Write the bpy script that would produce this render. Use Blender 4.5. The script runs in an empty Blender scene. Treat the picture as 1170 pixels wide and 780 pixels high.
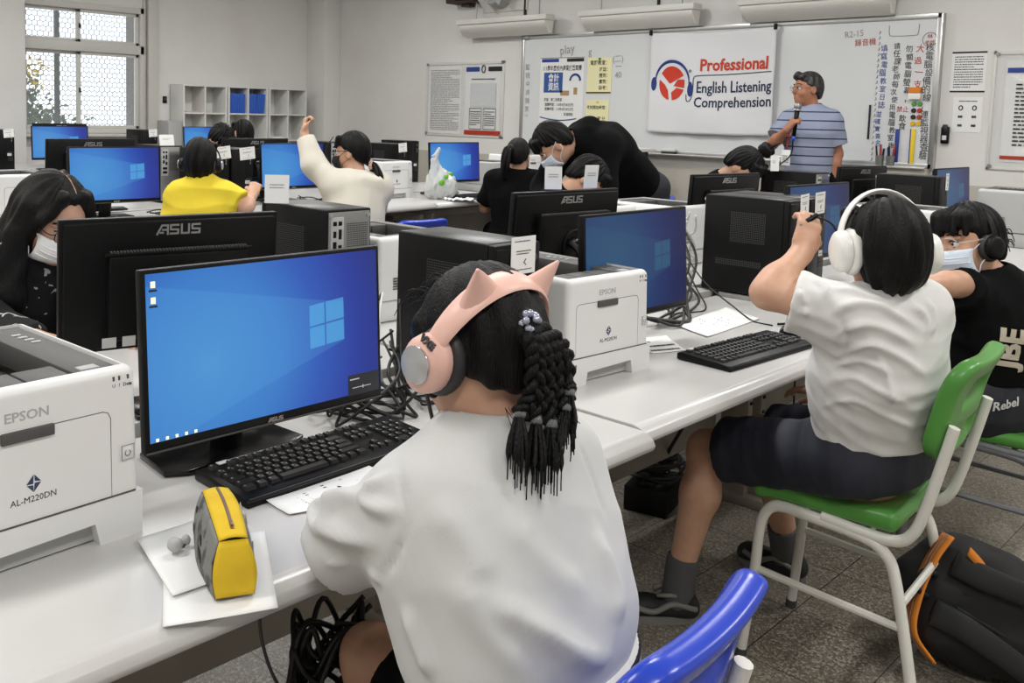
import bpy, bmesh, math, random
import numpy as np
from mathutils import Matrix, Vector, Euler

# ------------------------------------------------------------------ camera
scene = bpy.context.scene
C = bpy.context.collection
cam_data = bpy.data.cameras.new('camera')
cam = bpy.data.objects.new('camera', cam_data)
C.objects.link(cam)
cam_data.sensor_fit = 'HORIZONTAL'
cam_data.sensor_width = 36.0
cam_data.lens = 32.743
cam_data.shift_x = 0.10599
cam_data.shift_y = -0.14323
cam_data.clip_start = 0.05
cam.matrix_world = (
    Matrix.Translation((0, 0, 1.36)) @
    Euler((0, 0, 0.811526627)).to_matrix().to_4x4() @
    Euler((math.pi / 2 - 0.0883144923, 0, 0)).to_matrix().to_4x4() @
    Euler((0, 0, 0.0237053941)).to_matrix().to_4x4())
scene.camera = cam

# ------------------------------------------------------------------ exposure, daylight, ceiling light
scene.view_settings.view_transform = 'Standard'
scene.view_settings.look = 'None'
scene.view_settings.gamma = 1.0
scene.view_settings.use_curve_mapping = False
scene.view_settings.exposure = 0.0
world = bpy.data.worlds.new('daylight')
scene.world = world
world.use_nodes = True
world.node_tree.nodes['Background'].inputs[0].default_value = (0.86, 0.93, 1.0, 1)
world.node_tree.nodes['Background'].inputs[1].default_value = 2.0

LAMP_W = 38.0
LAMP_SPOTS = [(x, y) for x in (0.6, -2.0, -4.6, -7.2) for y in (-0.6, 2.4, 5.4)]


def ceiling_lamp_light(x, y):
    ld = bpy.data.lights.new('fluorescent_light', 'AREA')
    ld.shape = 'RECTANGLE'
    ld.size = 0.30
    ld.size_y = 1.2
    ld.energy = LAMP_W
    ld.color = (1.0, 0.992, 0.975)
    o = bpy.data.objects.new('fluorescent_light', ld)
    o.location = (x, y, 3.09)
    C.objects.link(o)


for _x, _y in LAMP_SPOTS:
    ceiling_lamp_light(_x, _y)

# ------------------------------------------------------------------ materials
rnd = random.Random(7)


def lin(c):
    out = []
    for v in c[:3]:
        v = v / 255.0
        out.append(v / 12.92 if v <= 0.04045 else ((v + 0.055) / 1.055) ** 2.4)
    return tuple(out) + (1.0,)


def mat(name, col, rough=0.5, metal=0.0, bump=None, vary=None, spec=0.5, emit=None, alpha=None, stretch=None, sheen=0.0, coat=0.0):
    """bump=(scale, strength, distance); vary=(scale, other_colour, low, high)"""
    m = bpy.data.materials.new(name)
    m.use_nodes = True
    nt = m.node_tree
    b = nt.nodes['Principled BSDF']
    b.inputs['Base Color'].default_value = lin(col)
    b.inputs['Roughness'].default_value = rough
    b.inputs['Metallic'].default_value = metal
    b.inputs['Specular IOR Level'].default_value = spec
    if sheen:
        b.inputs['Sheen Weight'].default_value = sheen
    if coat:
        b.inputs['Coat Weight'].default_value = coat
        b.inputs['Coat Roughness'].default_value = 0.15
    if emit:
        b.inputs['Emission Color'].default_value = lin(emit[0])
        b.inputs['Emission Strength'].default_value = emit[1]
    if alpha is not None:
        b.inputs['Alpha'].default_value = alpha
    if bump or vary:
        tc = nt.nodes.new('ShaderNodeTexCoord')
        src = tc.outputs['Object']
        if stretch:
            mp = nt.nodes.new('ShaderNodeMapping')
            mp.inputs['Scale'].default_value = stretch
            nt.links.new(src, mp.inputs['Vector'])
            src = mp.outputs['Vector']
    if vary:
        n = nt.nodes.new('ShaderNodeTexNoise')
        n.inputs['Scale'].default_value = vary[0]
        n.inputs['Detail'].default_value = 4
        nt.links.new(src, n.inputs['Vector'])
        r = nt.nodes.new('ShaderNodeValToRGB')
        r.color_ramp.elements[0].position = vary[2]
        r.color_ramp.elements[1].position = vary[3]
        r.color_ramp.elements[0].color = lin(col)
        r.color_ramp.elements[1].color = lin(vary[1])
        nt.links.new(n.outputs['Fac'], r.inputs['Fac'])
        nt.links.new(r.outputs['Color'], b.inputs['Base Color'])
    if bump:
        n = nt.nodes.new('ShaderNodeTexNoise')
        n.inputs['Scale'].default_value = bump[0]
        n.inputs['Detail'].default_value = 3
        nt.links.new(src, n.inputs['Vector'])
        bp = nt.nodes.new('ShaderNodeBump')
        bp.inputs['Strength'].default_value = bump[1]
        bp.inputs['Distance'].default_value = bump[2] if len(bump) > 2 else 0.002
        nt.links.new(n.outputs['Fac'], bp.inputs['Height'])
        nt.links.new(bp.outputs['Normal'], b.inputs['Normal'])
    return m


def node_helpers(nt):
    def val(x):
        return x
    def math_(op, a, b=None, c=None):
        n = nt.nodes.new('ShaderNodeMath')
        n.operation = op
        for i, v in enumerate((a, b, c)):
            if v is None:
                continue
            if isinstance(v, (int, float)):
                n.inputs[i].default_value = v
            else:
                nt.links.new(v, n.inputs[i])
        return n.outputs[0]
    def mix(f, a, b):
        n = nt.nodes.new('ShaderNodeMix')
        n.data_type = 'RGBA'
        if isinstance(f, (int, float)):
            n.inputs[0].default_value = f
        else:
            nt.links.new(f, n.inputs[0])
        for i, v in ((6, a), (7, b)):
            if isinstance(v, tuple):
                n.inputs[i].default_value = v
            else:
                nt.links.new(v, n.inputs[i])
        return n.outputs[2]
    return math_, mix


def stripes_mat(name, base, line, z0, pitch, width, rough=0.85, heather=True):
    """woven horizontal stripes following the garment's own height"""
    m = mat(name, base, rough, bump=(220, 0.25, 0.001))
    nt = m.node_tree
    M_, mix = node_helpers(nt)
    tc = nt.nodes.new('ShaderNodeTexCoord')
    sp = nt.nodes.new('ShaderNodeSeparateXYZ')
    nt.links.new(tc.outputs['Object'], sp.inputs[0])
    f = M_('FRACT', M_('DIVIDE', M_('SUBTRACT', sp.outputs[2], z0), pitch))
    s = M_('LESS_THAN', f, width)
    nt.links.new(mix(s, lin(base), lin(line)), nt.nodes['Principled BSDF'].inputs['Base Color'])
    return m


def floor_mat():
    m = mat('terrazzo_tile', (150, 146, 136), 0.33, spec=0.45)
    nt = m.node_tree
    M_, mix = node_helpers(nt)
    b = nt.nodes['Principled BSDF']
    tc = nt.nodes.new('ShaderNodeTexCoord')
    sp = nt.nodes.new('ShaderNodeSeparateXYZ')
    nt.links.new(tc.outputs['Object'], sp.inputs[0])
    ux = M_('DIVIDE', M_('ADD', sp.outputs[0], 1.039 + 27.9), 0.279)
    uy = M_('DIVIDE', M_('ADD', sp.outputs[1], -2.528 + 31.28), 0.3128)
    fx, fy = M_('FRACT', ux), M_('FRACT', uy)
    j = M_('MAXIMUM', M_('MAXIMUM', M_('LESS_THAN', fx, 0.011), M_('LESS_THAN', fy, 0.010)), 0.0)
    wn = nt.nodes.new('ShaderNodeTexWhiteNoise')
    wn.noise_dimensions = '2D'
    cb = nt.nodes.new('ShaderNodeCombineXYZ')
    nt.links.new(M_('FLOOR', ux), cb.inputs[0])
    nt.links.new(M_('FLOOR', uy), cb.inputs[1])
    nt.links.new(cb.outputs[0], wn.inputs['Vector'])
    vo = nt.nodes.new('ShaderNodeTexVoronoi')
    vo.inputs['Scale'].default_value = 190
    nt.links.new(tc.outputs['Object'], vo.inputs['Vector'])
    rp = nt.nodes.new('ShaderNodeValToRGB')
    e = rp.color_ramp.elements
    e[0].position, e[0].color = 0.0, lin((178, 172, 158))
    e[1].position, e[1].color = 1.0, lin((84, 78, 70))
    x = e.new(0.35); x.color = lin((138, 131, 119))
    x = e.new(0.62); x.color = lin((116, 109, 98))
    nt.links.new(vo.outputs['Distance'], rp.inputs['Fac'])
    vc = nt.nodes.new('ShaderNodeTexVoronoi')
    vc.inputs['Scale'].default_value = 190
    nt.links.new(tc.outputs['Object'], vc.inputs['Vector'])
    sep = nt.nodes.new('ShaderNodeSeparateColor')
    nt.links.new(vc.outputs['Color'], sep.inputs[0])
    chip = mix(M_('MULTIPLY', M_('GREATER_THAN', sep.outputs[0], 0.72), 0.75), rp.outputs[0], lin((190, 184, 170)))
    chip = mix(M_('MULTIPLY', M_('GREATER_THAN', sep.outputs[1], 0.82), 0.6), chip, lin((88, 82, 74)))
    n = nt.nodes.new('ShaderNodeTexNoise')
    n.inputs['Scale'].default_value = 2.2
    n.inputs['Detail'].default_value = 5
    nt.links.new(tc.outputs['Object'], n.inputs['Vector'])
    dirt = M_('MULTIPLY', M_('SUBTRACT', n.outputs['Fac'], 0.35), 0.9)
    chip = mix(dirt, chip, lin((100, 92, 80)))
    tone = M_('MULTIPLY', wn.outputs['Value'], 0.18)
    chip = mix(tone, chip, lin((166, 158, 144)))
    nt.links.new(mix(j, chip, lin((38, 34, 30))), b.inputs['Base Color'])
    bp = nt.nodes.new('ShaderNodeBump')
    bp.inputs['Strength'].default_value = 0.4
    bp.inputs['Distance'].default_value = 0.002
    nt.links.new(M_('SUBTRACT', 1.0, j), bp.inputs['Height'])
    nt.links.new(bp.outputs['Normal'], b.inputs['Normal'])
    return m


def screen_mat(name, gain, dim=False):
    """a lit desktop picture: blue glow with a four pane light window and beams. Local y runs along the screen, z up (metres from the centre)."""
    m = bpy.data.materials.new(name)
    m.use_nodes = True
    nt = m.node_tree
    b = nt.nodes['Principled BSDF']
    M_, mix = node_helpers(nt)
    b.inputs['Base Color'].default_value = (0.004, 0.005, 0.007, 1)
    b.inputs['Roughness'].default_value = 0.35
    tc = nt.nodes.new('ShaderNodeTexCoord')
    sp = nt.nodes.new('ShaderNodeSeparateXYZ')
    nt.links.new(tc.outputs['Object'], sp.inputs[0])
    u = M_('DIVIDE', sp.outputs[1], 0.476)     # -0.5..0.5
    v = M_('DIVIDE', sp.outputs[2], 0.268)
    # base gradient
    du = M_('SUBTRACT', u, 0.50)
    d = M_('SQRT', M_('ADD', M_('POWER', M_('MULTIPLY', M_('ADD', u, 0.27), 1.0), 2.0), M_('POWER', M_('MULTIPLY', M_('ADD', v, 0.1), 0.55), 2.0)))
    rp = nt.nodes.new('ShaderNodeValToRGB')
    e = rp.color_ramp.elements
    e[0].position, e[0].color = 0.0, lin((66, 140, 204))
    e[1].position, e[1].color = 0.85, lin((20, 36, 118))
    x = e.new(0.30); x.color = lin((52, 120, 196))
    x = e.new(0.48); x.color = lin((38, 84, 178))
    x = e.new(0.66); x.color = lin((26, 52, 150))
    nt.links.new(d, rp.inputs['Fac'])
    col = rp.outputs[0]
    # light beams to the left of the window
    t = M_('SUBTRACT', 0.33, u)
    beam_hi = M_('SUBTRACT', M_('ADD', 0.16, M_('MULTIPLY', t, 0.32)), v)
    beam_lo = M_('SUBTRACT', v, M_('SUBTRACT', -0.10, M_('MULTIPLY', t, 0.55)))
    ins = M_('MULTIPLY', M_('GREATER_THAN', beam_hi, 0), M_('GREATER_THAN', beam_lo, 0))
    ins = M_('MULTIPLY', ins, M_('GREATER_THAN', t, 0))
    col = mix(M_('MULTIPLY', ins, 0.14), col, lin((96, 176, 232)))
    # window panes
    a = M_('SUBTRACT', u, 0.245)
    # slight slant of the panes
    vv = M_('SUBTRACT', v, M_('MULTIPLY', a, 0.16))
    inw = M_('MULTIPLY', M_('LESS_THAN', M_('ABSOLUTE', a), 0.082), M_('LESS_THAN', M_('ABSOLUTE', M_('SUBTRACT', vv, 0.035)), 0.145))
    bar = M_('MAXIMUM', M_('LESS_THAN', M_('ABSOLUTE', M_('ADD', a, 0.008)), 0.0035), M_('LESS_THAN', M_('ABSOLUTE', M_('SUBTRACT', vv, 0.035)), 0.006))
    inw = M_('MULTIPLY', inw, M_('SUBTRACT', 1.0, bar))
    col = mix(M_('MULTIPLY', inw, 0.55), col, lin((84, 178, 232)))
    nt.links.new(col, b.inputs['Emission Color'])
    b.inputs['Emission Strength'].default_value = gain
    return m


M = {}
M['wall'] = mat('wall_paint', (228, 227, 224), 0.85, bump=(60, 0.12, 0.002), vary=(1.6, (221, 219, 215), 0.4, 0.75))
M['beige_grey'] = mat('beige_grey_finish', (186, 180, 170), 0.75, bump=(60, 0.1, 0.002))
M['ceiling'] = mat('ceiling_paint', (226, 226, 224), 0.9)
M['floor'] = floor_mat()
M['desk'] = mat('desk_laminate', (200, 199, 197), 0.28, vary=(3.0, (194, 192, 189), 0.4, 0.8))
M['desk_steel'] = mat('desk_steel', (150, 143, 132), 0.5, vary=(5, (136, 129, 118), 0.35, 0.75))
M['black'] = mat('black_plastic', (8, 8, 9), 0.42, bump=(300, 0.08, 0.0005), spec=0.22)
M['black_gloss'] = mat('black_gloss_plastic', (12, 12, 13), 0.22)
M['black_matte'] = mat('matte_black_steel', (9, 9, 10), 0.5, bump=(500, 0.1, 0.0004), spec=0.22)
M['tower_top'] = mat('tower_top_sheen', (30, 30, 31), 0.34, spec=0.6)  # lighter than the case: ceiling sheen on the top put into the colour
M['key'] = mat('key_plastic', (24, 24, 25), 0.38)
M['white_ink'] = mat('white_ink', (206, 206, 204), 0.6)
M['grey_ink'] = mat('grey_ink', (150, 150, 150), 0.6)
M['black_ink'] = mat('black_ink', (22, 22, 24), 0.6)
M['blue_ink'] = mat('blue_ink', (34, 62, 140), 0.6)
M['red_ink'] = mat('red_ink', (176, 52, 32), 0.6)
M['silver'] = mat('silver_logo', (190, 190, 190), 0.3, 0.6)
M['steel'] = mat('bare_steel', (152, 152, 150), 0.4, 0.75, bump=(120, 0.1, 0.0004))
M['printer'] = mat('printer_white_plastic', (226, 226, 225), 0.42, bump=(420, 0.05, 0.0004))
M['printer_grey'] = mat('printer_grey_plastic', (78, 77, 76), 0.55, bump=(300, 0.1, 0.0005))
M['printer_silver'] = mat('printer_light_grey_plastic', (176, 176, 175), 0.5)
M['dark_slot'] = mat('dark_slot', (6, 6, 6), 0.6)
M['paper'] = mat('paper', (236, 236, 234), 0.8)
M['paper_yellow'] = mat('yellow_paper', (238, 232, 186), 0.8)
M['cable'] = mat('cable_rubber', (16, 16, 16), 0.5)
M['cable_grey'] = mat('grey_cable_rubber', (70, 70, 70), 0.5)
M['cable_white'] = mat('white_cable_rubber', (206, 206, 202), 0.5)
M['skin'] = mat('skin', (204, 160, 134), 0.5, bump=(140, 0.06, 0.001), vary=(30, (196, 148, 122), 0.4, 0.8))
M['skin_tan'] = mat('tanned_skin', (172, 118, 90), 0.5, bump=(140, 0.06, 0.001), vary=(30, (164, 108, 80), 0.4, 0.8))
M['hair'] = mat('black_hair', (10, 9, 9), 0.46, bump=(70, 0.7, 0.004), stretch=(6.0, 6.0, 0.6), spec=0.2)
M['hair_grey'] = mat('greying_black_hair', (34, 33, 33), 0.5, bump=(70, 0.6, 0.003), vary=(40, (86, 84, 82), 0.5, 0.8))
M['white_cotton'] = mat('white_cotton', (218, 217, 215), 0.9, bump=(320, 0.12, 0.001), sheen=0.2)
M['white_fleece'] = mat('white_sweatshirt_cotton', (203, 203, 201), 0.95, bump=(300, 0.16, 0.001), sheen=0.25)
M['cream_cotton'] = mat('cream_cotton', (216, 211, 198), 0.92, bump=(260, 0.15, 0.001))
M['yellow_cotton'] = mat('yellow_cotton', (224, 200, 52), 0.9, bump=(260, 0.15, 0.001))
M['black_cotton'] = mat('black_cotton', (9, 9, 10), 0.92, bump=(260, 0.15, 0.001), spec=0.15)
M['navy_nylon'] = mat('dark_navy_nylon', (28, 31, 44), 0.68, bump=(160, 0.15, 0.001))
M['dark_denim'] = mat('dark_denim', (36, 37, 44), 0.8, bump=(260, 0.2, 0.001))
M['mask'] = mat('surgical_mask_fabric', (214, 226, 240), 0.8)
M['mask_white'] = mat('white_mask_fabric', (232, 232, 230), 0.8)
M['mask_black'] = mat('black_mask_fabric', (20, 20, 22), 0.8)
M['pink'] = mat('pale_pink_plastic', (236, 190, 176), 0.38)
M['cushion'] = mat('dark_grey_leatherette', (46, 45, 48), 0.5, bump=(90, 0.15, 0.001))
M['white_gloss'] = mat('white_gloss_plastic', (236, 235, 230), 0.3)
M['green'] = mat('green_polypropylene', (84, 148, 66), 0.3, bump=(240, 0.06, 0.0005))
M['blue'] = mat('blue_polypropylene', (38, 66, 186), 0.24, bump=(240, 0.05, 0.0005))
M['white_tube'] = mat('cream_powder_coat', (226, 224, 216), 0.35)
M['grey_tube'] = mat('grey_powder_coat', (112, 114, 118), 0.4)
M['orange'] = mat('orange_webbing', (214, 128, 40), 0.75, bump=(320, 0.4, 0.001))
M['yellow_canvas'] = mat('yellow_canvas', (226, 190, 38), 0.85, bump=(340, 0.35, 0.001), vary=(18, (212, 172, 30), 0.4, 0.8))
M['grey_canvas'] = mat('grey_canvas', (128, 128, 124), 0.8, bump=(260, 0.3, 0.001), vary=(34, (74, 74, 72), 0.5, 0.62))
M['zip'] = mat('zip_metal', (150, 120, 100), 0.4, 0.5)
M['aluminium'] = mat('aluminium_trim', (190, 190, 188), 0.32, 0.75)
M['whiteboard'] = mat('whiteboard_enamel', (220, 222, 223), 0.12, spec=0.5)
M['banner'] = mat('banner_cloth', (226, 227, 229), 0.75)
M['frame_paint'] = mat('window_frame_paint', (206, 204, 198), 0.5)
M['glass'] = None
M['lamp_white'] = mat('lamp_enamel', (222, 220, 214), 0.4)
M['brown'] = mat('brown_speaker_cloth', (70, 56, 46), 0.8)
M['rubber'] = mat('black_rubber', (20, 20, 20), 0.7)
M['sock'] = mat('grey_ribbed_sock', (86, 86, 88), 0.9, bump=(200, 0.4, 0.001))
M['shoe_grey'] = mat('grey_shoe_mesh', (128, 126, 122), 0.6)
M['shoe_dark'] = mat('dark_shoe_upper', (28, 29, 32), 0.6)
M['backpack'] = mat('black_backpack_nylon', (16, 16, 18), 0.72, bump=(420, 0.3, 0.0008))
M['strap'] = mat('black_webbing', (26, 26, 28), 0.75, bump=(300, 0.3, 0.0008))
M['clear'] = mat('clear_plastic', (240, 244, 246), 0.08, alpha=0.16)
M['bag_plastic'] = mat('thin_white_carrier_bag', (228, 230, 228), 0.35, alpha=0.72)
M['hedge'] = mat('leaf_green', (120, 134, 104), 0.7)
M['brick'] = mat('grey_brick', (120, 116, 110), 0.85, bump=(30, 0.4, 0.004))
M['flower'] = mat('yellow_flower', (240, 206, 40), 0.7)
M['grille'] = mat('white_steel_grille', (84, 84, 84), 0.5)
M['shelf'] = mat('white_melamine', (226, 226, 222), 0.45)
M['eye'] = mat('eye', (225, 220, 215), 0.2)
M['iris'] = mat('dark_iris', (24, 18, 14), 0.2)
M['lip'] = mat('lips', (168, 100, 84), 0.5)
M['screen'] = screen_mat('lit_blue_desktop', 1.0)
M['screen_dim'] = screen_mat('angle_dimmed_desktop', 0.25)  # same picture, darkening at a slanted view put into a weaker glow

# ------------------------------------------------------------------ scene tree helpers
def tag(o, label=None, cat=None, group=None, kind=None):
    if label: o['label'] = label
    if cat: o['category'] = cat
    if group: o['group'] = group
    if kind: o['kind'] = kind
    return o


def thing(name, label, cat, loc=(0, 0, 0), rotz=0.0, group=None):
    o = bpy.data.objects.new(name, None)
    o.empty_display_size = 0.05
    C.objects.link(o)
    o.location = loc
    o.rotation_euler = (0, 0, rotz)
    return tag(o, label, cat, group)


def dup(root, loc, rotz, label=None, group=None):
    r = root.copy()
    C.objects.link(r)
    r.location = loc
    r.rotation_euler = (0, 0, rotz)
    if label: r['label'] = label
    if group: r['group'] = group
    for ch in list(root.children):
        c = ch.copy()
        C.objects.link(c)
        c.parent = r
        for g in ch.children:
            d = g.copy()
            C.objects.link(d)
            d.parent = c
    return r


def link_mesh(name, me, m, parent=None, smooth=40):
    o = bpy.data.objects.new(name, me)
    C.objects.link(o)
    if m is not None:
        me.materials.append(M[m] if isinstance(m, str) else m)
    if parent is not None:
        o.parent = parent
    if smooth:
        me.polygons.foreach_set('use_smooth', np.ones(len(me.polygons), bool))
        if smooth < 180:
            me.set_sharp_from_angle(angle=math.radians(smooth))
    me.update()
    return o


def frame(right, up, origin=(0, 0, 0)):
    r = Vector(right).normalized()
    u = Vector(up)
    u = (u - r * u.dot(r)).normalized()
    n = r.cross(u)
    m = Matrix(((r.x, u.x, n.x, origin[0]), (r.y, u.y, n.y, origin[1]), (r.z, u.z, n.z, origin[2]), (0, 0, 0, 1)))
    return m


def spline(pts, n=6, closed=False):
    p = [Vector(q) for q in pts]
    if len(p) < 3:
        return p
    out = []
    N = len(p)
    rng = range(N if closed else N - 1)
    for i in rng:
        if closed:
            a, b, c, d = p[(i - 1) % N], p[i], p[(i + 1) % N], p[(i + 2) % N]
        else:
            b, c = p[i], p[i + 1]
            a = p[i - 1] if i > 0 else b * 2 - c
            d = p[i + 2] if i + 2 < N else c * 2 - b
        for j in range(n):
            t = j / n
            out.append(0.5 * ((2 * b) + (c - a) * t + (2 * a - 5 * b + 4 * c - d) * t * t + (3 * b - a - 3 * c + d) * t ** 3))
    if not closed:
        out.append(p[-1])
    return out


class G:
    """collects shapes and links them as one mesh"""
    def __init__(self, T=None):
        self.bm = bmesh.new()
        self.T = T

    def _done(self, verts, T=None):
        if T is not None:
            bmesh.ops.transform(self.bm, matrix=T, verts=verts)
        if self.T is not None:
            bmesh.ops.transform(self.bm, matrix=self.T, verts=verts)

    def box(self, c, s, bev=0.0, seg=2, rot=None):
        b2 = bmesh.new()
        bmesh.ops.create_cube(b2, size=1.0)
        bmesh.ops.scale(b2, vec=s, verts=b2.verts)
        if bev:
            bmesh.ops.bevel(b2, geom=list(b2.edges), offset=min(bev, 0.49 * min(s)), segments=seg, profile=0.5, affect='EDGES')
        T = Matrix.Translation(c)
        if rot is not None:
            T = T @ (Euler(rot).to_matrix().to_4x4() if not isinstance(rot, Matrix) else rot.to_4x4())
        self.merge(b2, T)
        return self

    def merge(self, b2, T=None):
        if T is not None:
            bmesh.ops.transform(b2, matrix=T, verts=b2.verts)
        if self.T is not None:
            bmesh.ops.transform(b2, matrix=self.T, verts=b2.verts)
        vm = [self.bm.verts.new(v.co) for v in b2.verts]
        b2.verts.index_update()
        for f in b2.faces:
            try:
                self.bm.faces.new([vm[v.index] for v in f.verts])
            except ValueError:
                pass
        b2.free()

    def poly(self, pts, faces):
        vs = []
        for p in pts:
            p = Vector(p)
            if self.T is not None:
                p = self.T @ p
            vs.append(self.bm.verts.new(p))
        for f in faces:
            try:
                self.bm.faces.new([vs[i] for i in f])
            except ValueError:
                pass
        return self

    def ring_loft(self, rings, caps=True, closed=True, wrap=False):
        n = len(rings[0])
        pts = [p for r in rings for p in r]
        faces = []
        R = len(rings)
        for i in range(R if wrap else R - 1):
            for j in range(n if closed else n - 1):
                a = i * n + j
                b = i * n + (j + 1) % n
                k = ((i + 1) % R) * n
                faces.append((a, b, k + (j + 1) % n, k + j))
        if caps and not wrap:
            faces.append(tuple(range(n - 1, -1, -1)))
            faces.append(tuple((R - 1) * n + j for j in range(n)))
        return self.poly(pts, faces)

    def tube(self, pts, r, n=8, sm=0, closed=False, flat=None, caps=True):
        """flat=(axis, ratio) squashes the section along a fixed direction"""
        p = spline(pts, sm, closed) if sm else [Vector(q) for q in pts]
        N = len(p)
        rings = []
        prev = None
        for i in range(N):
            if closed:
                t = (p[(i + 1) % N] - p[(i - 1) % N])
            else:
                t = (p[min(i + 1, N - 1)] - p[max(i - 1, 0)])
            if t.length < 1e-9:
                t = Vector((0, 0, 1))
            t.normalize()
            if prev is None:
                a = Vector((0, 0, 1)) if abs(t.z) < 0.9 else Vector((1, 0, 0))
                if flat is not None:
                    a = Vector(flat[0])
                x = (a - t * a.dot(t)).normalized()
            else:
                x = (prev - t * prev.dot(t))
                x = x.normalized() if x.length > 1e-6 else prev
            if flat is not None:
                a = Vector(flat[0])
                q = a - t * a.dot(t)
                if q.length > 1e-3:
                    x = q.normalized()
            prev = x
            y = t.cross(x)
            rr = r[min(int(i * len(r) / N), len(r) - 1)] if isinstance(r, list) and len(r) != N else (r[i] if isinstance(r, list) else r)
            fx = flat[1] if flat is not None else 1.0
            rings.append([p[i] + x * (rr * fx * math.cos(2 * math.pi * k / n)) + y * (rr * math.sin(2 * math.pi * k / n)) for k in range(n)])
        return self.ring_loft(rings, caps=caps and not closed, wrap=closed)

    def cyl(self, a, b, r, r2=None, n=20, bev=0.0):
        a, b = Vector(a), Vector(b)
        r2 = r if r2 is None else r2
        if bev:
            d = (b - a).normalized() * bev
            pts, rr = [a, a + d * 0.3, a + d, b - d, b - d * 0.3, b], [r - bev, r - bev * 0.3, r, r2, r2 - bev * 0.3, r2 - bev]
        else:
            pts, rr = [a, b], [r, r2]
        return self.tube(pts, rr, n)

    def lathe(self, prof, T=None, n=24):
        rings = [[(pr * math.cos(2 * math.pi * k / n), pr * math.sin(2 * math.pi * k / n), z) for k in range(n)] for pr, z in prof]
        old = self.T
        if T is not None:
            self.T = T if old is None else old @ T
        self.ring_loft(rings)
        self.T = old
        return self

    def ell(self, c, r, rot=None, n=16):
        b2 = bmesh.new()
        bmesh.ops.create_uvsphere(b2, u_segments=n, v_segments=max(6, n // 2 + 2), radius=1.0)
        T = Matrix.Translation(c)
        if rot is not None:
            T = T @ (rot.to_4x4() if isinstance(rot, Matrix) else Euler(rot).to_matrix().to_4x4())
        T = T @ Matrix.Diagonal((r[0], r[1], r[2], 1))
        self.merge(b2, T)
        return self

    def prism(self, poly, lo, hi, axis='z', bev=0.0, seg=2):
        """poly in 2D extruded lo..hi. axis 'z': (x,y); 'y': (x,z); 'x': (y,z)"""
        def P(q, h):
            return {'z': (q[0], q[1], h), 'y': (q[0], h, q[1]), 'x': (h, q[0], q[1])}[axis]
        b2 = bmesh.new()
        A = [b2.verts.new(P(q, lo)) for q in poly]
        B = [b2.verts.new(P(q, hi)) for q in poly]
        n = len(poly)
        b2.faces.new(A)
        b2.faces.new(B)
        for i in range(n):
            b2.faces.new((A[i], A[(i + 1) % n], B[(i + 1) % n], B[i]))
        bmesh.ops.recalc_face_normals(b2, faces=b2.faces)
        if bev:
            bmesh.ops.bevel(b2, geom=list(b2.edges), offset=bev, segments=seg, profile=0.5, affect='EDGES')
        self.merge(b2)
        return self

    def sheet(self, fn, nu, nv, thick=0.0):
        """fn(u,v)->point, u,v in 0..1; thick gives it a second skin along the local normal"""
        P = [[Vector(fn(i / nu, j / nv)) for j in range(nv + 1)] for i in range(nu + 1)]
        top = [P[i][j] for i in range(nu + 1) for j in range(nv + 1)]
        w = nv + 1
        faces = [(i * w + j, (i + 1) * w + j, (i + 1) * w + j + 1, i * w + j + 1) for i in range(nu) for j in range(nv)]
        if thick:
            bot = []
            for i in range(nu + 1):
                for j in range(nv + 1):
                    a = P[min(i + 1, nu)][j] - P[max(i - 1, 0)][j]
                    b = P[i][min(j + 1, nv)] - P[i][max(j - 1, 0)]
                    bot.append(P[i][j] - a.cross(b).normalized() * thick)
            k = len(top)
            faces2 = [tuple(k + q for q in reversed(f)) for f in faces]
            rim = [i * w for i in range(nu + 1)] + [nu * w + j for j in range(1, nv + 1)] + [i * w + nv for i in range(nu - 1, -1, -1)] + [j for j in range(nv - 1, 0, -1)]
            for a, b in zip(rim, rim[1:] + rim[:1]):
                faces2.append((a, k + a, k + b, b))
            return self.poly(top + bot, faces + faces2)
        return self.poly(top, faces)

    def text(self, s, size, T, depth=0.0006, bold=0.0, squeeze=1.0, align='CENTER', shear=0.0):
        me = text_mesh(s, size, depth, bold, align, shear)
        b2 = bmesh.new()
        b2.from_mesh(me)
        if squeeze != 1.0:
            bmesh.ops.scale(b2, vec=(squeeze, 1, 1), verts=b2.verts)
        self.merge(b2, T)
        return self

    def obj(self, name, m, parent=None, smooth=40, recalc=True):
        if recalc:
            bmesh.ops.recalc_face_normals(self.bm, faces=self.bm.faces)
        me = bpy.data.meshes.new(name)
        self.bm.to_mesh(me)
        self.bm.free()
        return link_mesh(name, me, m, parent, smooth)


_text_cache = {}


def text_mesh(s, size, depth, bold, align, shear):
    key = (s, size, depth, bold, align, shear)
    if key in _text_cache:
        return _text_cache[key]
    cu = bpy.data.curves.new('lettering', 'FONT')
    cu.body = s
    cu.size = size
    cu.extrude = depth
    cu.offset = bold
    cu.align_x = align
    cu.align_y = 'CENTER'
    cu.resolution_u = 2
    cu.shear = shear
    o = bpy.data.objects.new('lettering', cu)
    C.objects.link(o)
    dg = bpy.context.evaluated_depsgraph_get()
    me = bpy.data.meshes.new_from_object(o.evaluated_get(dg))
    bpy.data.objects.remove(o)
    bpy.data.curves.remove(cu)
    _text_cache[key] = me
    return me


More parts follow.
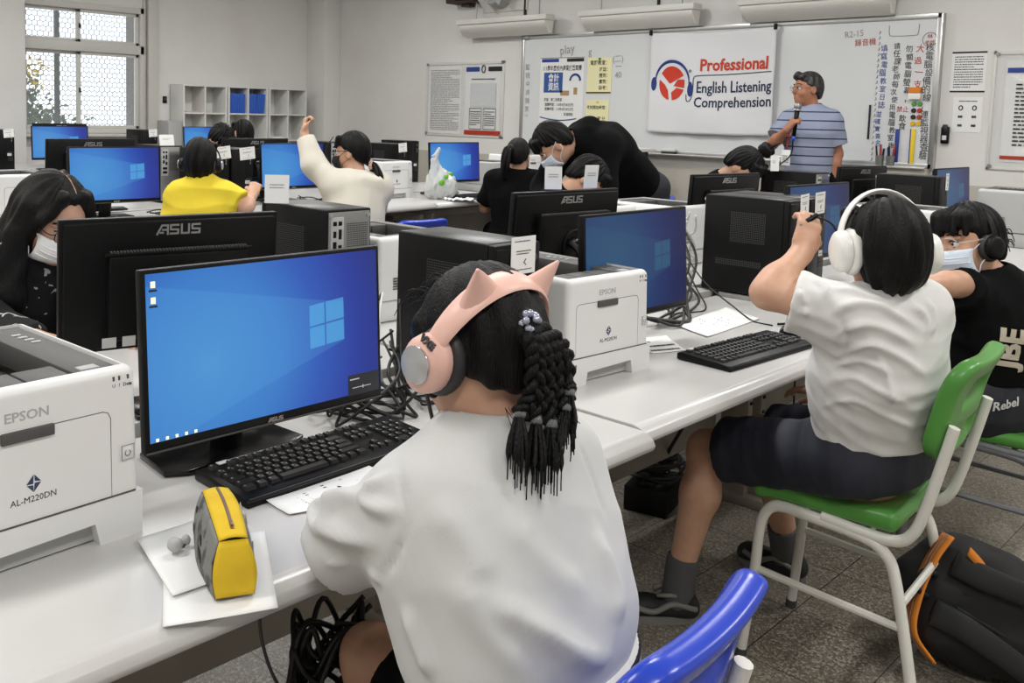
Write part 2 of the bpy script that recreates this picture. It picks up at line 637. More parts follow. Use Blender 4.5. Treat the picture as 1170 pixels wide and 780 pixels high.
def scribble(g, T, w, h, n, seed=0, th=0.0004, fill=0.7):
    """n lines of small unreadable print across a w x h block: rows of short dashes"""
    r = random.Random(seed)
    for i in range(n):
        y = h / 2 - (i + 0.5) * h / n
        x = -w / 2
        end = w / 2 * (1 if r.random() < fill else r.uniform(0.1, 0.8))
        while x < end:
            l = r.uniform(0.02, 0.07) * max(w, h)
            l = min(l, end - x)
            t = h / n * 0.19
            g.poly([T @ Vector(p) for p in ((x, y - t, th), (x + l, y - t, th), (x + l, y + t, th), (x, y + t, th))], [(0, 1, 2, 3)])
            x += l + r.uniform(0.008, 0.02) * max(w, h)


# ------------------------------------------------------------------ implicit surfaces for bodies and cloth
def np3(v):
    return np.array(v, float)


def unit(v):
    v = np3(v)
    return v / np.linalg.norm(v)


class Field:
    def __init__(self, lo, hi, h):
        self.o = np3(lo)
        self.h = h
        self.n = np.ceil((np3(hi) - self.o) / h).astype(int) + 1
        self.F = np.full(self.n, 0.3, np.float32)
        self.ax = [(self.o[i] + h * np.arange(self.n[i])).astype(np.float32) for i in range(3)]

    def _blk(self, lo, hi):
        a = np.clip(np.floor((np3(lo) - self.o) / self.h).astype(int), 0, self.n - 1)
        b = np.clip(np.ceil((np3(hi) - self.o) / self.h).astype(int) + 1, 1, self.n)
        sl = tuple(slice(int(x), int(y)) for x, y in zip(a, b))
        X = self.ax[0][sl[0]][:, None, None]
        Y = self.ax[1][sl[1]][None, :, None]
        Z = self.ax[2][sl[2]][None, None, :]
        return sl, X, Y, Z

    def _mix(self, sl, d, k, sub):
        A = self.F[sl]
        if sub:
            d = -d
            hh = np.clip(0.5 - 0.5 * (d - A) / k, 0, 1)
            self.F[sl] = d + (A - d) * hh + k * hh * (1 - hh)
        else:
            hh = np.clip(0.5 + 0.5 * (d - A) / k, 0, 1)
            self.F[sl] = d + (A - d) * hh - k * hh * (1 - hh)

    def cap(self, a, b, ra, rb=None, k=0.02, flat=None, fa=False, fb=False, sub=False):
        a, b = np3(a), np3(b)
        rb = ra if rb is None else rb
        m = max(ra, rb)
        if flat is not None:
            m *= max(1.0, flat[1])
        m += k + 3 * self.h
        sl, X, Y, Z = self._blk(np.minimum(a, b) - m, np.maximum(a, b) + m)
        px, py, pz = X - a[0], Y - a[1], Z - a[2]
        ab = b - a
        if flat is not None:
            n = np3(flat[0]); n = n / np.linalg.norm(n)
            # squash about the axis, along the part of n that is square to it
            L = np.linalg.norm(ab)
            if L > 1e-6:
                n = n - ab * (n @ ab) / L ** 2
                n = n / np.linalg.norm(n)
            q = (px * n[0] + py * n[1] + pz * n[2]) * (1.0 / flat[1] - 1.0)
            px, py, pz = px + n[0] * q, py + n[1] * q, pz + n[2] * q
        L2 = max(ab @ ab, 1e-9)
        tr = (px * ab[0] + py * ab[1] + pz * ab[2]) / L2
        t = np.clip(tr, 0, 1)
        d = np.sqrt((px - ab[0] * t) ** 2 + (py - ab[1] * t) ** 2 + (pz - ab[2] * t) ** 2) - (ra + (rb - ra) * t)
        if flat is not None:
            d = d * min(1.0, flat[1])
        L = math.sqrt(L2)
        if fa:
            d = np.maximum(d, -tr * L)
        if fb:
            d = np.maximum(d, (tr - 1) * L)
        self._mix(sl, d, k, sub)
        return self

    def chain(self, pts, rs, k=0.02, flat=None):
        for i in range(len(pts) - 1):
            self.cap(pts[i], pts[i + 1], rs[i], rs[i + 1], k, flat)
        return self

    def ell(self, c, r, R=None, k=0.02, sub=False):
        """R rows are the ellipsoid's axes"""
        c, r = np3(c), np3(r)
        m = r.max() + k + 3 * self.h
        sl, X, Y, Z = self._blk(c - m, c + m)
        px, py, pz = X - c[0], Y - c[1], Z - c[2]
        R = np.eye(3) if R is None else np3(R)
        q = [(px * R[i, 0] + py * R[i, 1] + pz * R[i, 2]) for i in range(3)]
        k0 = np.sqrt(sum((q[i] / r[i]) ** 2 for i in range(3))) + 1e-6
        k1 = np.sqrt(sum((q[i] / r[i] ** 2) ** 2 for i in range(3))) + 1e-6
        self._mix(sl, k0 * (k0 - 1) / k1, k, sub)
        return self

    def box(self, c, s, R=None, rad=0.01, k=0.01, sub=False):
        c, s = np3(c), np3(s) / 2
        m = np.linalg.norm(s) + k + 3 * self.h
        sl, X, Y, Z = self._blk(c - m, c + m)
        px, py, pz = X - c[0], Y - c[1], Z - c[2]
        R = np.eye(3) if R is None else np3(R)
        q = [np.abs(px * R[i, 0] + py * R[i, 1] + pz * R[i, 2]) - (s[i] - rad) for i in range(3)]
        d = np.sqrt(sum(np.maximum(v, 0) ** 2 for v in q)) + np.minimum(np.maximum(np.maximum(q[0], q[1]), q[2]), 0) - rad
        self._mix(sl, d, k, sub)
        return self

    def cut(self, p, n, k=0.004):
        p, n = np3(p), np3(n)
        n = n / np.linalg.norm(n)
        sl, X, Y, Z = self._blk(self.o, self.o + self.h * self.n)
        d = (X - p[0]) * n[0] + (Y - p[1]) * n[1] + (Z - p[2]) * n[2]
        self._mix(sl, -d, k, True)
        return self

    def nets(self):
        F, h = self.F, self.h
        F[0], F[-1], F[:, 0], F[:, -1], F[:, :, 0], F[:, :, -1] = [np.maximum(x, 0.001) for x in (F[0], F[-1], F[:, 0], F[:, -1], F[:, :, 0], F[:, :, -1])]
        S = F < 0
        off = [(i, j, k) for i in (0, 1) for j in (0, 1) for k in (0, 1)]
        nx, ny, nz = [d - 1 for d in F.shape]
        cnt = np.zeros((nx, ny, nz), np.uint8)
        for i, j, k in off:
            cnt += S[i:nx + i, j:ny + j, k:nz + k]
        idx = np.argwhere((cnt > 0) & (cnt < 8))
        vals = np.stack([F[idx[:, 0] + i, idx[:, 1] + j, idx[:, 2] + k] for i, j, k in off], 1)
        acc = np.zeros((len(idx), 3))
        num = np.zeros(len(idx))
        for a in range(8):
            for b in range(a + 1, 8):
                oa, ob = np.array(off[a]), np.array(off[b])
                if np.abs(oa - ob).sum() != 1:
                    continue
                va, vb = vals[:, a], vals[:, b]
                w = (va < 0) != (vb < 0)
                t = np.where(w, va / np.where(w, va - vb, 1), 0)
                acc += np.where(w[:, None], oa + (ob - oa) * t[:, None], 0)
                num += w
        V = self.o + h * (idx + acc / num[:, None])
        ids = np.full((nx, ny, nz), -1, np.int32)
        ids[idx[:, 0], idx[:, 1], idx[:, 2]] = np.arange(len(idx))
        Q = []
        for ax in range(3):
            o1, o2 = [(1, 2), (2, 0), (0, 1)][ax]
            s0 = [slice(1, -1)] * 3
            s1 = [slice(1, -1)] * 3
            s0[ax] = slice(0, -1)
            s1[ax] = slice(1, None)
            A, B = S[tuple(s0)], S[tuple(s1)]
            e = np.argwhere(A != B)
            fl = A[e[:, 0], e[:, 1], e[:, 2]]
            base = e.copy()
            base[:, o1] += 1
            base[:, o2] += 1
            def cell(d1, d2):
                q = base.copy()
                q[:, o1] += d1
                q[:, o2] += d2
                return ids[q[:, 0], q[:, 1], q[:, 2]]
            a, b, c, d = cell(0, 0), cell(-1, 0), cell(-1, -1), cell(0, -1)
            q = np.stack([a, b, c, d], 1)
            q[~fl] = q[~fl][:, ::-1]
            Q.append(q)
        return V, np.concatenate(Q)

    def obj(self, name, m, parent=None, smooth_it=1, disp=None):
        V, Q = self.nets()
        for _ in range(smooth_it):
            V = relax(V, Q)
        if disp is not None:
            N = normals(V, Q)
            V = V + N * disp(V, N)[:, None]
        return from_arrays(name, V, Q, m, parent)


def relax(V, Q, w=0.5):
    acc = np.zeros_like(V)
    n = np.zeros(len(V))
    for i in range(4):
        a, b = Q[:, i], Q[:, (i + 1) % 4]
        np.add.at(acc, a, V[b])
        np.add.at(n, a, 1)
    return V * (1 - w) + w * acc / np.maximum(n, 1)[:, None]


def normals(V, Q):
    fn = np.cross(V[Q[:, 2]] - V[Q[:, 0]], V[Q[:, 3]] - V[Q[:, 1]])
    N = np.zeros_like(V)
    for i in range(4):
        np.add.at(N, Q[:, i], fn)
    return N / np.maximum(np.linalg.norm(N, axis=1), 1e-9)[:, None]


def from_arrays(name, V, Q, m, parent=None, smooth=180):
    me = bpy.data.meshes.new(name)
    V = np.asarray(V, np.float32)
    if parent is not None:
        V = V - np.array(world_loc(parent), np.float32)
    me.vertices.add(len(V))
    me.vertices.foreach_set('co', V.ravel())
    Q = np.asarray(Q, np.int32)
    me.loops.add(Q.size)
    me.loops.foreach_set('vertex_index', Q.ravel())
    me.polygons.add(len(Q))
    me.polygons.foreach_set('loop_start', np.arange(0, Q.size, 4, dtype=np.int32))
    me.update(calc_edges=True)
    me.validate()
    return link_mesh(name, me, m, parent, smooth)


def world_loc(o):
    v = Vector((0, 0, 0))
    while o is not None:
        v = v + o.location
        o = o.parent
    return v


def waves(amp, freq, seed, stretch=(1, 1, 1), ridged=True):
    """soft cloth creases: summed, warped sine ridges"""
    r = np.random.RandomState(seed)
    K = r.normal(size=(5, 3)) * freq * np.array(stretch)
    ph = r.uniform(0, 6.28, 5)
    Wk = r.normal(size=(3, 3)) * freq * 0.45
    def fn(V, N=None):
        U = V + 0.35 / freq * np.sin(V @ Wk.T + ph[:3])
        out = np.zeros(len(V))
        for i in range(5):
            s = np.sin(U @ K[i] + ph[i])
            out += (1 - np.abs(s) * 1.6 if ridged else s) / (1 + 0.4 * i)
        return amp * out / 2
    return fn


def folds(lines):
    """lines: (points, width, height): soft ridges (or furrows) along given polylines in world space"""
    def fn(V, N=None):
        out = np.zeros(len(V))
        for pts, w, hgt in lines:
            P = np.array([list(p) for p in spline(pts, 5)])
            best = np.full(len(V), 1e9)
            fade = np.ones(len(V))
            n = len(P) - 1
            for i in range(n):
                a, ab = P[i], P[i + 1] - P[i]
                t = np.clip(((V - a) @ ab) / max(ab @ ab, 1e-9), 0, 1)
                d = np.linalg.norm(V - a - t[:, None] * ab, axis=1)
                u = (i + t) / n
                f = np.minimum(1, np.minimum(u, 1 - u) * 4 + 0.15)
                up = d < best
                fade = np.where(up, f, fade)
                best = np.minimum(best, d)
            out += hgt * fade * np.exp(-(best / w) ** 2)
        return out
    return fn


def addf(*fs):
    return lambda V, N=None: sum(f(V, N) for f in fs)

# ------------------------------------------------------------------ the room
XL, XR, YB, YF, ZC = -9.85, 2.6, -3.2, 7.8, 3.2
FY = YF                                  # face of the front wall


def struct(name, g, m, smooth=40):
    o = g.obj(name, m, None, smooth)
    return tag(o, kind='structure')


struct('floor', G().box(((XL + XR) / 2, (YB + YF) / 2, -0.05), (XR - XL + 0.6, YF - YB + 0.6, 0.1)), 'floor')
struct('ceiling', G().box(((XL + XR) / 2, (YB + YF) / 2, ZC + 0.05), (XR - XL + 0.6, YF - YB + 0.6, 0.1)), 'ceiling')
struct('wall_front', G().box(((XL + XR) / 2, YF + 0.1, ZC / 2), (XR - XL + 0.4, 0.2, ZC)), 'wall')
struct('wall_back', G().box(((XL + XR) / 2, YB - 0.1, ZC / 2), (XR - XL + 0.4, 0.2, ZC)), 'wall')
struct('wall_right', G().box((XR + 0.1, (YB + YF) / 2, ZC / 2), (0.2, YF - YB, ZC)), 'wall')
WY0, WY1, WZ0, WZ1 = 3.80, 5.19, 1.05, 2.46
g = G()
g.box((XL - 0.1, (YB + WY0) / 2, ZC / 2), (0.2, WY0 - YB, ZC))
g.box((XL - 0.1, (WY1 + YF) / 2, ZC / 2), (0.2, YF - WY1, ZC))
g.box((XL - 0.1, (WY0 + WY1) / 2, WZ0 / 2), (0.2, WY1 - WY0, WZ0))
g.box((XL - 0.1, (WY0 + WY1) / 2, (WZ1 + ZC) / 2), (0.2, WY1 - WY0, ZC - WZ1))
struct('wall_left', g, 'wall')
struct('pillar', G().box((XL + 0.11, 3.52, ZC / 2), (0.22, 0.52, ZC), 0.012), 'wall')
struct('pillar_corner', G().box((XL + 0.19, YF - 0.13, ZC / 2), (0.38, 0.26, ZC), 0.012), 'wall')
struct('lower_band_front', G().box(((XL + XR) / 2, YF - 0.006, 0.46), (XR - XL, 0.012, 0.92), 0.003), 'beige_grey')  # darker beige-grey band across the lower front wall
struct('baseboard_front', G().box(((XL + XR) / 2, YF - 0.014, 0.05), (XR - XL, 0.016, 0.10), 0.003), 'beige_grey')
struct('baseboard_left', G().box((XL + 0.008, (YB + YF) / 2, 0.05), (0.016, YF - YB, 0.10), 0.003), 'beige_grey')
# curtain casing beside the window
struct('trim_window', G().box((XL + 0.03, 5.30, 1.72), (0.06, 0.13, 1.75), 0.008).box((XL + 0.012, 5.205, 1.72), (0.024, 0.03, 1.75), 0.004), 'frame_paint')

# window: frame, transom sashes over sliding sashes, glass
win = tag(bpy.data.objects.new('window_1', None), kind='structure')
C.objects.link(win)
win.location = (XL - 0.02, 0, 0)


def bar(g, y0, y1, z0, z1, x=0.0, d=0.09, bev=0.006):
    g.box((x, (y0 + y1) / 2, (z0 + z1) / 2), (d, y1 - y0, z1 - z0), bev)


g = G()
ZR = 1.985
bar(g, WY0, WY1, WZ1 - 0.07, WZ1, d=0.14); bar(g, WY0, WY1, WZ0, WZ0 + 0.05, d=0.14)
bar(g, WY0, WY0 + 0.04, WZ0, WZ1, d=0.14); bar(g, WY1 - 0.05, WY1, WZ0, WZ1, d=0.14)
bar(g, WY0, WY1, ZR - 0.05, ZR + 0.05, d=0.14)
g.box((0.05, (WY0 + WY1) / 2, WZ0 - 0.02), (0.22, WY1 - WY0 + 0.1, 0.035), 0.008)
g.obj('window_frame', 'frame_paint', win)
glass = mat('window_glass', (235, 240, 242), 0.03, alpha=0.10)
YM = 4.44
for z0, z1 in ((ZR + 0.05, WZ1 - 0.07), (WZ0 + 0.05, ZR - 0.05)):
    for y0, y1, x in ((WY0 + 0.04, YM + 0.025, -0.02), (YM - 0.025, WY1 - 0.05, 0.02)):
        g = G()
        bar(g, y0, y1, z0, z0 + 0.035, x, 0.03, 0.004); bar(g, y0, y1, z1 - 0.035, z1, x, 0.03, 0.004)
        bar(g, y0, y0 + 0.04, z0, z1, x, 0.03, 0.004); bar(g, y1 - 0.04, y1, z0, z1, x, 0.03, 0.004)
        s = g.obj('sash', 'frame_paint', win)
        G().box((x, (y0 + y1) / 2, (z0 + z1) / 2), (0.004, y1 - y0 - 0.07, z1 - z0 - 0.06)).obj('pane', glass, s)
        G().box((x + 0.025, YM + 0.0, (z0 + z1) / 2), (0.02, 0.018, 0.05), 0.004).obj('latch', 'black', s)

# beyond the window: brick reveal, post, hexagon security grille, flowering shrub
struct('pillar_outside', G().box((XL - 0.30, 5.30, 1.7), (0.20, 0.22, 2.2), 0.004), 'brick')
gr = thing('window_grille', 'honeycomb security grille of pale steel outside the left window', 'grille', (XL - 0.42, 0, 0))
g = G()
cell = 0.062
hx, hz = cell, cell * 0.866
row = 0
z = WZ0 - 0.1
wire = 0.0042
segs = set()
while z < WZ1 + 0.1:
    y = WY0 - 0.6 + (0.5 * cell if row % 2 else 0.0)
    while y < WY1 + 0.05:
        c = [(y + cell * 0.577 * math.sin(math.radians(60 * k)), z + cell * 0.577 * math.cos(math.radians(60 * k))) for k in range(4)]
        for a, b in zip(c[:3], c[1:4]):
            g.tube([(0, a[0], a[1]), (0, b[0], b[1])], wire, 4, caps=False)
        y += cell
    z += hz
    row += 1
g.obj('honeycomb_mesh', 'grille', gr, 0)
G().box((0.03, 4.36, 1.75), (0.04, 0.05, 1.7), 0.003).box((0.03, 3.4, 1.75), (0.04, 0.05, 1.7), 0.003).obj('upright', 'grille', gr)
r = random.Random(3)


def leaf_cloud(name, n, m, label, cat, spots, size):
    g = G()
    for i in range(n):
        cy, cz, ry, rz = spots[i % len(spots)]
        p = Vector((XL - (0.75 if m == 'hedge' else 0.56) + r.uniform(-0.1, 0.1), cy + r.gauss(0, ry), max(0.3, cz + r.gauss(0, rz))))
        d = Vector((r.uniform(-1, 1), r.uniform(-1, 1), r.uniform(-1, 1))).normalized()
        e = d.orthogonal().normalized()
        l, w = size * r.uniform(0.7, 1.4), size * 0.35
        q = d.cross(e) * w * 0.3
        g.poly([p, p + d * l * 0.5 + e * w, p + d * l, p + d * l * 0.5 - e * w, p + d * l * 0.5 + q], [(0, 1, 4), (1, 2, 4), (2, 3, 4), (3, 0, 4)])
    return tag(g.obj(name, m, None, 0), label, cat, kind='stuff')


leaf_cloud('shrub_leaves', 900, 'hedge', 'green leaves of a shrub growing outside the left window', 'leaves', [(3.9, 1.2, 0.2, 0.15), (4.05, 1.45, 0.14, 0.16), (3.8, 1.7, 0.15, 0.2), (4.4, 1.12, 0.2, 0.08), (4.2, 1.25, 0.15, 0.12)], 0.07)
leaf_cloud('blossoms', 130, 'flower', 'yellow blossoms on the shrub seen through the left window', 'blossom', [(4.05, 1.62, 0.10, 0.08), (4.15, 1.75, 0.06, 0.05), (3.65, 1.38, 0.05, 0.05), (3.75, 1.92, 0.04, 0.05)], 0.055)

# ceiling lamps of the room
for n, (x, y) in enumerate(LAMP_SPOTS):
    t = thing('ceiling_lamp', 'long white fluorescent ceiling lamp', 'ceiling lamp', (x, y, ZC), 0, 'fluorescent ceiling lamps') if n == 0 else dup(t, (x, y, ZC), 0)
    if n == 0:
        G().box((0, 0, -0.02), (0.34, 1.26, 0.04), 0.006).obj('housing', 'lamp_white', t)
        for s in (-1, 1):
            G().cyl((s * 0.09, -0.58, -0.055), (s * 0.09, 0.58, -0.055), 0.013, n=10).obj('tube', mat('lamp_tube', (250, 250, 245), 0.4, emit=((255, 252, 244), 6.0)), t)

# ------------------------------------------------------------------ front wall: whiteboard and what hangs on it
BX0, BX1, BZ0, BZ1 = -6.36, -2.385, 1.055, 2.165
BY = FY - 0.055                                        # writing surface
wb = thing('whiteboard', 'long white marker board with aluminium frame on the front wall', 'whiteboard', (0, FY, 0))
G().box(((BX0 + BX1) / 2, -0.028, (BZ0 + BZ1) / 2), (BX1 - BX0, 0.05, BZ1 - BZ0)).obj('writing_surface', 'whiteboard', wb)
g = G()
for x0, x1, z0, z1 in ((BX0 - 0.02, BX1 + 0.02, BZ1 - 0.01, BZ1 + 0.03), (BX0 - 0.02, BX1 + 0.02, BZ0 - 0.03, BZ0 + 0.01), (BX0 - 0.025, BX0 + 0.01, BZ0, BZ1), (BX1 - 0.01, BX1 + 0.03, BZ0 - 0.03, BZ1 + 0.03)):
    g.box(((x0 + x1) / 2, -0.034, (z0 + z1) / 2), (x1 - x0, 0.066, z1 - z0), 0.004)
g.obj('frame', 'aluminium', wb)
G().box(((BX0 + BX1) / 2, -0.085, BZ0 - 0.028), (BX1 - BX0 - 0.02, 0.075, 0.018), 0.004).obj('marker_tray', 'aluminium', wb)
G().box((BX0 + 0.02, -0.04, BZ1 + 0.01), (0.10, 0.075, 0.05), 0.008).obj('corner_bracket', 'steel', wb)
INK_N = -0.0555


def ink(strings, m, name='handwriting'):
    g = G()
    for s, x, z, size, rot, sq in strings:
        T = Matrix.Translation((x, INK_N, z)) @ Matrix.Rotation(math.pi / 2, 4, 'X') @ Matrix.Rotation(rot, 4, 'Z')
        g.text(s, size, T, 0.0004, squeeze=sq)
    return g.obj(name, m, wb, 0)


rh = random.Random(11)


def column(s, x, z0, z1, size, skip=()):
    out = []
    n = len(s)
    for i, ch in enumerate(s):
        if ch == ' ':
            continue
        out.append((ch, x + rh.uniform(-0.008, 0.008), z0 + (z1 - z0) * i / max(1, n - 1), size * rh.uniform(0.9, 1.1), rh.uniform(-0.12, 0.12), 0.9))
    return out


pen = column('核電腦設備的線，連監視器查驗', -2.435, 1.935, 1.12, 0.066)
pen += column('請任課老師每次使用電腦教室後', -2.665, 1.955, 1.19, 0.056)
pen += column('勿關電腦螢幕，', -2.575, 1.93, 1.55, 0.062) + column('飲食', -2.60, 1.40, 1.34, 0.062)
ink(pen, 'black_ink')
ink(column('填寫電腦教室日誌', -2.755, 1.94, 1.50, 0.056) + column('並確實簽名', -2.765, 1.43, 1.20, 0.05), 'blue_ink')
ink(column('大過一支', -2.505, 1.93, 1.66, 0.066) + [('錄音機', -2.905, 1.992, 0.06, 0.05, 0.9), ('禁止', -2.597, 1.47, 0.05, 0.0, 0.9), ('林', -2.44, 2.02, 0.04, 0, 1), ('老師', -2.44, 1.975, 0.035, 0, 1)], 'red_ink')
ink([('R2-15', -2.995, 2.062, 0.072, 0.08, 0.85), ('play', -5.80, 2.03, 0.13, 0.12, 0.9), ('(二)', -5.19, 1.92, 0.085, 0.05, 0.9), ('一', -5.18, 1.845, 0.08, 0, 0.9), ('40', -5.18, 1.765, 0.085, 0.1, 0.9), ('g', -5.52, 2.0, 0.1, 0.1, 0.9)] + column('監視中請微笑', -6.30, 1.86, 1.42, 0.062) + [(':)', -6.30, 1.36, 0.06, -1.4, 1)], 'grey_ink')
g = G()
for i in range(24):
    z = 2.08 - i * 0.043
    g.tube([(-2.80, INK_N, z), (-2.795, INK_N, z - 0.012), (-2.806, INK_N, z - 0.024)], 0.0035, 5)
g.tube([(-2.40 + 0.05 * math.cos(a) - 0.04, INK_N, 2.0 + 0.052 * math.sin(a)) for a in np.linspace(0, 6.2, 26)], 0.003, 5)
g.tube([(-2.735, INK_N, 2.12), (-2.73, INK_N, 2.05), (-2.70, INK_N, 2.035), (-2.55, INK_N, 2.035), (-2.525, INK_N, 2.05), (-2.52, INK_N, 2.12)], 0.003, 5, 3)
g.obj('drawn_marks', 'grey_ink', wb, 0)

# magnets, strips, cups on the board
cols = ['green', 'green', 'shoe_dark', 'red_ink', 'shoe_dark', 'red_ink', 'yellow_canvas', 'yellow_canvas']
names = ['green round magnet on the whiteboard, {} of the top pair', 'dark round magnet in the {} column, second row of magnets', 'x', 'y']
lab = [('green', 'left of the top pair'), ('green', 'right of the top pair'), ('dark', 'left in the second row'), ('red', 'right in the second row'), ('dark', 'left in the third row'), ('red', 'right in the third row'), ('yellow', 'left of the bottom pair'), ('yellow', 'right of the bottom pair')]
for i in range(8):
    x, z = -2.518 + 0.042 * (i % 2), 1.515 - 0.05 * (i // 2)
    o = G().cyl((0, 0, 0), (0, -0.012, 0), 0.019, 0.016, 16).obj('magnet', cols[i])
    o.location = (x, BY, z)
    tag(o, lab[i][0] + ' round magnet on the whiteboard, ' + lab[i][1], 'magnet', 'round magnets on the whiteboard')
mb = thing('magnet_box', 'small orange and white box stuck on the whiteboard above the magnets', 'box', (-2.51, BY, 1.60))
G().box((0, -0.02, 0.018), (0.085, 0.04, 0.045), 0.004).obj('box_lid', 'orange', mb)
G().box((0, -0.02, -0.028), (0.085, 0.042, 0.046), 0.004).obj('box_body', 'paper', mb)
for nm, x, z, h, w, m, lb in (('pointer_strip', -2.835, 1.37, 0.27, 0.014, 'shoe_dark', 'thin dark stick held on the whiteboard left of the blue strip'),
                              ('pointer_strip', -2.62, 1.19, 0.26, 0.03, 'blue_ink', 'dark blue strip stuck low on the whiteboard'),
                              ('pointer_strip', -2.51, 1.19, 0.27, 0.034, 'flower', 'yellow and navy strip stuck low on the whiteboard')):
    o = G().box((0, -0.006, 0), (w, 0.012, h), 0.003).obj(nm, m)
    o.location = (x, BY, z)
    tag(o, lb, 'strip', 'strips on the whiteboard')
    if m == 'flower':
        G().box((-w * 0.42, -0.0075, 0), (0.008, 0.012, h), 0.002).obj('edge_band', 'blue_ink', o)
for k, (x, lb) in enumerate(((-2.73, 'wire pen cup on the marker tray under the writing, the left one'), (-2.65, 'wire pen cup on the marker tray under the writing, the right one'))):
    t = thing('pen_cup', lb, 'pen cup', (x, FY - 0.085, BZ0 - 0.018), 0, 'pen cups on the marker tray')
    G().lathe([(0.026, 0), (0.031, 0.075), (0.029, 0.075), (0.025, 0.004)]).obj('cup', 'steel', t)
    for j in range(4):
        a = j * 1.7 + k
        G().cyl((0.012 * math.cos(a), 0.012 * math.sin(a), 0.01), (0.03 * math.cos(a), 0.02 * math.sin(a), 0.13 + 0.01 * j), 0.007, n=8).obj('marker_pen', ['black_ink', 'blue_ink', 'black_ink', 'red_ink'][j], t)
for x, lb in ((-3.62, 'board eraser lying on the marker tray below the banner'),):
    t = thing('board_eraser', lb, 'eraser', (x - 0.95, FY - 0.088, BZ0 - 0.018))
    G().box((0, 0, 0.01), (0.14, 0.05, 0.02), 0.004).obj('felt', 'cushion', t)
    G().box((0, 0, 0.032), (0.14, 0.05, 0.024), 0.005).obj('grip', 'lamp_white', t)
# tray box below right end
o = G().box((-2.53, FY - 0.05, 0.975), (0.28, 0.09, 0.10), 0.004).obj('cable_box', 'beige_grey')
tag(o, 'beige flat box fixed below the right end of the whiteboard', 'box')

# posters taped to the left half of the board
def flat_sheet(name, x0, x1, z0, z1, y, m, label, cat, group=None):
    t = thing(name, label, cat, ((x0 + x1) / 2, y, (z0 + z1) / 2), 0, group)
    G().box((0, -0.0015, 0), (x1 - x0, 0.003, z1 - z0)).obj('sheet', m, t)
    return t, Matrix.Translation((0, -0.0032, 0)) @ Matrix.Rotation(math.pi / 2, 4, 'X')


def wtext(items, parent, T, m, name='printed_words'):
    g = G()
    for s, x, z, size, sq in items:
        g.text(s, size, T @ Matrix.Translation((x, z, 0)), 0.0003, bold=size * 0.015, squeeze=sq)
    return g.obj(name, m, parent, 0)


def wrect(items, parent, T, m, name, bev=0.0):
    g = G()
    for x0, x1, z0, z1 in items:
        b2 = bmesh.new()
        bmesh.ops.create_cube(b2, size=1)
        bmesh.ops.scale(b2, vec=(x1 - x0, z1 - z0, 0.0006), verts=b2.verts)
        g.merge(b2, T @ Matrix.Translation(((x0 + x1) / 2, (z0 + z1) / 2, 0)))
    return g.obj(name, m, parent, 0)


t, T = flat_sheet('poster', -6.13, -5.58, 1.24, 1.955, BY, 'paper', 'tall white exam poster with a blue title box taped on the whiteboard', 'poster')
wrect([(-0.26, -0.04, 0.31, 0.345)], t, T, 'blue_ink', 'blue_heading')
wrect([(0.06, 0.27, 0.31, 0.345), (-0.275, 0.275, 0.350, 0.356)], t, T, 'black_ink', 'black_heading')
wtext([('111學年度校內商業技藝競賽', 0.0, 0.245, 0.058, 0.68)], t, T, 'black_ink')
wrect([(-0.225, 0.015, 0.0, 0.205)], t, T, mat('poster_blue', (48, 88, 152), 0.7), 'title_box')
wtext([('會計', -0.10, 0.145, 0.088, 0.8), ('資訊', -0.10, 0.055, 0.088, 0.8)], t, T @ Matrix.Translation((0, 0, 0.0006)), 'paper', 'title_words')
wtext([('班級：商二忠教室', -0.10, -0.075, 0.036, 0.8), ('競賽時間：110年4月28日(四)', -0.02, -0.125, 0.036, 0.8), ('競賽時間：110年4月28日(四)', -0.02, -0.170, 0.036, 0.8), ('試場規則', 0.10, -0.222, 0.036, 0.8)], t, T, 'black_ink', 'small_words')
g = G()   # a small drawn figure at a desk and a wave along the foot of the poster
for c, rr in (((0.17, 0.12), 0.062),):
    g.tube([T @ Vector((c[0] + rr * math.cos(a), c[1] + rr * math.sin(a), 0)) for a in np.linspace(0, math.pi, 12)], 0.012, 5)
g.tube([T @ Vector((x, -0.252 - 0.03 * math.sin((x + 0.27) * 6), 0)) for x in np.linspace(-0.26, 0.2, 16)], 0.006, 5)
g.obj('drawn_lines', 'blue_ink', t, 0)
wrect([(-0.01, 0.10, -0.03, 0.02), (0.155, 0.20, -0.02, 0.05)], t, T, mat('poster_tan', (170, 140, 100), 0.7), 'drawn_desk')
wrect([(-0.27, -0.16, -0.345, -0.315)], t, T, 'red_ink', 'red_footer')
t, T = flat_sheet('notice', -5.54, -5.255, 1.585, 1.94, BY, 'paper_yellow', 'upper pale yellow notice listing exam counts on the whiteboard', 'notice', 'yellow notices')
wtext([('電腦教室：', 0.0, 0.125, 0.05, 0.9), ('班級：', 0.06, 0.06, 0.046, 0.9), ('應到：', 0.06, 0.0, 0.046, 0.9), ('實到：', 0.06, -0.06, 0.046, 0.9), ('缺考：', 0.06, -0.12, 0.046, 0.9)], t, T, 'black_ink')
wrect([(-0.15, 0.14, -0.172, -0.158)], t, T, 'black_ink', 'lower_edge')
G().cyl((0, -0.003, 0.165), (0, -0.014, 0.165), 0.012).obj('push_pin', 'green', t)
t, T = flat_sheet('notice', -5.54, -5.27, 1.255, 1.525, BY, 'paper_yellow', 'lower pale yellow notice about exam start time on the whiteboard', 'notice', 'yellow notices')
wtext([('考試開始時間：', 0.0, 0.06, 0.04, 0.9), ('時 分', 0.05, -0.05, 0.046, 0.9)], t, T, 'black_ink')
G().cyl((0, -0.003, 0.115), (0, -0.014, 0.115), 0.011).obj('push_pin', 'flower', t)

# banner hung over the middle of the board
bn = thing('banner', 'white cloth banner with red leaf emblem hung over the whiteboard', 'banner', (-4.21, FY - 0.10, 1.69))
BW, BH = 1.21, 0.90


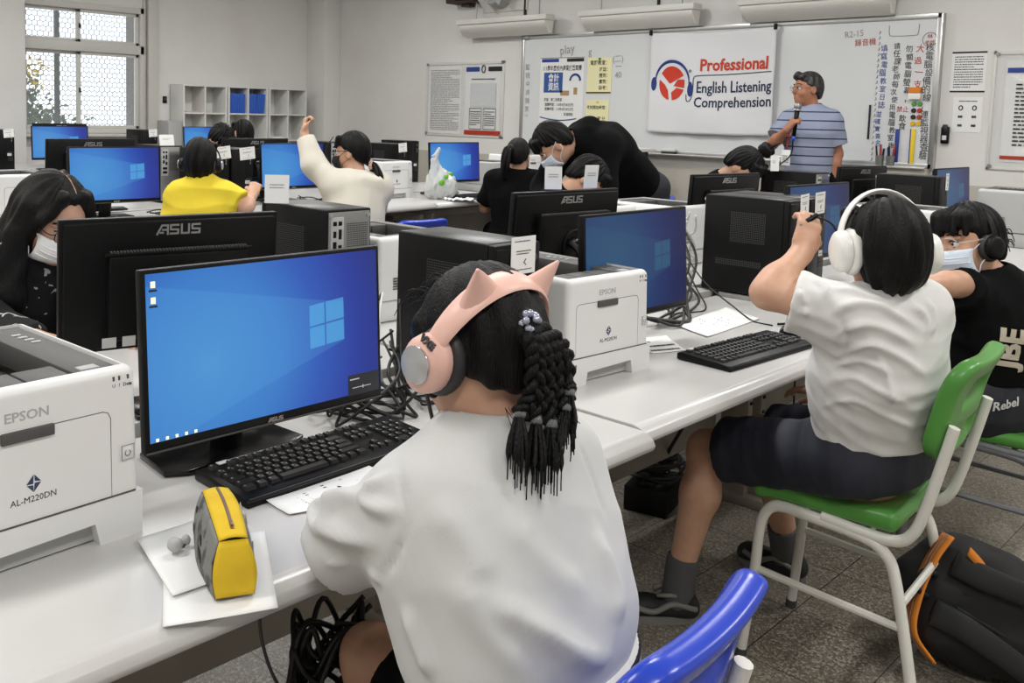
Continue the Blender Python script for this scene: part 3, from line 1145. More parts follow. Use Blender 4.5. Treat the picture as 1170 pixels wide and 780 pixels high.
def ban(u, v, off=0.0):
    x = (u - 0.5) * BW
    z = (v - 0.5) * BH + 0.012 * math.cos(u * 6.28) * (v - 0.4) - 0.02 * math.sin(u * math.pi) * (0.3 if v > 0.5 else 1.0)
    y = 0.006 * math.sin(u * 9 + v * 3) + 0.008 * (1 - v) * math.sin(u * 23 + 1.2) + 0.004 * math.sin(v * 13 + u * 5) - off
    return (x, y, z)


G().sheet(lambda u, v: ban(u, v), 48, 36, 0.002).obj('cloth', 'banner', bn, 180)


def ban_wrap(o):
    """lay lettering on the cloth's gentle waves"""
    for v in o.data.vertices:
        u, w = v.co.x / BW + 0.5, v.co.z / BH + 0.5
        p = ban(u, w, 0.0)
        v.co.y += p[1] - 0.0035
        v.co.z += p[2] - (w - 0.5) * BH
    return o


TB = Matrix.Rotation(math.pi / 2, 4, 'X')
g = G()
g.text('Professional', 0.148, TB @ Matrix.Translation((0.235, 0.155, 0)), 0.0006, bold=0.0042, squeeze=0.88)
ban_wrap(g.obj('red_words', mat('banner_red', (200, 62, 34), 0.7), bn, 0))
g = G()
g.text('English Listening', 0.128, TB @ Matrix.Translation((0.24, -0.035, 0)), 0.0006, bold=0.0018, squeeze=0.83)
g.text('Comprehension', 0.128, TB @ Matrix.Translation((0.235, -0.165, 0)), 0.0006, bold=0.0018, squeeze=0.86)
g.text('®', 0.04, TB @ Matrix.Translation((-0.175, 0.105, 0)), 0.0006)
g.tube([(-0.14, 0, 0.035), (-0.10, 0, 0.065), (0.2, 0, 0.072), (0.58, 0, 0.085)], 0.004, 5, 4)
g.tube([(-0.14, 0, 0.035), (-0.145, 0, -0.08), (-0.165, 0, -0.145), (-0.20, 0, -0.15), (-0.21, 0, -0.09)], 0.004, 5, 5)
ban_wrap(g.obj('navy_words', mat('banner_navy', (36, 44, 74), 0.7), bn, 0))
cx, cz = -0.36, 0.0


def disc_part(fn):
    pts = [p for p in ((cx + 0.135 * math.cos(a), cz + 0.145 * math.sin(a)) for a in np.linspace(0, 6.283, 60)) if fn(*p)]
    return pts


g = G()
g.prism([(cx + 0.13 * math.cos(a), cz + 0.15 * math.sin(a)) for a in np.linspace(0.45, 2.55, 20)] + [(cx - 0.02, cz + 0.0)], -0.0006, 0.0006, 'y')
g.prism([(cx + 0.13 * math.cos(a), cz + 0.15 * math.sin(a)) for a in np.linspace(2.95, 4.55, 16)] + [(cx - 0.035, cz - 0.06), (cx - 0.07, cz - 0.01)], -0.0006, 0.0006, 'y')
g.prism([(cx + 0.13 * math.cos(a), cz + 0.15 * math.sin(a)) for a in np.linspace(4.8, 5.95, 14)] + [(cx + 0.05, cz - 0.035), (cx + 0.0, cz - 0.08)], -0.0006, 0.0006, 'y')
g.prism([(cx + 0.13 * math.cos(a), cz + 0.15 * math.sin(a)) for a in np.linspace(6.05, 6.50, 8)] + [(cx + 0.06, cz + 0.03), (cx + 0.02, cz - 0.02)], -0.0006, 0.0006, 'y')
ban_wrap(g.obj('leaf_emblem', mat('emblem_red', (206, 58, 36), 0.7), bn, 0))
g = G()
g.tube([(cx + 0.175 * math.cos(a), 0, cz + 0.01 + 0.185 * math.sin(a)) for a in np.linspace(-0.15, 3.2, 28)], [0.004 + 0.010 * math.sin(k / 27 * math.pi) for k in range(28)], 6)
for s, z in ((-1, -0.01), (1, -0.05)):
    g.ell((cx + s * 0.19, 0, cz + z), (0.03, 0.002, 0.062), n=14)
ban_wrap(g.obj('headphone_emblem', mat('emblem_blue', (32, 56, 128), 0.7), bn, 0))
for s in (-1, 1):
    G().box((s * (BW / 2 - 0.01), -0.01, BH / 2 + 0.01), (0.022, 0.03, 0.05), 0.003).obj('clip', 'black', bn)

# framed notices
def notice_frame(name, x0, x1, z0, z1, label):
    t = thing(name, label, 'notice board', ((x0 + x1) / 2, FY, (z0 + z1) / 2), 0, 'clear framed notice boards')
    w, h = x1 - x0, z1 - z0
    G().box((0, -0.012, 0), (w, 0.006, h), 0.002).obj('acrylic_cover', mat('acrylic', (236, 238, 240), 0.06, alpha=0.12), t)
    g = G()
    for a, b, c, d in ((-w / 2, w / 2, h / 2 - 0.03, h / 2), (-w / 2, w / 2, -h / 2, -h / 2 + 0.02), (-w / 2, -w / 2 + 0.02, -h / 2, h / 2), (w / 2 - 0.05, w / 2, -h / 2, h / 2)):
        g.box(((a + b) / 2, -0.007, (c + d) / 2), (b - a, 0.012, d - c), 0.002)
    g.obj('backing_rim', 'lamp_white', t)
    for sx in (-1, 1):
        for sz in (-1, 1):
            G().cyl((sx * (w / 2 - 0.025), -0.012, sz * (h / 2 - 0.025)), (sx * (w / 2 - 0.025), -0.024, sz * (h / 2 - 0.025)), 0.014).obj('screw_cap', 'steel', t)
    return t


t = notice_frame('notice_board', -7.86, -6.66, 1.10, 1.945, 'clear framed notice board left of the whiteboard')
T = Matrix.Translation((-0.29, -0.0155, -0.01)) @ TB
wrect([(-0.265, 0.255, -0.385, 0.385)], t, Matrix.Translation((-0.29, -0.0075, -0.01)) @ TB, 'paper', 'text_sheet')
g = G(); scribble(g, T, 0.46, 0.70, 34, 5, 0.0002); g.obj('small_print', 'grey_ink', t, 0)
wrect([(-0.275, 0.275, -0.39, 0.39)], t, Matrix.Translation((0.30, -0.0075, -0.01)) @ TB, 'paper', 'certificate_sheet')
T = Matrix.Translation((0.30, -0.0155, -0.01)) @ TB
wrect([(-0.26, -0.06, 0.32, 0.37)], t, T, 'blue_ink', 'blue_heading')
wrect([(0.07, 0.27, 0.32, 0.37)], t, T, 'black_ink', 'black_heading')
wrect([(-0.27, 0.27, -0.385, -0.335)], t, T, 'red_ink', 'red_footer')
wrect([(-0.19, 0.19, -0.07, 0.19)], t, T, mat('faded_print', (206, 208, 210), 0.7), 'faded_form')
g = G()
scribble(g, T @ Matrix.Translation((0, 0.235, 0)), 0.34, 0.03, 1, 3)
for s in (-1, 1):
    T2 = T @ Matrix.Translation((s * 0.105, -0.20, 0))
    scribble(g, T2, 0.15, 0.17, 7, 9 + s)
    for a, b in (((-0.09, -0.12), (0.09, -0.12)), ((0.09, -0.12), (0.09, 0.11)), ((0.09, 0.11), (-0.09, 0.11)), ((-0.09, 0.11), (-0.09, -0.12))):
        g.tube([T2 @ Vector((*a, 0)), T2 @ Vector((*b, 0))], 0.003, 4)
g.tube([T @ Vector((0.025 * math.cos(a), 0.345 + 0.04 * math.sin(a), 0)) for a in np.linspace(0, 6.28, 16)], 0.006, 5)
g.obj('printed_forms', 'black_ink', t, 0)

t = notice_frame('notice_board', -2.02, -1.05, 1.045, 1.905, 'clear framed notice board right of the whiteboard')
wrect([(-0.40, 0.42, -0.37, 0.36)], t, Matrix.Translation((0.0, -0.0075, 0.0)) @ TB, 'paper', 'rules_sheet')
T = Matrix.Translation((0.0, -0.0155, 0.0)) @ TB
wrect([(-0.39, 0.40, 0.27, 0.305)], t, T, 'blue_ink', 'blue_heading')
wrect([(-0.40, 0.42, -0.35, -0.325)], t, T, 'red_ink', 'red_footer')
g = G(); scribble(g, T @ Matrix.Translation((0.02, -0.03, 0)), 0.70, 0.46, 16, 21); g.obj('small_print', 'black_ink', t, 0)
t, T = flat_sheet('notice', -2.295, -2.065, 1.605, 1.905, FY, 'paper', 'printed rules sheet taped on the wall right of the whiteboard', 'notice', 'sheets taped on the front wall')
wrect([(-0.115, 0.115, 0.137, 0.150), (-0.115, 0.115, -0.15, -0.138)], t, T, 'black_ink', 'heading_bars')
g = G(); scribble(g, T, 0.19, 0.24, 13, 31); g.obj('small_print', 'black_ink', t, 0)
t, T = flat_sheet('notice', -2.265, -2.07, 1.31, 1.57, FY, 'paper', 'sheet of small diagrams taped below the printed rules sheet', 'notice', 'sheets taped on the front wall')
g = G()
scribble(g, T @ Matrix.Translation((0, 0.10, 0)), 0.12, 0.02, 1, 5)
for i in range(6):
    c = Vector((-0.045 + 0.09 * (i % 2), 0.05 - 0.065 * (i // 2), 0))
    g.tube([T @ (c + Vector((0.012 * math.cos(a), 0.016 * math.sin(a) if i < 2 else 0.007 * math.sin(2 * a), 0))) for a in np.linspace(0, 6.28, 14)], 0.004, 5)
g.obj('diagrams', 'black_ink', t, 0)
t = thing('remote_holder', 'small black remote holder on the wall right of the whiteboard', 'remote holder', (-2.30, FY, 1.285))
G().box((0, -0.018, 0), (0.055, 0.034, 0.13), 0.01).obj('pocket', 'black', t)
G().box((0, -0.028, 0.03), (0.034, 0.02, 0.10), 0.006).obj('remote', 'black_gloss', t)
G().box((0, -0.037, -0.02), (0.03, 0.004, 0.035), 0.001).obj('front_plate', 'white_ink', t)

# lamps over the board: white housing above, angled reflector trough below
for x0, x1, lb in ((-7.17, -5.93, 'left'), (-5.54, -4.30, 'middle'), (-3.90, -2.66, 'right')):
    t = thing('board_lamp', 'white trough lamp over the whiteboard, the %s one of three' % lb, 'lamp', ((x0 + x1) / 2, FY - 0.18, 2.30), 0, 'lamps over the whiteboard')
    w = x1 - x0
    G().box((0, 0, 0.055), (w, 0.16, 0.055), 0.006).obj('housing', 'lamp_white', t)
    def refl(u, v):
        a = -0.2 + v * 1.9
        return ((u - 0.5) * w * 0.96, -0.055 + 0.13 * (1 - math.cos(a)) * 0.9, 0.025 - 0.13 * v)
    G().sheet(refl, 8, 10, 0.004).obj('reflector', 'lamp_white', t)
    G().cyl((-w * 0.46, 0.02, -0.012), (w * 0.46, 0.02, -0.012), 0.014, n=10).obj('tube', 'paper', t)
    for s in (-1, 1):
        G().prism([(-0.07, 0.03), (0.08, 0.03), (0.06, -0.10), (0.0, -0.10)], s * w * 0.482 - 0.004, s * w * 0.482 + 0.004, 'x').obj('end_cap', 'lamp_white', t)
        G().cyl((s * w * 0.35, 0.05, 0.08), (s * w * 0.35, 0.05, 0.9), 0.006, n=8).obj('rod', 'steel', t)
# fan and speaker at the top of the wall
t = thing('wall_speaker', 'dark brown box speaker high on the front wall', 'speaker', (-7.18, FY, 2.70))
G().box((0, -0.11, 0.06), (0.42, 0.2, 0.36), 0.012).obj('cabinet', 'brown', t)
G().box((0.06, -0.213, 0.06), (0.24, 0.012, 0.32), 0.004).obj('grille', 'black_matte', t)
G().box((0.0, -0.06, -0.13), (0.12, 0.1, 0.05), 0.004).obj('bracket', 'brown', t)
t = thing('wall_fan', 'white wall fan with grey motor cover above the left lamp', 'fan', (-6.68, FY, 2.58))
G().box((0, -0.01, 0.06), (0.62, 0.018, 0.34), 0.004).obj('back_plate', 'lamp_white', t)
g = G()
g.lathe([(0.02, 0.17), (0.10, 0.16), (0.13, 0.10), (0.14, 0.02), (0.14, 0.0)], Matrix.Translation((-0.05, -0.02, 0.06)) @ Matrix.Rotation(math.pi / 2, 4, 'X'))
g.obj('motor_cover', 'printer_silver', t)
G().cyl((-0.05, -0.18, 0.06), (-0.05, -0.21, 0.06), 0.03, bev=0.005).obj('hub', 'lamp_white', t)
g = G()
for k in range(3):
    a = k * 2.094 + 0.4
    T = Matrix.Translation((-0.05, -0.20, 0.06)) @ Matrix.Rotation(a, 4, 'Y')
    g.T = T
    g.sheet(lambda u, v: (0.02 + 0.15 * u, 0.02 * (v - 0.5), (v - 0.5) * 0.09 * (0.5 + u)), 6, 4, 0.002)
g.T = None
g.obj('blades', 'printer_silver', t)
G().tube([(0.22, -0.03, 0.10), (0.25, -0.06, 0.06), (0.20, -0.07, 0.02), (0.16, -0.04, 0.06)], 0.015, 8, 4).obj('pull_knob', 'lamp_white', t)
for x in (-6.40, -4.80):
    o = G().box((x, FY - 0.012, 2.80), (0.025, 0.022, 0.9), 0.003).obj('conduit', 'cable')
    tag(o, 'dark cable conduit running up the wall beside the %s' % ('wall fan' if x < -6 else 'middle trough lamp'), 'conduit')

# lectern in front of the board
t = thing('lectern', 'black lectern cabinet with white top behind the bending man', 'lectern', (-4.78, 7.14, 0))
G().box((0, 0, 0.53), (0.44, 0.42, 1.06), 0.01).obj('cabinet', 'black_matte', t)
G().box((0, 0, 1.075), (0.54, 0.50, 0.03), 0.006).obj('top', 'paper', t)
G().box((0, -0.212, 0.55), (0.36, 0.008, 0.86), 0.003).obj('door', 'black', t)

# open cube shelves along the window wall with blue binders
SX = XL + 0.17
for i, (y0, y1) in enumerate(((5.535, 6.115), (6.14, 6.705), (6.73, 7.305))):
    lb = ['white cube shelf unit nearest the window', 'middle white cube shelf unit holding blue binders', 'white cube shelf unit nearest the corner'][i]
    t = thing('cube_shelf', lb, 'shelf', (SX, (y0 + y1) / 2, 0), 0, 'white cube shelves')
    w, H = y1 - y0, 1.622
    for s in (-1, 1):
        G().box((0, s * (w / 2 - 0.009), H / 2), (0.30, 0.018, H), 0.001).obj('side_panel', 'shelf', t)
    G().box((0, 0, H / 2), (0.296, 0.018, H - 0.03), 0.001).obj('divider', 'shelf', t)
    for k in range(6):
        G().box((0, 0, 0.010 + k * (H - 0.02) / 5), (0.30, w - 0.034, 0.018), 0.001).obj('shelf_board', 'shelf', t)
    G().box((-0.147, 0, H / 2), (0.006, w - 0.03, H - 0.02)).obj('back_panel', 'shelf', t)
bind_m = [mat('binder_blue', (44, 104, 196), 0.5), mat('binder_blue_violet', (54, 92, 200), 0.5)]
zb = 0.010 + 3 * 0.3204 + 0.3204 + 0.0092
zb = 0.010 + 4 * (1.602) / 5 + 0.0095
for side, (y0, n) in enumerate(((6.165, 8), (6.44, 8))):
    for k in range(n):
        w = 0.026
        y = y0 + 0.013 + k * 0.0275
        t = thing('binder', 'blue binder standing in the %s upper cube of the middle shelf' % ('left' if side == 0 else 'right'), 'binder', (SX + 0.035, y, zb), 0, 'blue binders in the %s cube' % ('left' if side == 0 else 'right'))
        G().box((0, 0, 0.118), (0.20, w, 0.236), 0.003).obj('cover', bind_m[(k * 3 + side) % 2], t)
        G().box((0.1005, 0, 0.15), (0.001, w * 0.5, 0.07)).obj('spine_label', bind_m[(k * 3 + side + 1) % 2], t)
        if side == 1 and k > 3:
            t.rotation_euler = (-0.05 - 0.012 * (k - 4), 0, 0)
            t.location.z += 0.003
o = G().box((0, 0, 0.008), (0.22, 0.20, 0.016), 0.002).box((0.01, 0.01, 0.022), (0.21, 0.19, 0.012), 0.002, rot=(0, 0, 0.1)).box((0.0, -0.01, 0.034), (0.2, 0.19, 0.012), 0.002, rot=(0, 0, -0.08)).obj('paper_stack', 'paper')
o.location = (SX + 0.02, 6.88, 0.010 + 3 * 1.602 / 5 + 0.0095)
tag(o, 'loose stack of white papers in a lower cube of the corner shelf', 'papers')
o = G().box((0, 0, 0.11), (0.2, 0.012, 0.22), 0.002).obj('folder', 'hedge')
o.location = (SX + 0.02, 5.85, zb)
tag(o, 'thin dark green folder standing in the shelf nearest the window', 'folder')
o = G().box((0, 0, 0.006), (0.2, 0.20, 0.012), 0.002).obj('book', mat('tan_cover', (206, 170, 140), 0.6))
o.location = (SX + 0.03, 5.68, zb)
tag(o, 'flat tan book lying in the shelf nearest the window', 'book')
# low cabinet between window and shelves, thermos-like red thing and speaker far back
o = G().box((0, 0, 0.60), (0.3, 0.17, 1.2), 0.006).obj('side_cabinet', 'printer_silver')
o.location = (SX - 0.0, 5.43, 0)
tag(o, 'narrow grey cabinet between the window and the cube shelves', 'cabinet')
t = thing('wall_switch', 'black switch plate on the wall beside the shelf top', 'switch', (XL, 5.47, 1.44))
G().box((0.008, 0, 0), (0.016, 0.05, 0.08), 0.003).obj('plate', 'black', t)
G().box((0.018, 0, 0.005), (0.008, 0.02, 0.03), 0.002).obj('rocker', 'cable_grey', t)

# ------------------------------------------------------------------ equipment builders (local frames: front faces +x, origin on what it stands on)
def grid_quads(g, fn, nu, nv, su, sv):
    """small raised rectangles: fn(u,v) -> (point, right, up) of each cell"""
    for i in range(nu):
        for j in range(nv):
            p, r_, u_ = fn((i + 0.5) / nu, (j + 0.5) / nv)
            p, r_, u_ = Vector(p), Vector(r_) * su / 2, Vector(u_) * sv / 2
            g.poly([p - r_ - u_, p + r_ - u_, p + r_ + u_, p - r_ + u_], [(0, 1, 2, 3)])


FX = Matrix(((0, 0, 1, 0), (1, 0, 0, 0), (0, 1, 0, 0), (0, 0, 0, 1)))      # text plane facing +x: right=+y, up=+z
BXm = Matrix(((0, 0, -1, 0), (-1, 0, 0, 0), (0, 1, 0, 0), (0, 0, 0, 1)))   # facing -x: right=-y, up=+z
FYm = Matrix(((1, 0, 0, 0), (0, 0, -1, 0), (0, 1, 0, 0), (0, 0, 0, 1)))    # facing -y


def strokes(g, T, segs, w, th=0.0008):
    for a, b in segs:
        a, b = Vector((*a, 0)), Vector((*b, 0))
        d = (b - a).normalized()
        n = Vector((-d.y, d.x, 0)) * w / 2
        a, b = a - d * w * 0.3, b + d * w * 0.3
        q = [T @ (p + Vector((0, 0, th))) for p in (a - n, b - n, b + n, a + n)]
        q0 = [T @ p for p in (a - n, b - n, b + n, a + n)]
        g.poly(q0 + q, [(4, 5, 6, 7), (0, 1, 5, 4), (1, 2, 6, 5), (2, 3, 7, 6), (3, 0, 4, 7)])


def asus_logo(g, T, h):
    """angular four letter maker's mark, centred"""
    w = 0.95 * h
    x = -2.25 * h
    S = [((0.06, 0.95), (0.95, 0.95)), ((0.06, 0.95), (0.06, 0.52)), ((0.06, 0.5), (0.9, 0.46)), ((0.9, 0.48), (0.9, 0.06)), ((0.9, 0.05), (0.0, 0.05))]
    A = [((-0.25, 0.0), (0.30, 0.95)), ((0.30, 0.95), (1.0, 0.95)), ((0.35, 0.48), (0.95, 0.48)), ((0.95, 0.95), (0.95, 0.0)), ((0.1, 0.18), (0.45, 0.18))]
    U = [((0.08, 1.0), (0.08, 0.05)), ((0.08, 0.05), (0.9, 0.05)), ((0.9, 0.05), (0.9, 1.0))]
    for i, L in enumerate((A, S, U, S)):
        off = x + i * 1.16 * h + 0.1 * h
        strokes(g, T, [((off + a[0] * w, (a[1] - 0.5) * h), (off + b[0] * w, (b[1] - 0.5) * h)) for a, b in L], h * 0.2)


def diamond(g, T, s):
    for a, b, c in (((0, 1), (-0.85, 0), (-0.05, -0.05)), ((0.08, 1), (0.85, 0.1), (0.12, 0.25)), ((0, -1), (-0.8, -0.1), (-0.05, -0.2)), ((0, -1), (0.85, 0), (0.1, 0.05))):
        g.poly([T @ Vector((p[0] * s, p[1] * s, 0.0006)) for p in (a, b, c)], [(0, 1, 2)])


def make_printer(label, detail=True, body='printer'):
    t = thing('laser_printer', label, 'printer')
    W, D, H = 0.32, 0.385, 0.257
    b2 = bmesh.new()
    bmesh.ops.create_cube(b2, size=1)
    bmesh.ops.scale(b2, vec=(D, W, H - 0.068), verts=b2.verts)
    bmesh.ops.translate(b2, vec=(-D / 2, 0, 0.068 + (H - 0.068) / 2), verts=b2.verts)
    # the sides lean in slightly towards the top
    for v in b2.verts:
        if v.co.z > 0.2:
            v.co.y *= 0.975
            v.co.x = -D / 2 + (v.co.x + D / 2) * 0.975
    ed = [e for e in b2.edges if abs(e.verts[0].co.z - e.verts[1].co.z) > 0.1 or (e.verts[0].co.z > 0.2 and e.verts[1].co.z > 0.2)]
    bmesh.ops.bevel(b2, geom=ed, offset=0.016, segments=4, profile=0.5, affect='EDGES')
    top = max((f for f in b2.faces if f.normal.z > 0.99), key=lambda f: f.calc_area())
    bmesh.ops.inset_region(b2, faces=[top], thickness=0.004)
    for v in top.verts:
        v.co.z -= 0.07
    g = G(); g.merge(b2); g.obj('body', body, t)
    # paper tray with finger notch
    def yz(z):
        return W / 2 + 0.002 - (0.002 if z > 0.06 else 0)
    n0, n1 = -0.088, 0.092
    prof = [(-0.161, 0.0), (n0, 0.0), (n0 + 0.004, 0.030), (n1 - 0.008, 0.034), (n1, 0.0), (0.161, 0.0), (0.161, 0.066), (-0.161, 0.066)]
    g = G(); g.prism(prof, -0.06, 0.003, 'x'); g.box((-0.21, 0, 0.033), (0.33, 0.318, 0.064), 0.006)
    g.obj('paper_tray', body, t)
    G().box((-0.04, 0.002, 0.018), (0.05, 0.176, 0.03)).obj('notch_recess', 'printer_silver', t)
    # deck with the output pit
    zt = H - 0.004
    g = G()
    dx0, dx1, dy = -D + 0.022, -0.021, W / 2 - 0.0225
    px0, px1, py0, py1 = -0.315, -0.104, -dy + 0.012, 0.072
    g.box(((dx0 + dx1) / 2, (py1 + dy) / 2, zt - 0.02), (dx1 - dx0, dy - py1, 0.04), 0.003)
    g.box(((dx0 + dx1) / 2, (-dy + py0) / 2, zt - 0.02), (dx1 - dx0, py0 + dy, 0.04), 0.003)
    g.box(((dx0 + px0) / 2, (py0 + py1) / 2, zt - 0.02), (px0 - dx0, py1 - py0, 0.04), 0.003)
    g.box(((-0.033 + dx1) / 2, (py0 + py1) / 2, zt - 0.02), (dx1 + 0.033, py1 - py0, 0.04), 0.003)
    g.obj('deck', 'printer_grey', t)
    g = G()
    n = 3
    for i in range(n):
        a = py0 + (py1 - py0) * i / n
        g.box(((px1 - 0.033) / 2, a + (py1 - py0) / n / 2, zt - 0.023), (0.069, (py1 - py0) / n - 0.004, 0.04), 0.002)
    g.obj('stacker_panel', 'printer_grey', t)
    G().poly([(px0, py0, H - 0.062), (px0, py1, H - 0.062), (px1, py1, H - 0.050), (px1, py0, H - 0.050)], [(0, 3, 2, 1)]).obj('output_slot', 'dark_slot', t)
    g = G()
    for k in range(4):
        g.box((-0.30 + 0.020 * k, 0.106 + 0.002 * k, zt + 0.0005), (0.008, 0.016, 0.003), 0.0015)
    g.obj('buttons', 'printer_silver', t)
    G().box((-0.045, 0.098, zt + 0.0005), (0.020, 0.03, 0.004), 0.0015).obj('release_tab', 'printer_silver', t)
    xf = 0.0004
    # front door outline, grip, lettering
    g = G()
    y0, y1, z0, z1 = -0.127, 0.112, 0.068, 0.196
    pts = [(y0, z0), (y0, z1 - 0.012), (y0 + 0.004, z1 - 0.003), (y0 + 0.012, z1), (y1 - 0.012, z1), (y1 - 0.004, z1 - 0.003), (y1, z1 - 0.012), (y1, z0)]
    g.tube([(-0.0008 - max(0, z - 0.2) * 0.1 - 0.0045 * (z - 0.068) / 0.19, y, z) for y, z in pts], 0.0011, 5)
    g.box((0.0005, 0, 0.067), (0.004, W - 0.02, 0.0014))
    g.obj('door_seam', 'printer_grey', t)
    G().box((-0.004, -0.012, 0.190), (0.012, 0.075, 0.016), 0.002).obj('door_grip', 'printer_grey', t)
    def T(y, z):
        return Matrix.Translation((-0.0003 - 0.0046 * (z - 0.068) / 0.19, y, z)) @ FX
    if detail:
        G().text('EPSON', 0.019, T(-0.012, 0.2165), 0.0006, bold=0.0003, squeeze=1.1).obj('brand_letters', 'printer_silver', t, 0)
        g = G(); g.text('AL-M220DN', 0.0125, T(-0.005, 0.098), 0.0006, bold=0.0)
        g.obj('model_letters', 'black_ink', t, 0)
        g = G(); diamond(g, T(-0.005, 0.1195), 0.0125); g.obj('emblem', mat('emblem_ink', (46, 62, 92), 0.6), t, 0)
        g = G()
        g.box((-0.004, 0.138, 0.128), (0.008, 0.019, 0.021), 0.003)
        g.obj('power_button', body, t)
        g = G()
        g.tube([(0.0006, 0.138 + 0.010 * sy, 0.128 + 0.011 * sz) for sy, sz in ((-1, -1), (1, -1), (1, 1), (-1, 1))], 0.0007, 4, closed=True)
        g.tube([(0.0006, 0.138 + 0.0045 * math.sin(a), 0.127 + 0.0045 * math.cos(a)) for a in np.linspace(0.6, 5.7, 12)], 0.0006, 4)
        g.obj('power_symbol', 'printer_grey', t, 0)
        g = G()
        for k, y in enumerate((0.118, 0.127, 0.141)):
            g.box((-0.0065, y, 0.241), (0.005, 0.004, 0.007), 0.001)
        g.obj('indicator_lamps', 'printer_grey', t)
        G().text('Data', 0.0075, T(0.140, 0.2305), 0.0005).text('?', 0.0075, T(0.127, 0.2305), 0.0005).text('U', 0.007, T(0.118, 0.2305), 0.0005).obj('lamp_legends', 'black_ink', t, 0)
        G().box((0.0025, -0.128, 0.045), (0.002, 0.004, 0.018)).obj('tray_gauge', 'printer_grey', t)
    # rear and side louvres
    g = G()
    for k in range(5):
        g.box((-D + 0.11, -W / 2 - 0.001, 0.10 + 0.008 * k), (0.05, 0.004, 0.003))
        g.box((-D - 0.000, 0.07, 0.10 + 0.008 * k), (0.006, 0.06, 0.003))
    g.obj('louvres', 'printer_grey', t)
    return t


def make_monitor(label, screen='screen', group=None, ui=False):
    t = thing('monitor', label, 'monitor', group=group)
    W, H, tilt, z0 = 0.492, 0.292, 0.065, 0.095
    R = Matrix.Translation((0, 0, z0)) @ Matrix.Rotation(-tilt, 4, 'Y')
    g = G(R)
    g.box((-0.006, 0, H / 2), (0.018, W, H), 0.003)
    g.box((-0.016, 0, H / 2), (0.016, W - 0.016, H - 0.016), 0.004)
    panel = g.obj('panel', 'black', t)
    s = G().box((0, 0, 0), (0.002, 0.476, 0.266)).obj('screen', screen, t)
    s.matrix_local = R @ Matrix.Translation((0.0031, 0, H / 2 + 0.006))
    g = G(R)
    g.box((0.0036, 0, 0.0035), (0.003, W - 0.002, 0.003), 0.001)
    g.obj('chin_strip', 'cable_grey', t)
    g = G(R); asus_logo(g, Matrix.Translation((0.0032, 0, 0.0095)) @ FX, 0.0065); g.obj('maker_letters', 'silver', t, 0)
    if ui:
        g = G(R)
        X = 0.0046
        for k, zz in enumerate((0.268, 0.243)):
            g.box((X, -0.226, zz), (0.0008, 0.008, 0.010), 0.0003)
        for k in range(5):
            g.box((X, -0.226 + 0.017 * k, 0.0225), (0.0008, 0.005, 0.005), 0.0003)
        g.obj('desktop_icons', mat('icon_glow', (250, 236, 190), 0.5, emit=((250, 236, 200), 0.75)), t)
        g = G(R)
        g.box((X - 0.0004, 0.2, 0.0365), (0.0008, 0.074, 0.038), 0.0002)
        pm = mat('popup_glow', (20, 22, 26), 0.5, emit=((28, 30, 36), 0.8))
        g.obj('volume_popup', pm, t)
        for zz in (0.2585, 0.2335):
            G(R).box((X - 0.0004, -0.226, zz), (0.0006, 0.014, 0.0035)).obj('icon_caption', pm, t)
        g = G(R)
        g.box((X + 0.0003, 0.195, 0.031), (0.0006, 0.045, 0.0012)); g.box((X + 0.0003, 0.178, 0.047), (0.0006, 0.022, 0.002)); g.box((X + 0.0003, 0.198, 0.031), (0.0006, 0.002, 0.006))
        g.obj('popup_print', mat('popup_text', (160, 160, 165), 0.5, emit=((170, 172, 178), 0.6)), t)
    # back: raised housing with vent lip, logo, socket bay, sticker
    g = G(R)
    g.box((-0.037, -0.005, 0.124), (0.034, 0.315, 0.187), 0.008)
    g.box((-0.050, -0.005, 0.2195), (0.010, 0.330, 0.007), 0.002)
    hs = g.obj('rear_housing', 'black', t)
    g = G(R)
    for k in range(44):
        g.box((-0.047, -0.155 + 0.007 * k, 0.2245), (0.013, 0.003, 0.004))
    g.obj('vent_teeth', 'cable_grey', t)
    g = G(R); asus_logo(g, Matrix.Translation((-0.0245, -0.008, 0.264)) @ BXm, 0.021); g.obj('maker_letters', 'silver', t, 0)
    g = G(R)
    g.box((-0.0545, 0.15, 0.03), (0.001, 0.03, 0.022)); g.box((-0.0545, 0.108, 0.03), (0.001, 0.028, 0.022))
    g.obj('sticker', 'white_ink', t)
    g = G(R)
    g.tube([(-0.055, 0.05 * math.cos(a), 0.12 + 0.05 * math.sin(a)) for a in np.linspace(0, 6.28, 24)], 0.006, 6, closed=True)
    g.box((-0.054, 0.0, 0.185), (0.006, 0.11, 0.006), 0.002)
    g.obj('stand_socket', 'black_matte', t)
    # stand
    g = G()
    g.tube([(-0.055, 0, 0.225), (-0.105, 0, 0.20), (-0.135, 0, 0.13), (-0.150, 0, 0.06), (-0.158, 0, 0.010)], 0.018, 10, 5, flat=((0, 1, 0), 1.9))
    g.obj('stand_neck', 'black_matte', t)
    G().box((-0.077, 0, 0.222), (0.05, 0.052, 0.006), 0.002, rot=(0, 0.55, 0)).obj('neck_plate', 'steel', t)
    g = G()
    g.prism([(-0.095 - 0.02 * (abs(s) > 0.9), 0.15 * s) for s in np.linspace(-1, 1, 9)] + [(-0.245 + 0.02 * (abs(s) > 0.9), 0.14 * s) for s in np.linspace(1, -1, 9)], 0.0, 0.011, 'z', 0.003)
    g.obj('stand_base', 'black_gloss', t)
    return t


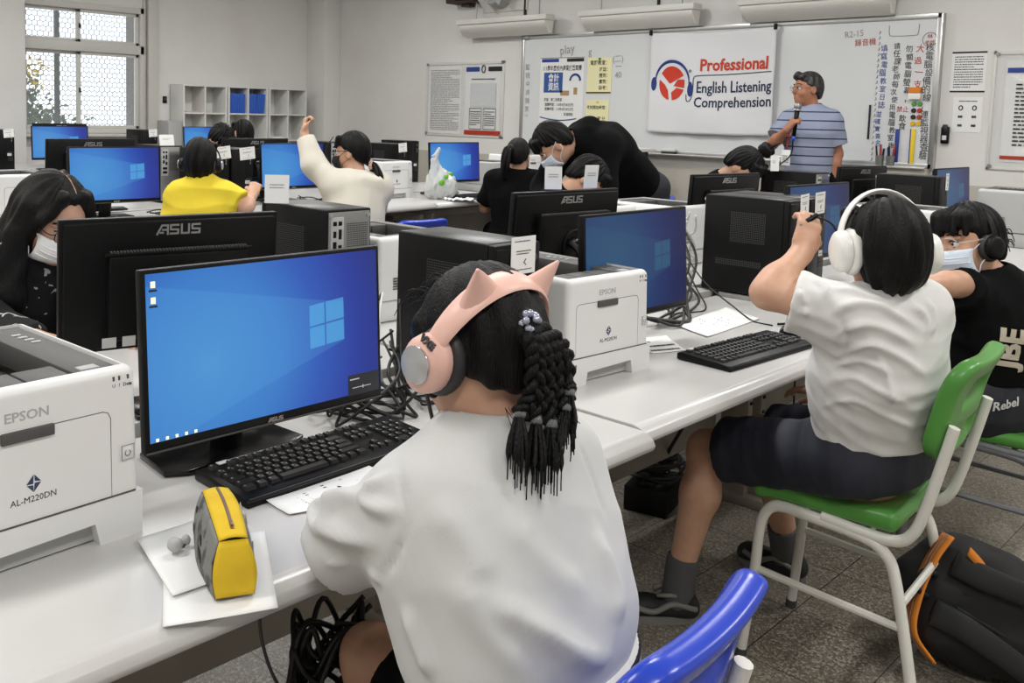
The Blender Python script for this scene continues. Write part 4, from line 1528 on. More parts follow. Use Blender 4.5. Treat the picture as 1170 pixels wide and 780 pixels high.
def make_tower(label, cards=(), rear=True, sticker=True):
    """cards: (y, z, w, h, tilt) papers hung on the front bezel"""
    t = thing('computer_tower', label, 'computer')
    W, D, H = 0.160, 0.310, 0.352
    G().box((-D / 2 - 0.01, 0, H / 2 + 0.004), (D - 0.02, W, H - 0.008), 0.003).obj('case', 'black_matte', t)
    G().box((-D / 2 - 0.012, 0, H + 0.0005), (D - 0.03, W - 0.006, 0.002), 0.0008).obj('top_sheen_cover', 'tower_top', t)
    G().box((-0.010, 0, H / 2), (0.022, W, H), 0.006).box((0.0015, -0.03, H / 2), (0.004, 0.09, H - 0.02), 0.002).obj('front_bezel', 'black', t)
    g = G()
    for s in (-1, 1):
        y = s * (W / 2 + 0.0003)
        grid_quads(g, lambda u, v: ((-0.21 + 0.13 * u, y, 0.19 + 0.11 * v), (1, 0, 0), (0, 0, 1)), 22, 18, 0.003, 0.003)
        grid_quads(g, lambda u, v: ((-0.26 + 0.17 * u, y, 0.105 + 0.022 * v), (1, 0, 0), (0, 0, 1)), 30, 4, 0.003, 0.003)
    g.obj('side_perforations', 'cable_grey', t, 0)
    g = G()
    for k in range(7):
        g.box((0.0035, 0.045, 0.10 + 0.012 * k), (0.002, 0.04, 0.003))
    g.obj('bezel_slots', 'cable_grey', t)
    G().cyl((0.001, 0.055, H - 0.035), (0.005, 0.055, H - 0.035), 0.010, bev=0.001).obj('power_button', 'cable_grey', t)
    g = G()
    for k in range(2):
        g.box((0.002, 0.055, H - 0.07 - 0.018 * k), (0.004, 0.006, 0.013), 0.0008)
    g.obj('usb_ports', 'steel', t)
    if sticker:
        G().box((0.004, 0.035, 0.15), (0.001, 0.034, 0.022)).obj('inventory_sticker', 'white_ink', t)
    for (y, z, w, h, a) in cards:
        T = Matrix.Translation((0.0062, y, z)) @ Matrix.Rotation(a, 4, 'X')
        g = G(T)
        g.box((0, 0, 0), (0.0012, w, h))
        p = g.obj('name_card', 'paper', t)
        g = G(T)
        T2 = Matrix.Translation((0.0008, 0, 0)) @ FX
        scribble(g, T2 @ Matrix.Translation((0, h * 0.08, 0)), w * 0.6, h * 0.14, 2, 3)
        scribble(g, T2 @ Matrix.Translation((0, -h * 0.38, 0)), w * 0.7, h * 0.06, 1, 4)
        g.tube([(T2 @ Vector((w * 0.10, -h * 0.10, 0.0003))), (T2 @ Vector((w * 0.02, -h * 0.2, 0.0003))), (T2 @ Vector((w * 0.11, -h * 0.26, 0.0003)))], 0.0012, 4)
        g.obj('card_print', 'black_ink', p, 0)
        g = G(T)
        scribble(g, T2 @ Matrix.Translation((0, h * 0.38, 0)), w * 0.75, h * 0.08, 1, 6)
        g.obj('card_heading', 'blue_ink', p, 0)
    if rear:
        xr = -D - 0.001
        G().box((xr, 0.0, H / 2 + 0.004), (0.004, W - 0.012, H - 0.02), 0.001).obj('rear_panel', 'steel', t)
        g = G()
        g.box((xr - 0.002, 0.045, 0.25), (0.004, 0.045, 0.165), 0.001)
        g.obj('port_plate', 'printer_silver', t)
        g = G()
        for k, (dy, zz, sy, sz) in enumerate(((0.055, 0.315, 0.012, 0.012), (0.036, 0.315, 0.012, 0.012), (0.055, 0.285, 0.010, 0.018), (0.036, 0.285, 0.010, 0.028), (0.055, 0.255, 0.012, 0.02), (0.036, 0.245, 0.012, 0.02), (0.046, 0.215, 0.03, 0.014), (0.046, 0.19, 0.03, 0.014))):
            g.box((xr - 0.004, dy, zz), (0.004, sy, sz), 0.001)
        g.obj('rear_ports', 'black', t)
        g = G()
        grid_quads(g, lambda u, v: ((xr - 0.0025, 0.012 - 0.078 * u, 0.20 + 0.115 * v), (0, 1, 0), (0, 0, 1)), 14, 20, 0.003, 0.0032)
        g.obj('fan_perforations', 'black', t, 0)
        g = G()
        for k in range(4):
            g.box((xr - 0.002, 0.0, 0.04 + 0.022 * k), (0.003, 0.11, 0.014), 0.001)
        g.obj('slot_covers', 'steel', t)
        g = G()
        for y, z in ((0.066, 0.335), (-0.066, 0.335), (0.066, 0.02), (-0.066, 0.02)):
            g.cyl((xr, y, z), (xr - 0.006, y, z), 0.006, n=10)
        g.obj('thumb_screws', 'silver', t)
    return t


def make_keyboard(label, fine=True):
    """user sits on the +x side; keys run along y"""
    t = thing('keyboard', label, 'keyboard')
    W, D = 0.448, 0.158
    tilt = 0.05
    R = Matrix.Translation((0, 0, 0.004)) @ Matrix.Rotation(tilt, 4, 'Y')
    prof = [(-D / 2, 0.002), (-D / 2, 0.018), (-D / 2 + 0.012, 0.022), (D / 2 - 0.03, 0.017), (D / 2 - 0.006, 0.014), (D / 2, 0.009), (D / 2, 0.0)]
    g = G(); g.prism(prof, -W / 2, W / 2, 'y', 0.0025)
    g.obj('base', 'black', t)
    G().box((D / 2 - 0.004, 0, 0.0135), (0.0015, W - 0.012, 0.001)).obj('front_line', 'cable_grey', t)
    p = 0.0187
    ys = -W / 2 + 0.014
    rows = [
        ('function_keys', -0.056, [(0, 1)] + [(2 + i + (i // 4) * 0.5, 1) for i in range(12)] + [(15.6 + i, 1) for i in range(3)]),
        ('typing_keys', -0.030, [(i, 1) for i in range(13)] + [(13, 2)]),
        ('typing_keys', -0.0115, [(0, 1.5)] + [(1.5 + i, 1) for i in range(12)] + [(13.5, 1.5)]),
        ('typing_keys', 0.007, [(0, 1.75)] + [(1.75 + i, 1) for i in range(11)] + [(12.75, 2.25)]),
        ('typing_keys', 0.0255, [(0, 2.25)] + [(2.25 + i, 1) for i in range(10)] + [(12.25, 2.75)]),
        ('typing_keys', 0.044, [(0, 1.4), (1.5, 1.2), (2.8, 1.2), (4.1, 5.8), (10, 1.2), (11.3, 1.1), (12.5, 1.1), (13.7, 1.3)]),
        ('arrow_keys', -0.030, [(15.6 + i, 1) for i in range(3)]), ('arrow_keys', -0.0115, [(15.6 + i, 1) for i in range(3)]),
        ('arrow_keys', 0.0255, [(16.6, 1)]), ('arrow_keys', 0.044, [(15.6 + i, 1) for i in range(3)]),
        ('number_pad', -0.030, [(19.1 + i, 1) for i in range(4)]), ('number_pad', -0.0115, [(19.1 + i, 1) for i in range(3)] + [(22.1, 1)]),
        ('number_pad', 0.007, [(19.1 + i, 1) for i in range(3)]), ('number_pad', 0.0255, [(19.1 + i, 1) for i in range(4)]), ('number_pad', 0.044, [(19.1, 2), (21.1, 1)])]
    gs = {}
    leg = {}
    sc = (W - 0.028) / (23.1 * p)
    for nm, x, ks in rows:
        g = gs.setdefault(nm, G())
        q = leg.setdefault(nm, G())
        for (k, w) in ks:
            y0 = ys + k * p * sc + 0.0012
            y1 = ys + (k + w) * p * sc - 0.0012
            zb = 0.019 - 0.03 * (x + 0.03) * 2
            zb = 0.0165 - 0.045 * x
            zt = zb + 0.0085
            x0, x1 = x - 0.0085, x + 0.0085
            i = 0.0024
            g.poly([(x0, y0, zb), (x1, y0, zb), (x1, y1, zb), (x0, y1, zb), (x0 + i, y0 + i, zt), (x1 - i, y0 + i, zt - 0.0006), (x1 - i, y1 - i, zt - 0.0006), (x0 + i, y1 - i, zt)],
                   [(4, 5, 6, 7), (0, 1, 5, 4), (1, 2, 6, 5), (2, 3, 7, 6), (3, 0, 4, 7)])
            if fine and w < 3:
                a, b = y0 + i + 0.0012, y0 + i + 0.0046
                q.poly([(x - 0.0045, a, zt + 0.0003), (x - 0.0005, a, zt + 0.0001), (x - 0.0005, b, zt + 0.0001), (x - 0.0045, b, zt + 0.0003)], [(0, 1, 2, 3)])
                if nm == 'typing_keys' and w == 1:
                    q.poly([(x + 0.0012, b + 0.001, zt), (x + 0.0040, b + 0.001, zt - 0.0003), (x + 0.0040, b + 0.0042, zt - 0.0003), (x + 0.0012, b + 0.0042, zt)], [(0, 1, 2, 3)])
    for nm in gs:
        k = gs[nm].obj(nm, 'key', t, 0)
        if fine:
            leg[nm].obj('key_legends', 'grey_ink', k, 0)
        else:
            leg[nm].bm.free()
    G().box((-D / 2 + 0.012, -W / 2 + 0.05, 0.0235), (0.012, 0.022, 0.0012)).obj('maker_badge', 'white_ink', t)
    return t


def make_mouse(label):
    t = thing('mouse', label, 'mouse')
    def f(lo, hi):
        return Field(lo, hi, 0.0025)
    F = f((-0.075, -0.05, -0.012), (0.075, 0.05, 0.055))
    F.ell((-0.005, 0, 0.004), (0.058, 0.032, 0.036), k=0.005).ell((0.02, 0, 0.006), (0.04, 0.031, 0.03), k=0.01).cut((0, 0, 0.0), (0, 0, -1), 0.003)
    V, Q = F.nets()
    from_arrays('shell', relax(V, Q), Q, 'black_gloss', t)
    G().cyl((-0.03, -0.004, 0.033), (-0.03, 0.004, 0.033), 0.009, n=14).obj('wheel', 'cable_grey', t)
    return t


def make_desk(label, L=1.49, depth=0.64, group=None, top=0.72):
    """front edge centre at the origin on the floor; worktop runs back along -x"""
    t = thing('computer_desk', label, 'desk', group=group)
    th = 0.036
    prof = [(-depth, top), (-0.035, top), (-0.018, top - 0.004), (-0.006, top - 0.012), (0.0, top - 0.024), (-0.004, top - 0.034), (-0.014, top - th - 0.003), (-0.05, top - th), (-depth, top - th)]
    g = G(); g.prism(prof, -L / 2, L / 2, 'y', 0.0015, 1)
    g.obj('worktop', 'desk', t)
    for s in (-1, 1):
        y = s * (L / 2 - 0.05)
        lg = G()
        lg.box((-0.50, y, 0.35), (0.10, 0.035, 0.66), 0.004)
        lg.box((-0.40, y, 0.02), (0.40, 0.04, 0.04), 0.006)
        lg.box((-0.33, y, 0.665), (0.48, 0.03, 0.035), 0.004)
        leg = lg.obj('leg', 'desk_steel', t)
        g = G()
        for k in range(9):
            g.box((-0.448, y, 0.15 + 0.055 * k), (0.006, 0.014, 0.010))
        g.obj('cable_slots', 'dark_slot', leg)
    G().box((-depth + 0.05, 0, 0.44), (0.018, L - 0.12, 0.44), 0.003).obj('modesty_panel', 'desk_steel', t)
    G().box((-depth + 0.12, 0, 0.62), (0.12, L - 0.16, 0.05), 0.004).obj('cable_tray', 'desk_steel', t)
    return t


def make_chair(label, plastic, tube, group='school chairs'):
    t = thing('school_chair', label, 'chair', group=group)
    F = Field((-0.26, -0.24, 0.36), (0.26, 0.24, 0.48), 0.006)
    F.box((0, 0, 0.412), (0.36, 0.36, 0.046), rad=0.02)
    F.ell((0.0, 0, 0.56), (0.26, 0.30, 0.145), k=0.03, sub=True)
    V, Q = F.nets(); V = relax(V, Q)
    V[:, 2] -= np.clip(V[:, 0] - 0.10, 0, 1) ** 2 * 2.2
    from_arrays('seat', V, Q, plastic, t)
    g = G()
    for i in range(3):
        for j in range(3):
            g.cyl((-0.12 + 0.035 * i, -0.06 + 0.06 * j, 0.412), (-0.12 + 0.035 * i, -0.06 + 0.06 * j, 0.4165), 0.004, n=8)
    g.obj('rivets', 'cable_grey', t)
    F = Field((-0.08, -0.22, -0.17), (0.08, 0.22, 0.17), 0.005)
    F.box((0, 0, 0.022), (0.12, 0.36, 0.225), rad=0.055)
    F.cut((0.021, 0, 0), (1, 0, 0), 0.014).cut((-0.021, 0, 0), (-1, 0, 0), 0.014)
    F.box((-0.03, 0, 0.055), (0.06, 0.22, 0.07), rad=0.028, k=0.012, sub=True)
    F.box((0.0, 0, 0.06), (0.12, 0.12, 0.026), rad=0.012, k=0.008, sub=True)
    F.box((-0.03, 0, -0.045), (0.048, 0.24, 0.06), rad=0.02, k=0.012, sub=True)
    V, Q = F.nets(); V = relax(V, Q)
    V[:, 0] += 0.5 * V[:, 1] ** 2
    V[:, 0] -= 0.9 * np.clip(V[:, 2] - 0.03, 0, 1) ** 2 * 2
    a = 0.24
    x, z = V[:, 0].copy(), V[:, 2].copy()
    V[:, 0] = x * math.cos(a) - z * math.sin(a) - 0.262
    V[:, 2] = x * math.sin(a) + z * math.cos(a) + 0.645
    from_arrays('backrest', V, Q, plastic, t)
    for s in (-1, 1):
        y = s * 0.168
        g = G()
        pts = [(0.185, s * 0.178, 0.012), (0.165, y, 0.20), (0.158, y, 0.30), (0.145, y, 0.350), (0.11, y, 0.376), (0.03, y, 0.374), (-0.09, y, 0.366), (-0.15, y, 0.345), (-0.185, y, 0.28), (-0.25, s * 0.178, 0.012)]
        g.tube(pts, 0.0135, 10, 6, flat=((0, 1, 0), 1.0))
        g.obj('leg_frame', tube, t)
        G().tube([(0.0, y, 0.382), (-0.10, y, 0.374), (-0.175, y, 0.376), (-0.21, y, 0.40), (-0.232, y, 0.45), (-0.262, y, 0.56), (-0.282, y, 0.64)], 0.013, 10, 6).obj('back_upright', tube, t)
        G().tube([(0.160, y, 0.215), (-0.205, y, 0.195)], 0.009, 8).obj('stretcher', tube, t)
        G().cyl((0.186, s * 0.1785, 0.0), (0.184, s * 0.1783, 0.02), 0.016, n=12).obj('rubber_foot', 'cable_grey', t)
        G().cyl((-0.252, s * 0.1785, 0.0), (-0.248, s * 0.1783, 0.02), 0.016, n=12).obj('rubber_foot', 'cable_grey', t)
    for x, z in ((0.10, 0.374), (-0.10, 0.366), (-0.20, 0.25)):
        G().tube([(x, -0.168, z), (x, 0.168, z)], 0.009, 8).obj('cross_bar', tube, t)
    return t


def headphones(name, label, cups, up, fwd, m_band, m_pad, width=0.02, thick=0.008, cup_r=0.038, lift=0.125, ears=False, m_cap=None, logo=None, group=None, cup_t=0.030):
    """worn headphones: cups=(left,right) centres on the ears; up, fwd head directions"""
    L, R_ = Vector(cups[0]), Vector(cups[1])
    mid = (L + R_) / 2
    up, fwd = Vector(up).normalized(), Vector(fwd).normalized()
    out = (L - R_).normalized()
    up = (up - out * up.dot(out)).normalized()
    fw = out.cross(up) if out.cross(up).dot(fwd) > 0 else up.cross(out)
    t = thing(name, label, 'headphones', tuple(mid), group=group)
    Ti = Matrix.Translation(-mid)
    half = (L - R_).length / 2
    arc = []
    for a in np.linspace(-0.10, math.pi + 0.10, 25):
        rr = 1.0
        arc.append(mid + out * (half + cup_t * 0.55) * math.cos(a) + up * (lift * math.sin(a) if math.sin(a) > 0 else 0.03 * math.sin(a)))
    g = G(Ti)
    rings = []
    n = len(arc)
    for i, p in enumerate(arc):
        tg = (arc[min(i + 1, n - 1)] - arc[max(i - 1, 0)]).normalized()
        nr = fw.cross(tg).normalized()
        wv = width * (0.75 + 0.45 * math.sin(math.pi * i / (n - 1)))
        rings.append([p + fw * (wv / 2 * math.cos(b)) * (1.0) + nr * (thick / 2 * math.sin(b)) for b in np.linspace(0, 2 * math.pi, 13)[:-1]])
    g.ring_loft(rings)
    g.obj('headband', m_band, t)
    for s, c in ((1, L), (-1, R_)):
        o = out * s
        g = G(Ti)
        rings = []
        for d, rr in ((-0.2, 0.55), (-0.1, 0.86), (0.1, 1.0), (0.45, 1.0), (0.75, 0.93), (0.95, 0.72), (1.0, 0.4)):
            rings.append([c + o * (cup_t * d) + (fw * math.cos(b) * 0.92 + up * math.sin(b) * 1.08) * cup_r * rr for b in np.linspace(0, 2 * math.pi, 25)[:-1]])
        g.ring_loft(rings)
        cup = g.obj('ear_cup', m_band, t)
        g = G(Ti)
        pts = [c - o * 0.011 + (fw * math.cos(b) * 0.92 + up * math.sin(b) * 1.1) * cup_r * 0.86 for b in np.linspace(0, 2 * math.pi, 25)[:-1]]
        g.tube(pts, 0.0125, 10, closed=True)
        g.obj('ear_cushion', m_pad, t)
        if m_cap:
            g = G(Ti)
            q = c + o * cup_t * 0.98
            g.cyl(q, q + o * 0.004, cup_r * 0.66, n=32, bev=0.001)
            g.obj('cap_disc', m_cap, t)
    if ears:
        for s in (-1, 1):
            a = math.pi / 2 - s * 0.56
            b0 = mid + out * (half + cup_t * 0.5) * math.cos(a) + up * lift * math.sin(a)
            d = (out * math.cos(a) * 0.9 + up * math.sin(a)).normalized()
            along = fw.cross(d).normalized()
            g = G(Ti)
            rings = []
            H = 0.044
            for k in range(7):
                u = k / 6
                c = b0 + d * (H * u - 0.004) + (up * 0.35 + out * s * 0.25) * H * u * u * 0.5
                w = 0.031 * (1 - u) ** 0.85 + 0.002
                e = 0.015 * (1 - u) + 0.002
                rings.append([c + along * w * math.cos(bb) + fw * e * math.sin(bb) for bb in np.linspace(0, 2 * math.pi, 17)[:-1]])
            g.ring_loft(rings)
            g.obj('cat_ear', m_band, t)
    return t, mid, out, up, fw

# ------------------------------------------------------------------ rows of desks
PI = math.pi
ZA, ZA2, ZM, ZB, ZBB, ZCR = 0.72, 0.735, 0.735, 0.762, 0.765, 0.785


def put(t, x, y, z=0.0, rot=0.0):
    t.location = (x, y, z)
    t.rotation_euler = (0, 0, rot)
    return t


GD = 'computer desks'
d0 = make_desk('white topped desk nearest the viewer, under the pencil case and open keyboard', 1.49, 0.645, GD, ZA)
put(d0, -0.975, 0.905)
put(make_desk('white topped desk at the boy in the white shirt, butting against the nearest desk', 1.485, 0.63, GD, ZA), -1.012, 2.411, 0, 0.008)
put(make_desk('white topped desk beside the boy in the black shirt', 1.49, 0.62, GD, ZA2), -1.03, 3.912, 0, 0.008)
put(make_desk('white topped desk under the grey printer at the far right', 1.49, 0.62, GD, ZA2), -1.055, 5.415, 0, 0.012)
dm = make_desk('white topped desk of the long haired woman, behind the large lit monitor', 1.49, 0.66, GD, ZM)
put(dm, -2.32, 0.93, 0, PI - 0.03)
put(dup(dm, (0, 0, 0), 0, 'white topped desk behind the white printer at centre'), -2.35, 2.44, 0, PI - 0.03)
put(dup(dm, (0, 0, 0), 0, 'white topped desk in front of the bowed head with a bun'), -2.40, 3.95, 0, PI - 0.03)
put(dup(dm, (0, 0, 0), 0, 'white topped desk at the front end of the second row'), -2.45, 5.46, 0, PI - 0.03)
db = make_desk('white topped desk of the boy in the yellow shirt', 1.49, 0.66, GD, ZB)
put(db, -4.20, 2.16, 0, 0.05)
put(dup(db, (0, 0, 0), 0, 'white topped desk of the girl raising her arm'), -4.275, 3.66, 0, 0.05)
put(dup(db, (0, 0, 0), 0, 'white topped desk holding the carrier bag and small lit monitor'), -4.35, 5.16, 0, 0.05)
dn = dup(db, (0, 0, 0), 0, 'white topped desk behind the girl with the ponytail'); dn.scale = (1, 0.56, 1)
put(dn, -4.425, 6.34, 0, 0.05)
db2 = make_desk('white topped desk behind the yellow shirted boy, facing the other way', 1.49, 0.66, GD, ZBB)
put(db2, -5.55, 2.20, 0, PI + 0.05)
put(dup(db2, (0, 0, 0), 0, 'white topped desk behind the twin towers, facing the window'), -5.62, 3.70, 0, PI + 0.05)
put(dup(db2, (0, 0, 0), 0, 'white topped desk under the black towers near the carrier bag'), -5.70, 5.20, 0, PI + 0.05)
dc = make_desk('white topped desk nearest the window under a lit monitor', 1.49, 0.66, GD, ZCR)
put(dc, -7.55, 3.05, 0, 0.05)
put(dup(dc, (0, 0, 0), 0, 'white topped desk in front of the cube shelves'), -7.62, 4.56, 0, 0.05)
dcc = make_desk('white topped desk against the window side, back to back with another', 1.49, 0.66, GD, ZCR)
put(dcc, -8.90, 3.05, 0, PI + 0.05)

# ---------------- nearest row
GP = 'white laser printers'
p1 = make_printer('large white laser printer at the left edge, beside the yellow pencil case')
put(p1, -1.243, 0.497, ZA, 0.056); tag(p1, group=GP)
p2 = dup(p1, (-1.274, 1.918, ZA), -0.068, 'white laser printer right behind the cat ear headphones')
p3 = dup(p1, (-1.30, 4.53, ZA2), -0.03, 'white laser printer behind the head of the white shirted boy')
p4 = make_printer('light grey printer with open dark top at the far right edge', body='printer_silver')
put(p4, -1.09, 5.79, ZA2, 0.05); p4.scale = (1.05, 1.18, 1.15)

GM = 'black desktop monitors'
m1 = make_monitor('large lit blue monitor in front of the girl with cat ear headphones', 'screen', GM, ui=True)
put(m1, -1.293, 0.932, ZA, -0.007)
m2 = make_monitor('dimmer blue monitor to the right of the centre white printer', 'screen_dim', GM)
put(m2, -1.384, 2.217, ZA + 0.0, -0.02)
m2b = dup(m2, (-1.491, 3.665, ZA2), -0.059, 'dim blue monitor partly behind the headphones of the white shirted boy')
dup(m2, (-1.66, 5.86, ZA2), -0.05, 'dim monitor behind the black tower at the right, in front of the notice frame')
mb_ = make_monitor('black monitor seen from behind, large silver logo, in front of the long haired woman', 'screen', GM)
put(mb_, -1.862, 1.048, ZM, PI - 0.197)
dup(mb_, (-1.843, 2.46, ZM), PI - 0.10, 'black monitor seen from behind at centre, below the bending man')
dup(mb_, (-2.048, 3.906, ZM), PI - 0.128, 'black monitor seen from behind in front of the bowed head with a bun')
dup(mb_, (-2.031, 5.431, ZM), PI - 0.142, 'black monitor seen from behind below the marker tray, right of the teacher')

GT = 'black computer towers'
t2 = make_tower('black tower with a name card behind the cat ear headphones', cards=((0.012, 0.325, 0.085, 0.085, 0.0),))
put(t2, -1.33, 1.622, ZA); tag(t2, group=GT)
t3 = make_tower('left of the twin black towers touched by the white shirted boy', cards=((0.03, 0.335, 0.07, 0.075, 0.05),))
put(t3, -1.395, 3.228, ZA2, 0.02); tag(t3, group=GT)
put(tag(make_tower('right of the twin black towers touched by the white shirted boy', cards=((0.0, 0.335, 0.085, 0.078, 0.03),)), group=GT), -1.398, 3.392, ZA2, 0.02)
put(tag(make_tower('black tower with a white name card in front of the notice frame', cards=((0.04, 0.325, 0.05, 0.09, 0.0),)), group=GT), -1.60, 5.45, ZA2, 0.02)
tr = make_tower('black tower showing its steel rear, right of the large silver logo')
put(tr, -2.285, 1.668, ZM, PI); tag(tr, group=GT)
dup(tr, (-2.40, 5.12, ZM), PI - 0.05, 'black tower seen from behind, in front of the teacher')
dup(p1, (-2.40, 3.66, ZM), PI - 0.05, 'white laser printer seen from behind, above the top edge of the dim blue monitor')
pr = dup(p1, (-2.385, 1.965, ZM), PI, 'white laser printer seen from behind, left of the centre black tower')
dup(p1, (-2.56, 3.30, ZM), PI - 0.06, 'white laser printer seen from behind, below the hips of the bending man')

# ---------------- second double row
put(dup(p1, (0, 0, 0), 0, 'white laser printer at the left edge, behind the long haired woman'), -4.50, 1.785, ZB, 0.0)
mB1 = make_monitor('lit blue monitor to the left of the yellow shirted boy', 'screen', GM)
put(mB1, -4.50, 2.225, ZB, -0.06)
dup(mB1, (-4.781, 3.57, ZB), -0.02, 'lit blue monitor behind the raised arm')
dup(mB1, (-4.637, 4.916, ZB + 0.004), -0.06, 'lit blue monitor to the right of the carrier bag')
dup(mb_, (-5.005, 2.316, ZBB + 0.02), PI - 0.14, 'black monitor seen from behind, overlapped by the screen left of the yellow shirt')
dup(mb_, (-5.289, 3.609, ZBB + 0.01), PI - 0.13, 'black monitor seen from behind above the twin tilted name cards')
put(tag(make_tower('left tower of the pair with tilted cards, behind the yellow shirted boy', cards=((0.03, 0.33, 0.11, 0.075, 0.12),), rear=False), group=GT), -4.80, 3.02, ZB)
put(tag(make_tower('right tower of the pair with tilted cards, left of the raised arm screen', cards=((0.03, 0.325, 0.11, 0.075, 0.1),), rear=False), group=GT), -4.80, 3.195, ZB)
dup(tr, (-5.50, 2.93, ZBB), PI, 'black tower showing its rear fan, left of the yellow shirted boy')
put(dup(p1, (0, 0, 0), 0, 'white laser printer behind the girl with the raised arm'), -4.72, 4.42, ZB, 0.05)
tB = make_tower('black tower with a name card left of the carrier bag', cards=((0.03, 0.325, 0.085, 0.07, 0.08),), rear=False)
put(tB, -5.20, 4.88, ZBB + 0.0); tag(tB, group=GT)
put(tag(make_tower('black tower with no card behind the tower by the carrier bag', rear=False), group=GT), -5.72, 5.52, ZBB, 0)
dup(tr, (-5.9, 4.60, ZBB), PI, 'small looking black tower between the raised arm girl and white printer')
put(dup(p4, (0, 0, 0), 0, 'light grey printer behind the girl with the ponytail'), -4.66, 5.50, ZB, 0.03).scale = (1, 1, 0.92)
put(dup(p1, (0, 0, 0), 0, 'white printer in the far row left of the bending man'), -5.02, 6.30, ZB, 0.05)

# ---------------- row by the window
mC = dup(mB1, (-7.90, 3.395, ZCR), -0.06, 'lit blue monitor below the window')
dup(mB1, (-8.02, 4.92, ZCR), -0.06, 'lit blue monitor in front of the cube shelves')
dup(mb_, (-8.42, 3.60, ZCR + 0.012), PI - 0.1, 'black monitor seen from behind against the window sill')
dup(tB, (-7.85, 2.90, ZCR), 0.0, 'black tower with a name card at the left edge, below the window')
put(tag(make_tower('black tower at the left edge with no card, below the window', rear=False), group=GT), -7.86, 2.72, ZCR)
dup(tB, (-7.98, 4.28, ZCR), 0.0, 'black tower with a name card right of the window')

# ---------------- keyboards and mice
GK = 'black keyboards'
k1 = make_keyboard('black keyboard in front of the large lit blue monitor')
put(k1, -1.292, 1.042, ZA, 0.02); tag(k1, group=GK)
k2 = dup(k1, (-1.17, 2.437, ZA), -0.06, 'black keyboard in front of the boy in the white shirt', GK)
k3 = make_keyboard('black keyboard below the lit screen right of the carrier bag', False)
put(k3, -4.46, 4.95, ZB, 0.04); tag(k3, group=GK)
put(make_mouse('black mouse right of the keyboard of the white shirted boy'), -1.165, 2.765, ZA, 0.5)

# ---------------- papers on the desks
def paper(name, label, corners, z, print_m=None, curl=0.0, cat='paper', lines=10, group=None, m='paper', seed=1):
    """sheet through four desk points (a,b,c,d in turn), gently curled"""
    a, b, c, d = [Vector((p[0], p[1], 0)) for p in corners]
    mid = (a + b + c + d) / 4
    t = thing(name, label, cat, (mid.x, mid.y, z), group=group)
    a, b, c, d = [p - mid for p in (a, b, c, d)]

    def S(u, v, up=0.0):
        p = (a * (1 - u) + b * u) * (1 - v) + (d * (1 - u) + c * u) * v
        p.z = 0.0012 + curl * ((2 * u - 1) ** 2 * 0.6 + (2 * v - 1) ** 4 * 0.6) * (0.4 + 0.6 * u) + up
        return p
    G().sheet(lambda u, v: S(u, v), 14, 14, 0.0008).obj('sheet', m, t, 180)
    if print_m:
        r = random.Random(seed)
        g = G()
        for i in range(lines):
            v = 0.1 + 0.82 * i / lines
            u = 0.08
            end = 0.92 if r.random() < 0.7 else r.uniform(0.4, 0.85)
            while u < end:
                l = min(r.uniform(0.02, 0.08), end - u)
                h = 0.25 / lines
                g.poly([S(u, v, 0.0008), S(u + l, v, 0.0008), S(u + l, v + h, 0.0008), S(u, v + h, 0.0008)], [(0, 1, 2, 3)])
                u += l + r.uniform(0.008, 0.02)
        g.obj('printed_lines', print_m, t, 0)
    return t


paper('paper', 'white sheet under the folded paper at the desk edge by the pencil case', [(-0.990, 0.548), (-0.932, 0.680), (-1.125, 0.794), (-1.18, 0.655)], ZA, curl=0.002)
paper('paper', 'folded white paper on top, under the pencil case', [(-1.040, 0.590), (-1.035, 0.690), (-1.215, 0.745), (-1.218, 0.632)], ZA + 0.004, curl=0.004)
paper('paper', 'printed form tucked under the forearm of the girl', [(-1.146, 0.855), (-1.21, 0.856), (-1.222, 1.082), (-1.08, 1.09)], ZA + 0.001, 'black_ink', 0.003, lines=9, seed=4)
o = G().box((0, 0, 0.002), (0.09, 0.012, 0.004), 0.001).obj('form_clip', 'cable_grey')
paper('paper', 'handwritten sheet behind the keyboard of the white shirted boy', [(-1.332, 2.51), (-1.48, 2.575), (-1.502, 2.951), (-1.352, 2.883)], ZA, 'blue_ink', 0.006, lines=9, seed=8)
bpy.data.objects.remove(o)
paper('paper', 'white pad sheet between the centre printer and the second keyboard', [(-1.335, 2.215), (-1.293, 2.317), (-1.42, 2.43), (-1.47, 2.30)], ZA, 'black_ink', 0.002, lines=3, seed=5)
paper('paper', 'white sheet beside the mouse of the white shirted boy', [(-1.26, 2.90), (-1.16, 2.92), (-1.20, 3.06), (-1.32, 3.04)], ZA, None, 0.004)
paper('paper', 'white sheet on the desk behind the boy with the black headphones', [(-1.18, 4.15), (-1.12, 4.45), (-1.22, 4.50), (-1.27, 4.2)], ZA2, 'black_ink', 0.003, lines=5, seed=6)
for i, (x, y, a, lb) in enumerate(((-4.43, 5.27, 0.1, 'crumpled white paper right of the keyboard beyond the carrier bag'), (-4.37, 4.70, -0.2, 'crumpled white paper in front of the carrier bag'))):
    t = thing('paper', lb, 'paper', (x, y, ZB), a, 'crumpled papers on the middle desk')
    G().sheet(lambda u, v: ((u - 0.5) * 0.13, (v - 0.5) * 0.22, 0.006 + 0.010 * math.sin(u * 9 + v * 5 + i) ** 2 + 0.006 * math.sin(v * 17)), 12, 12, 0.0008).obj('sheet', 'paper', t)
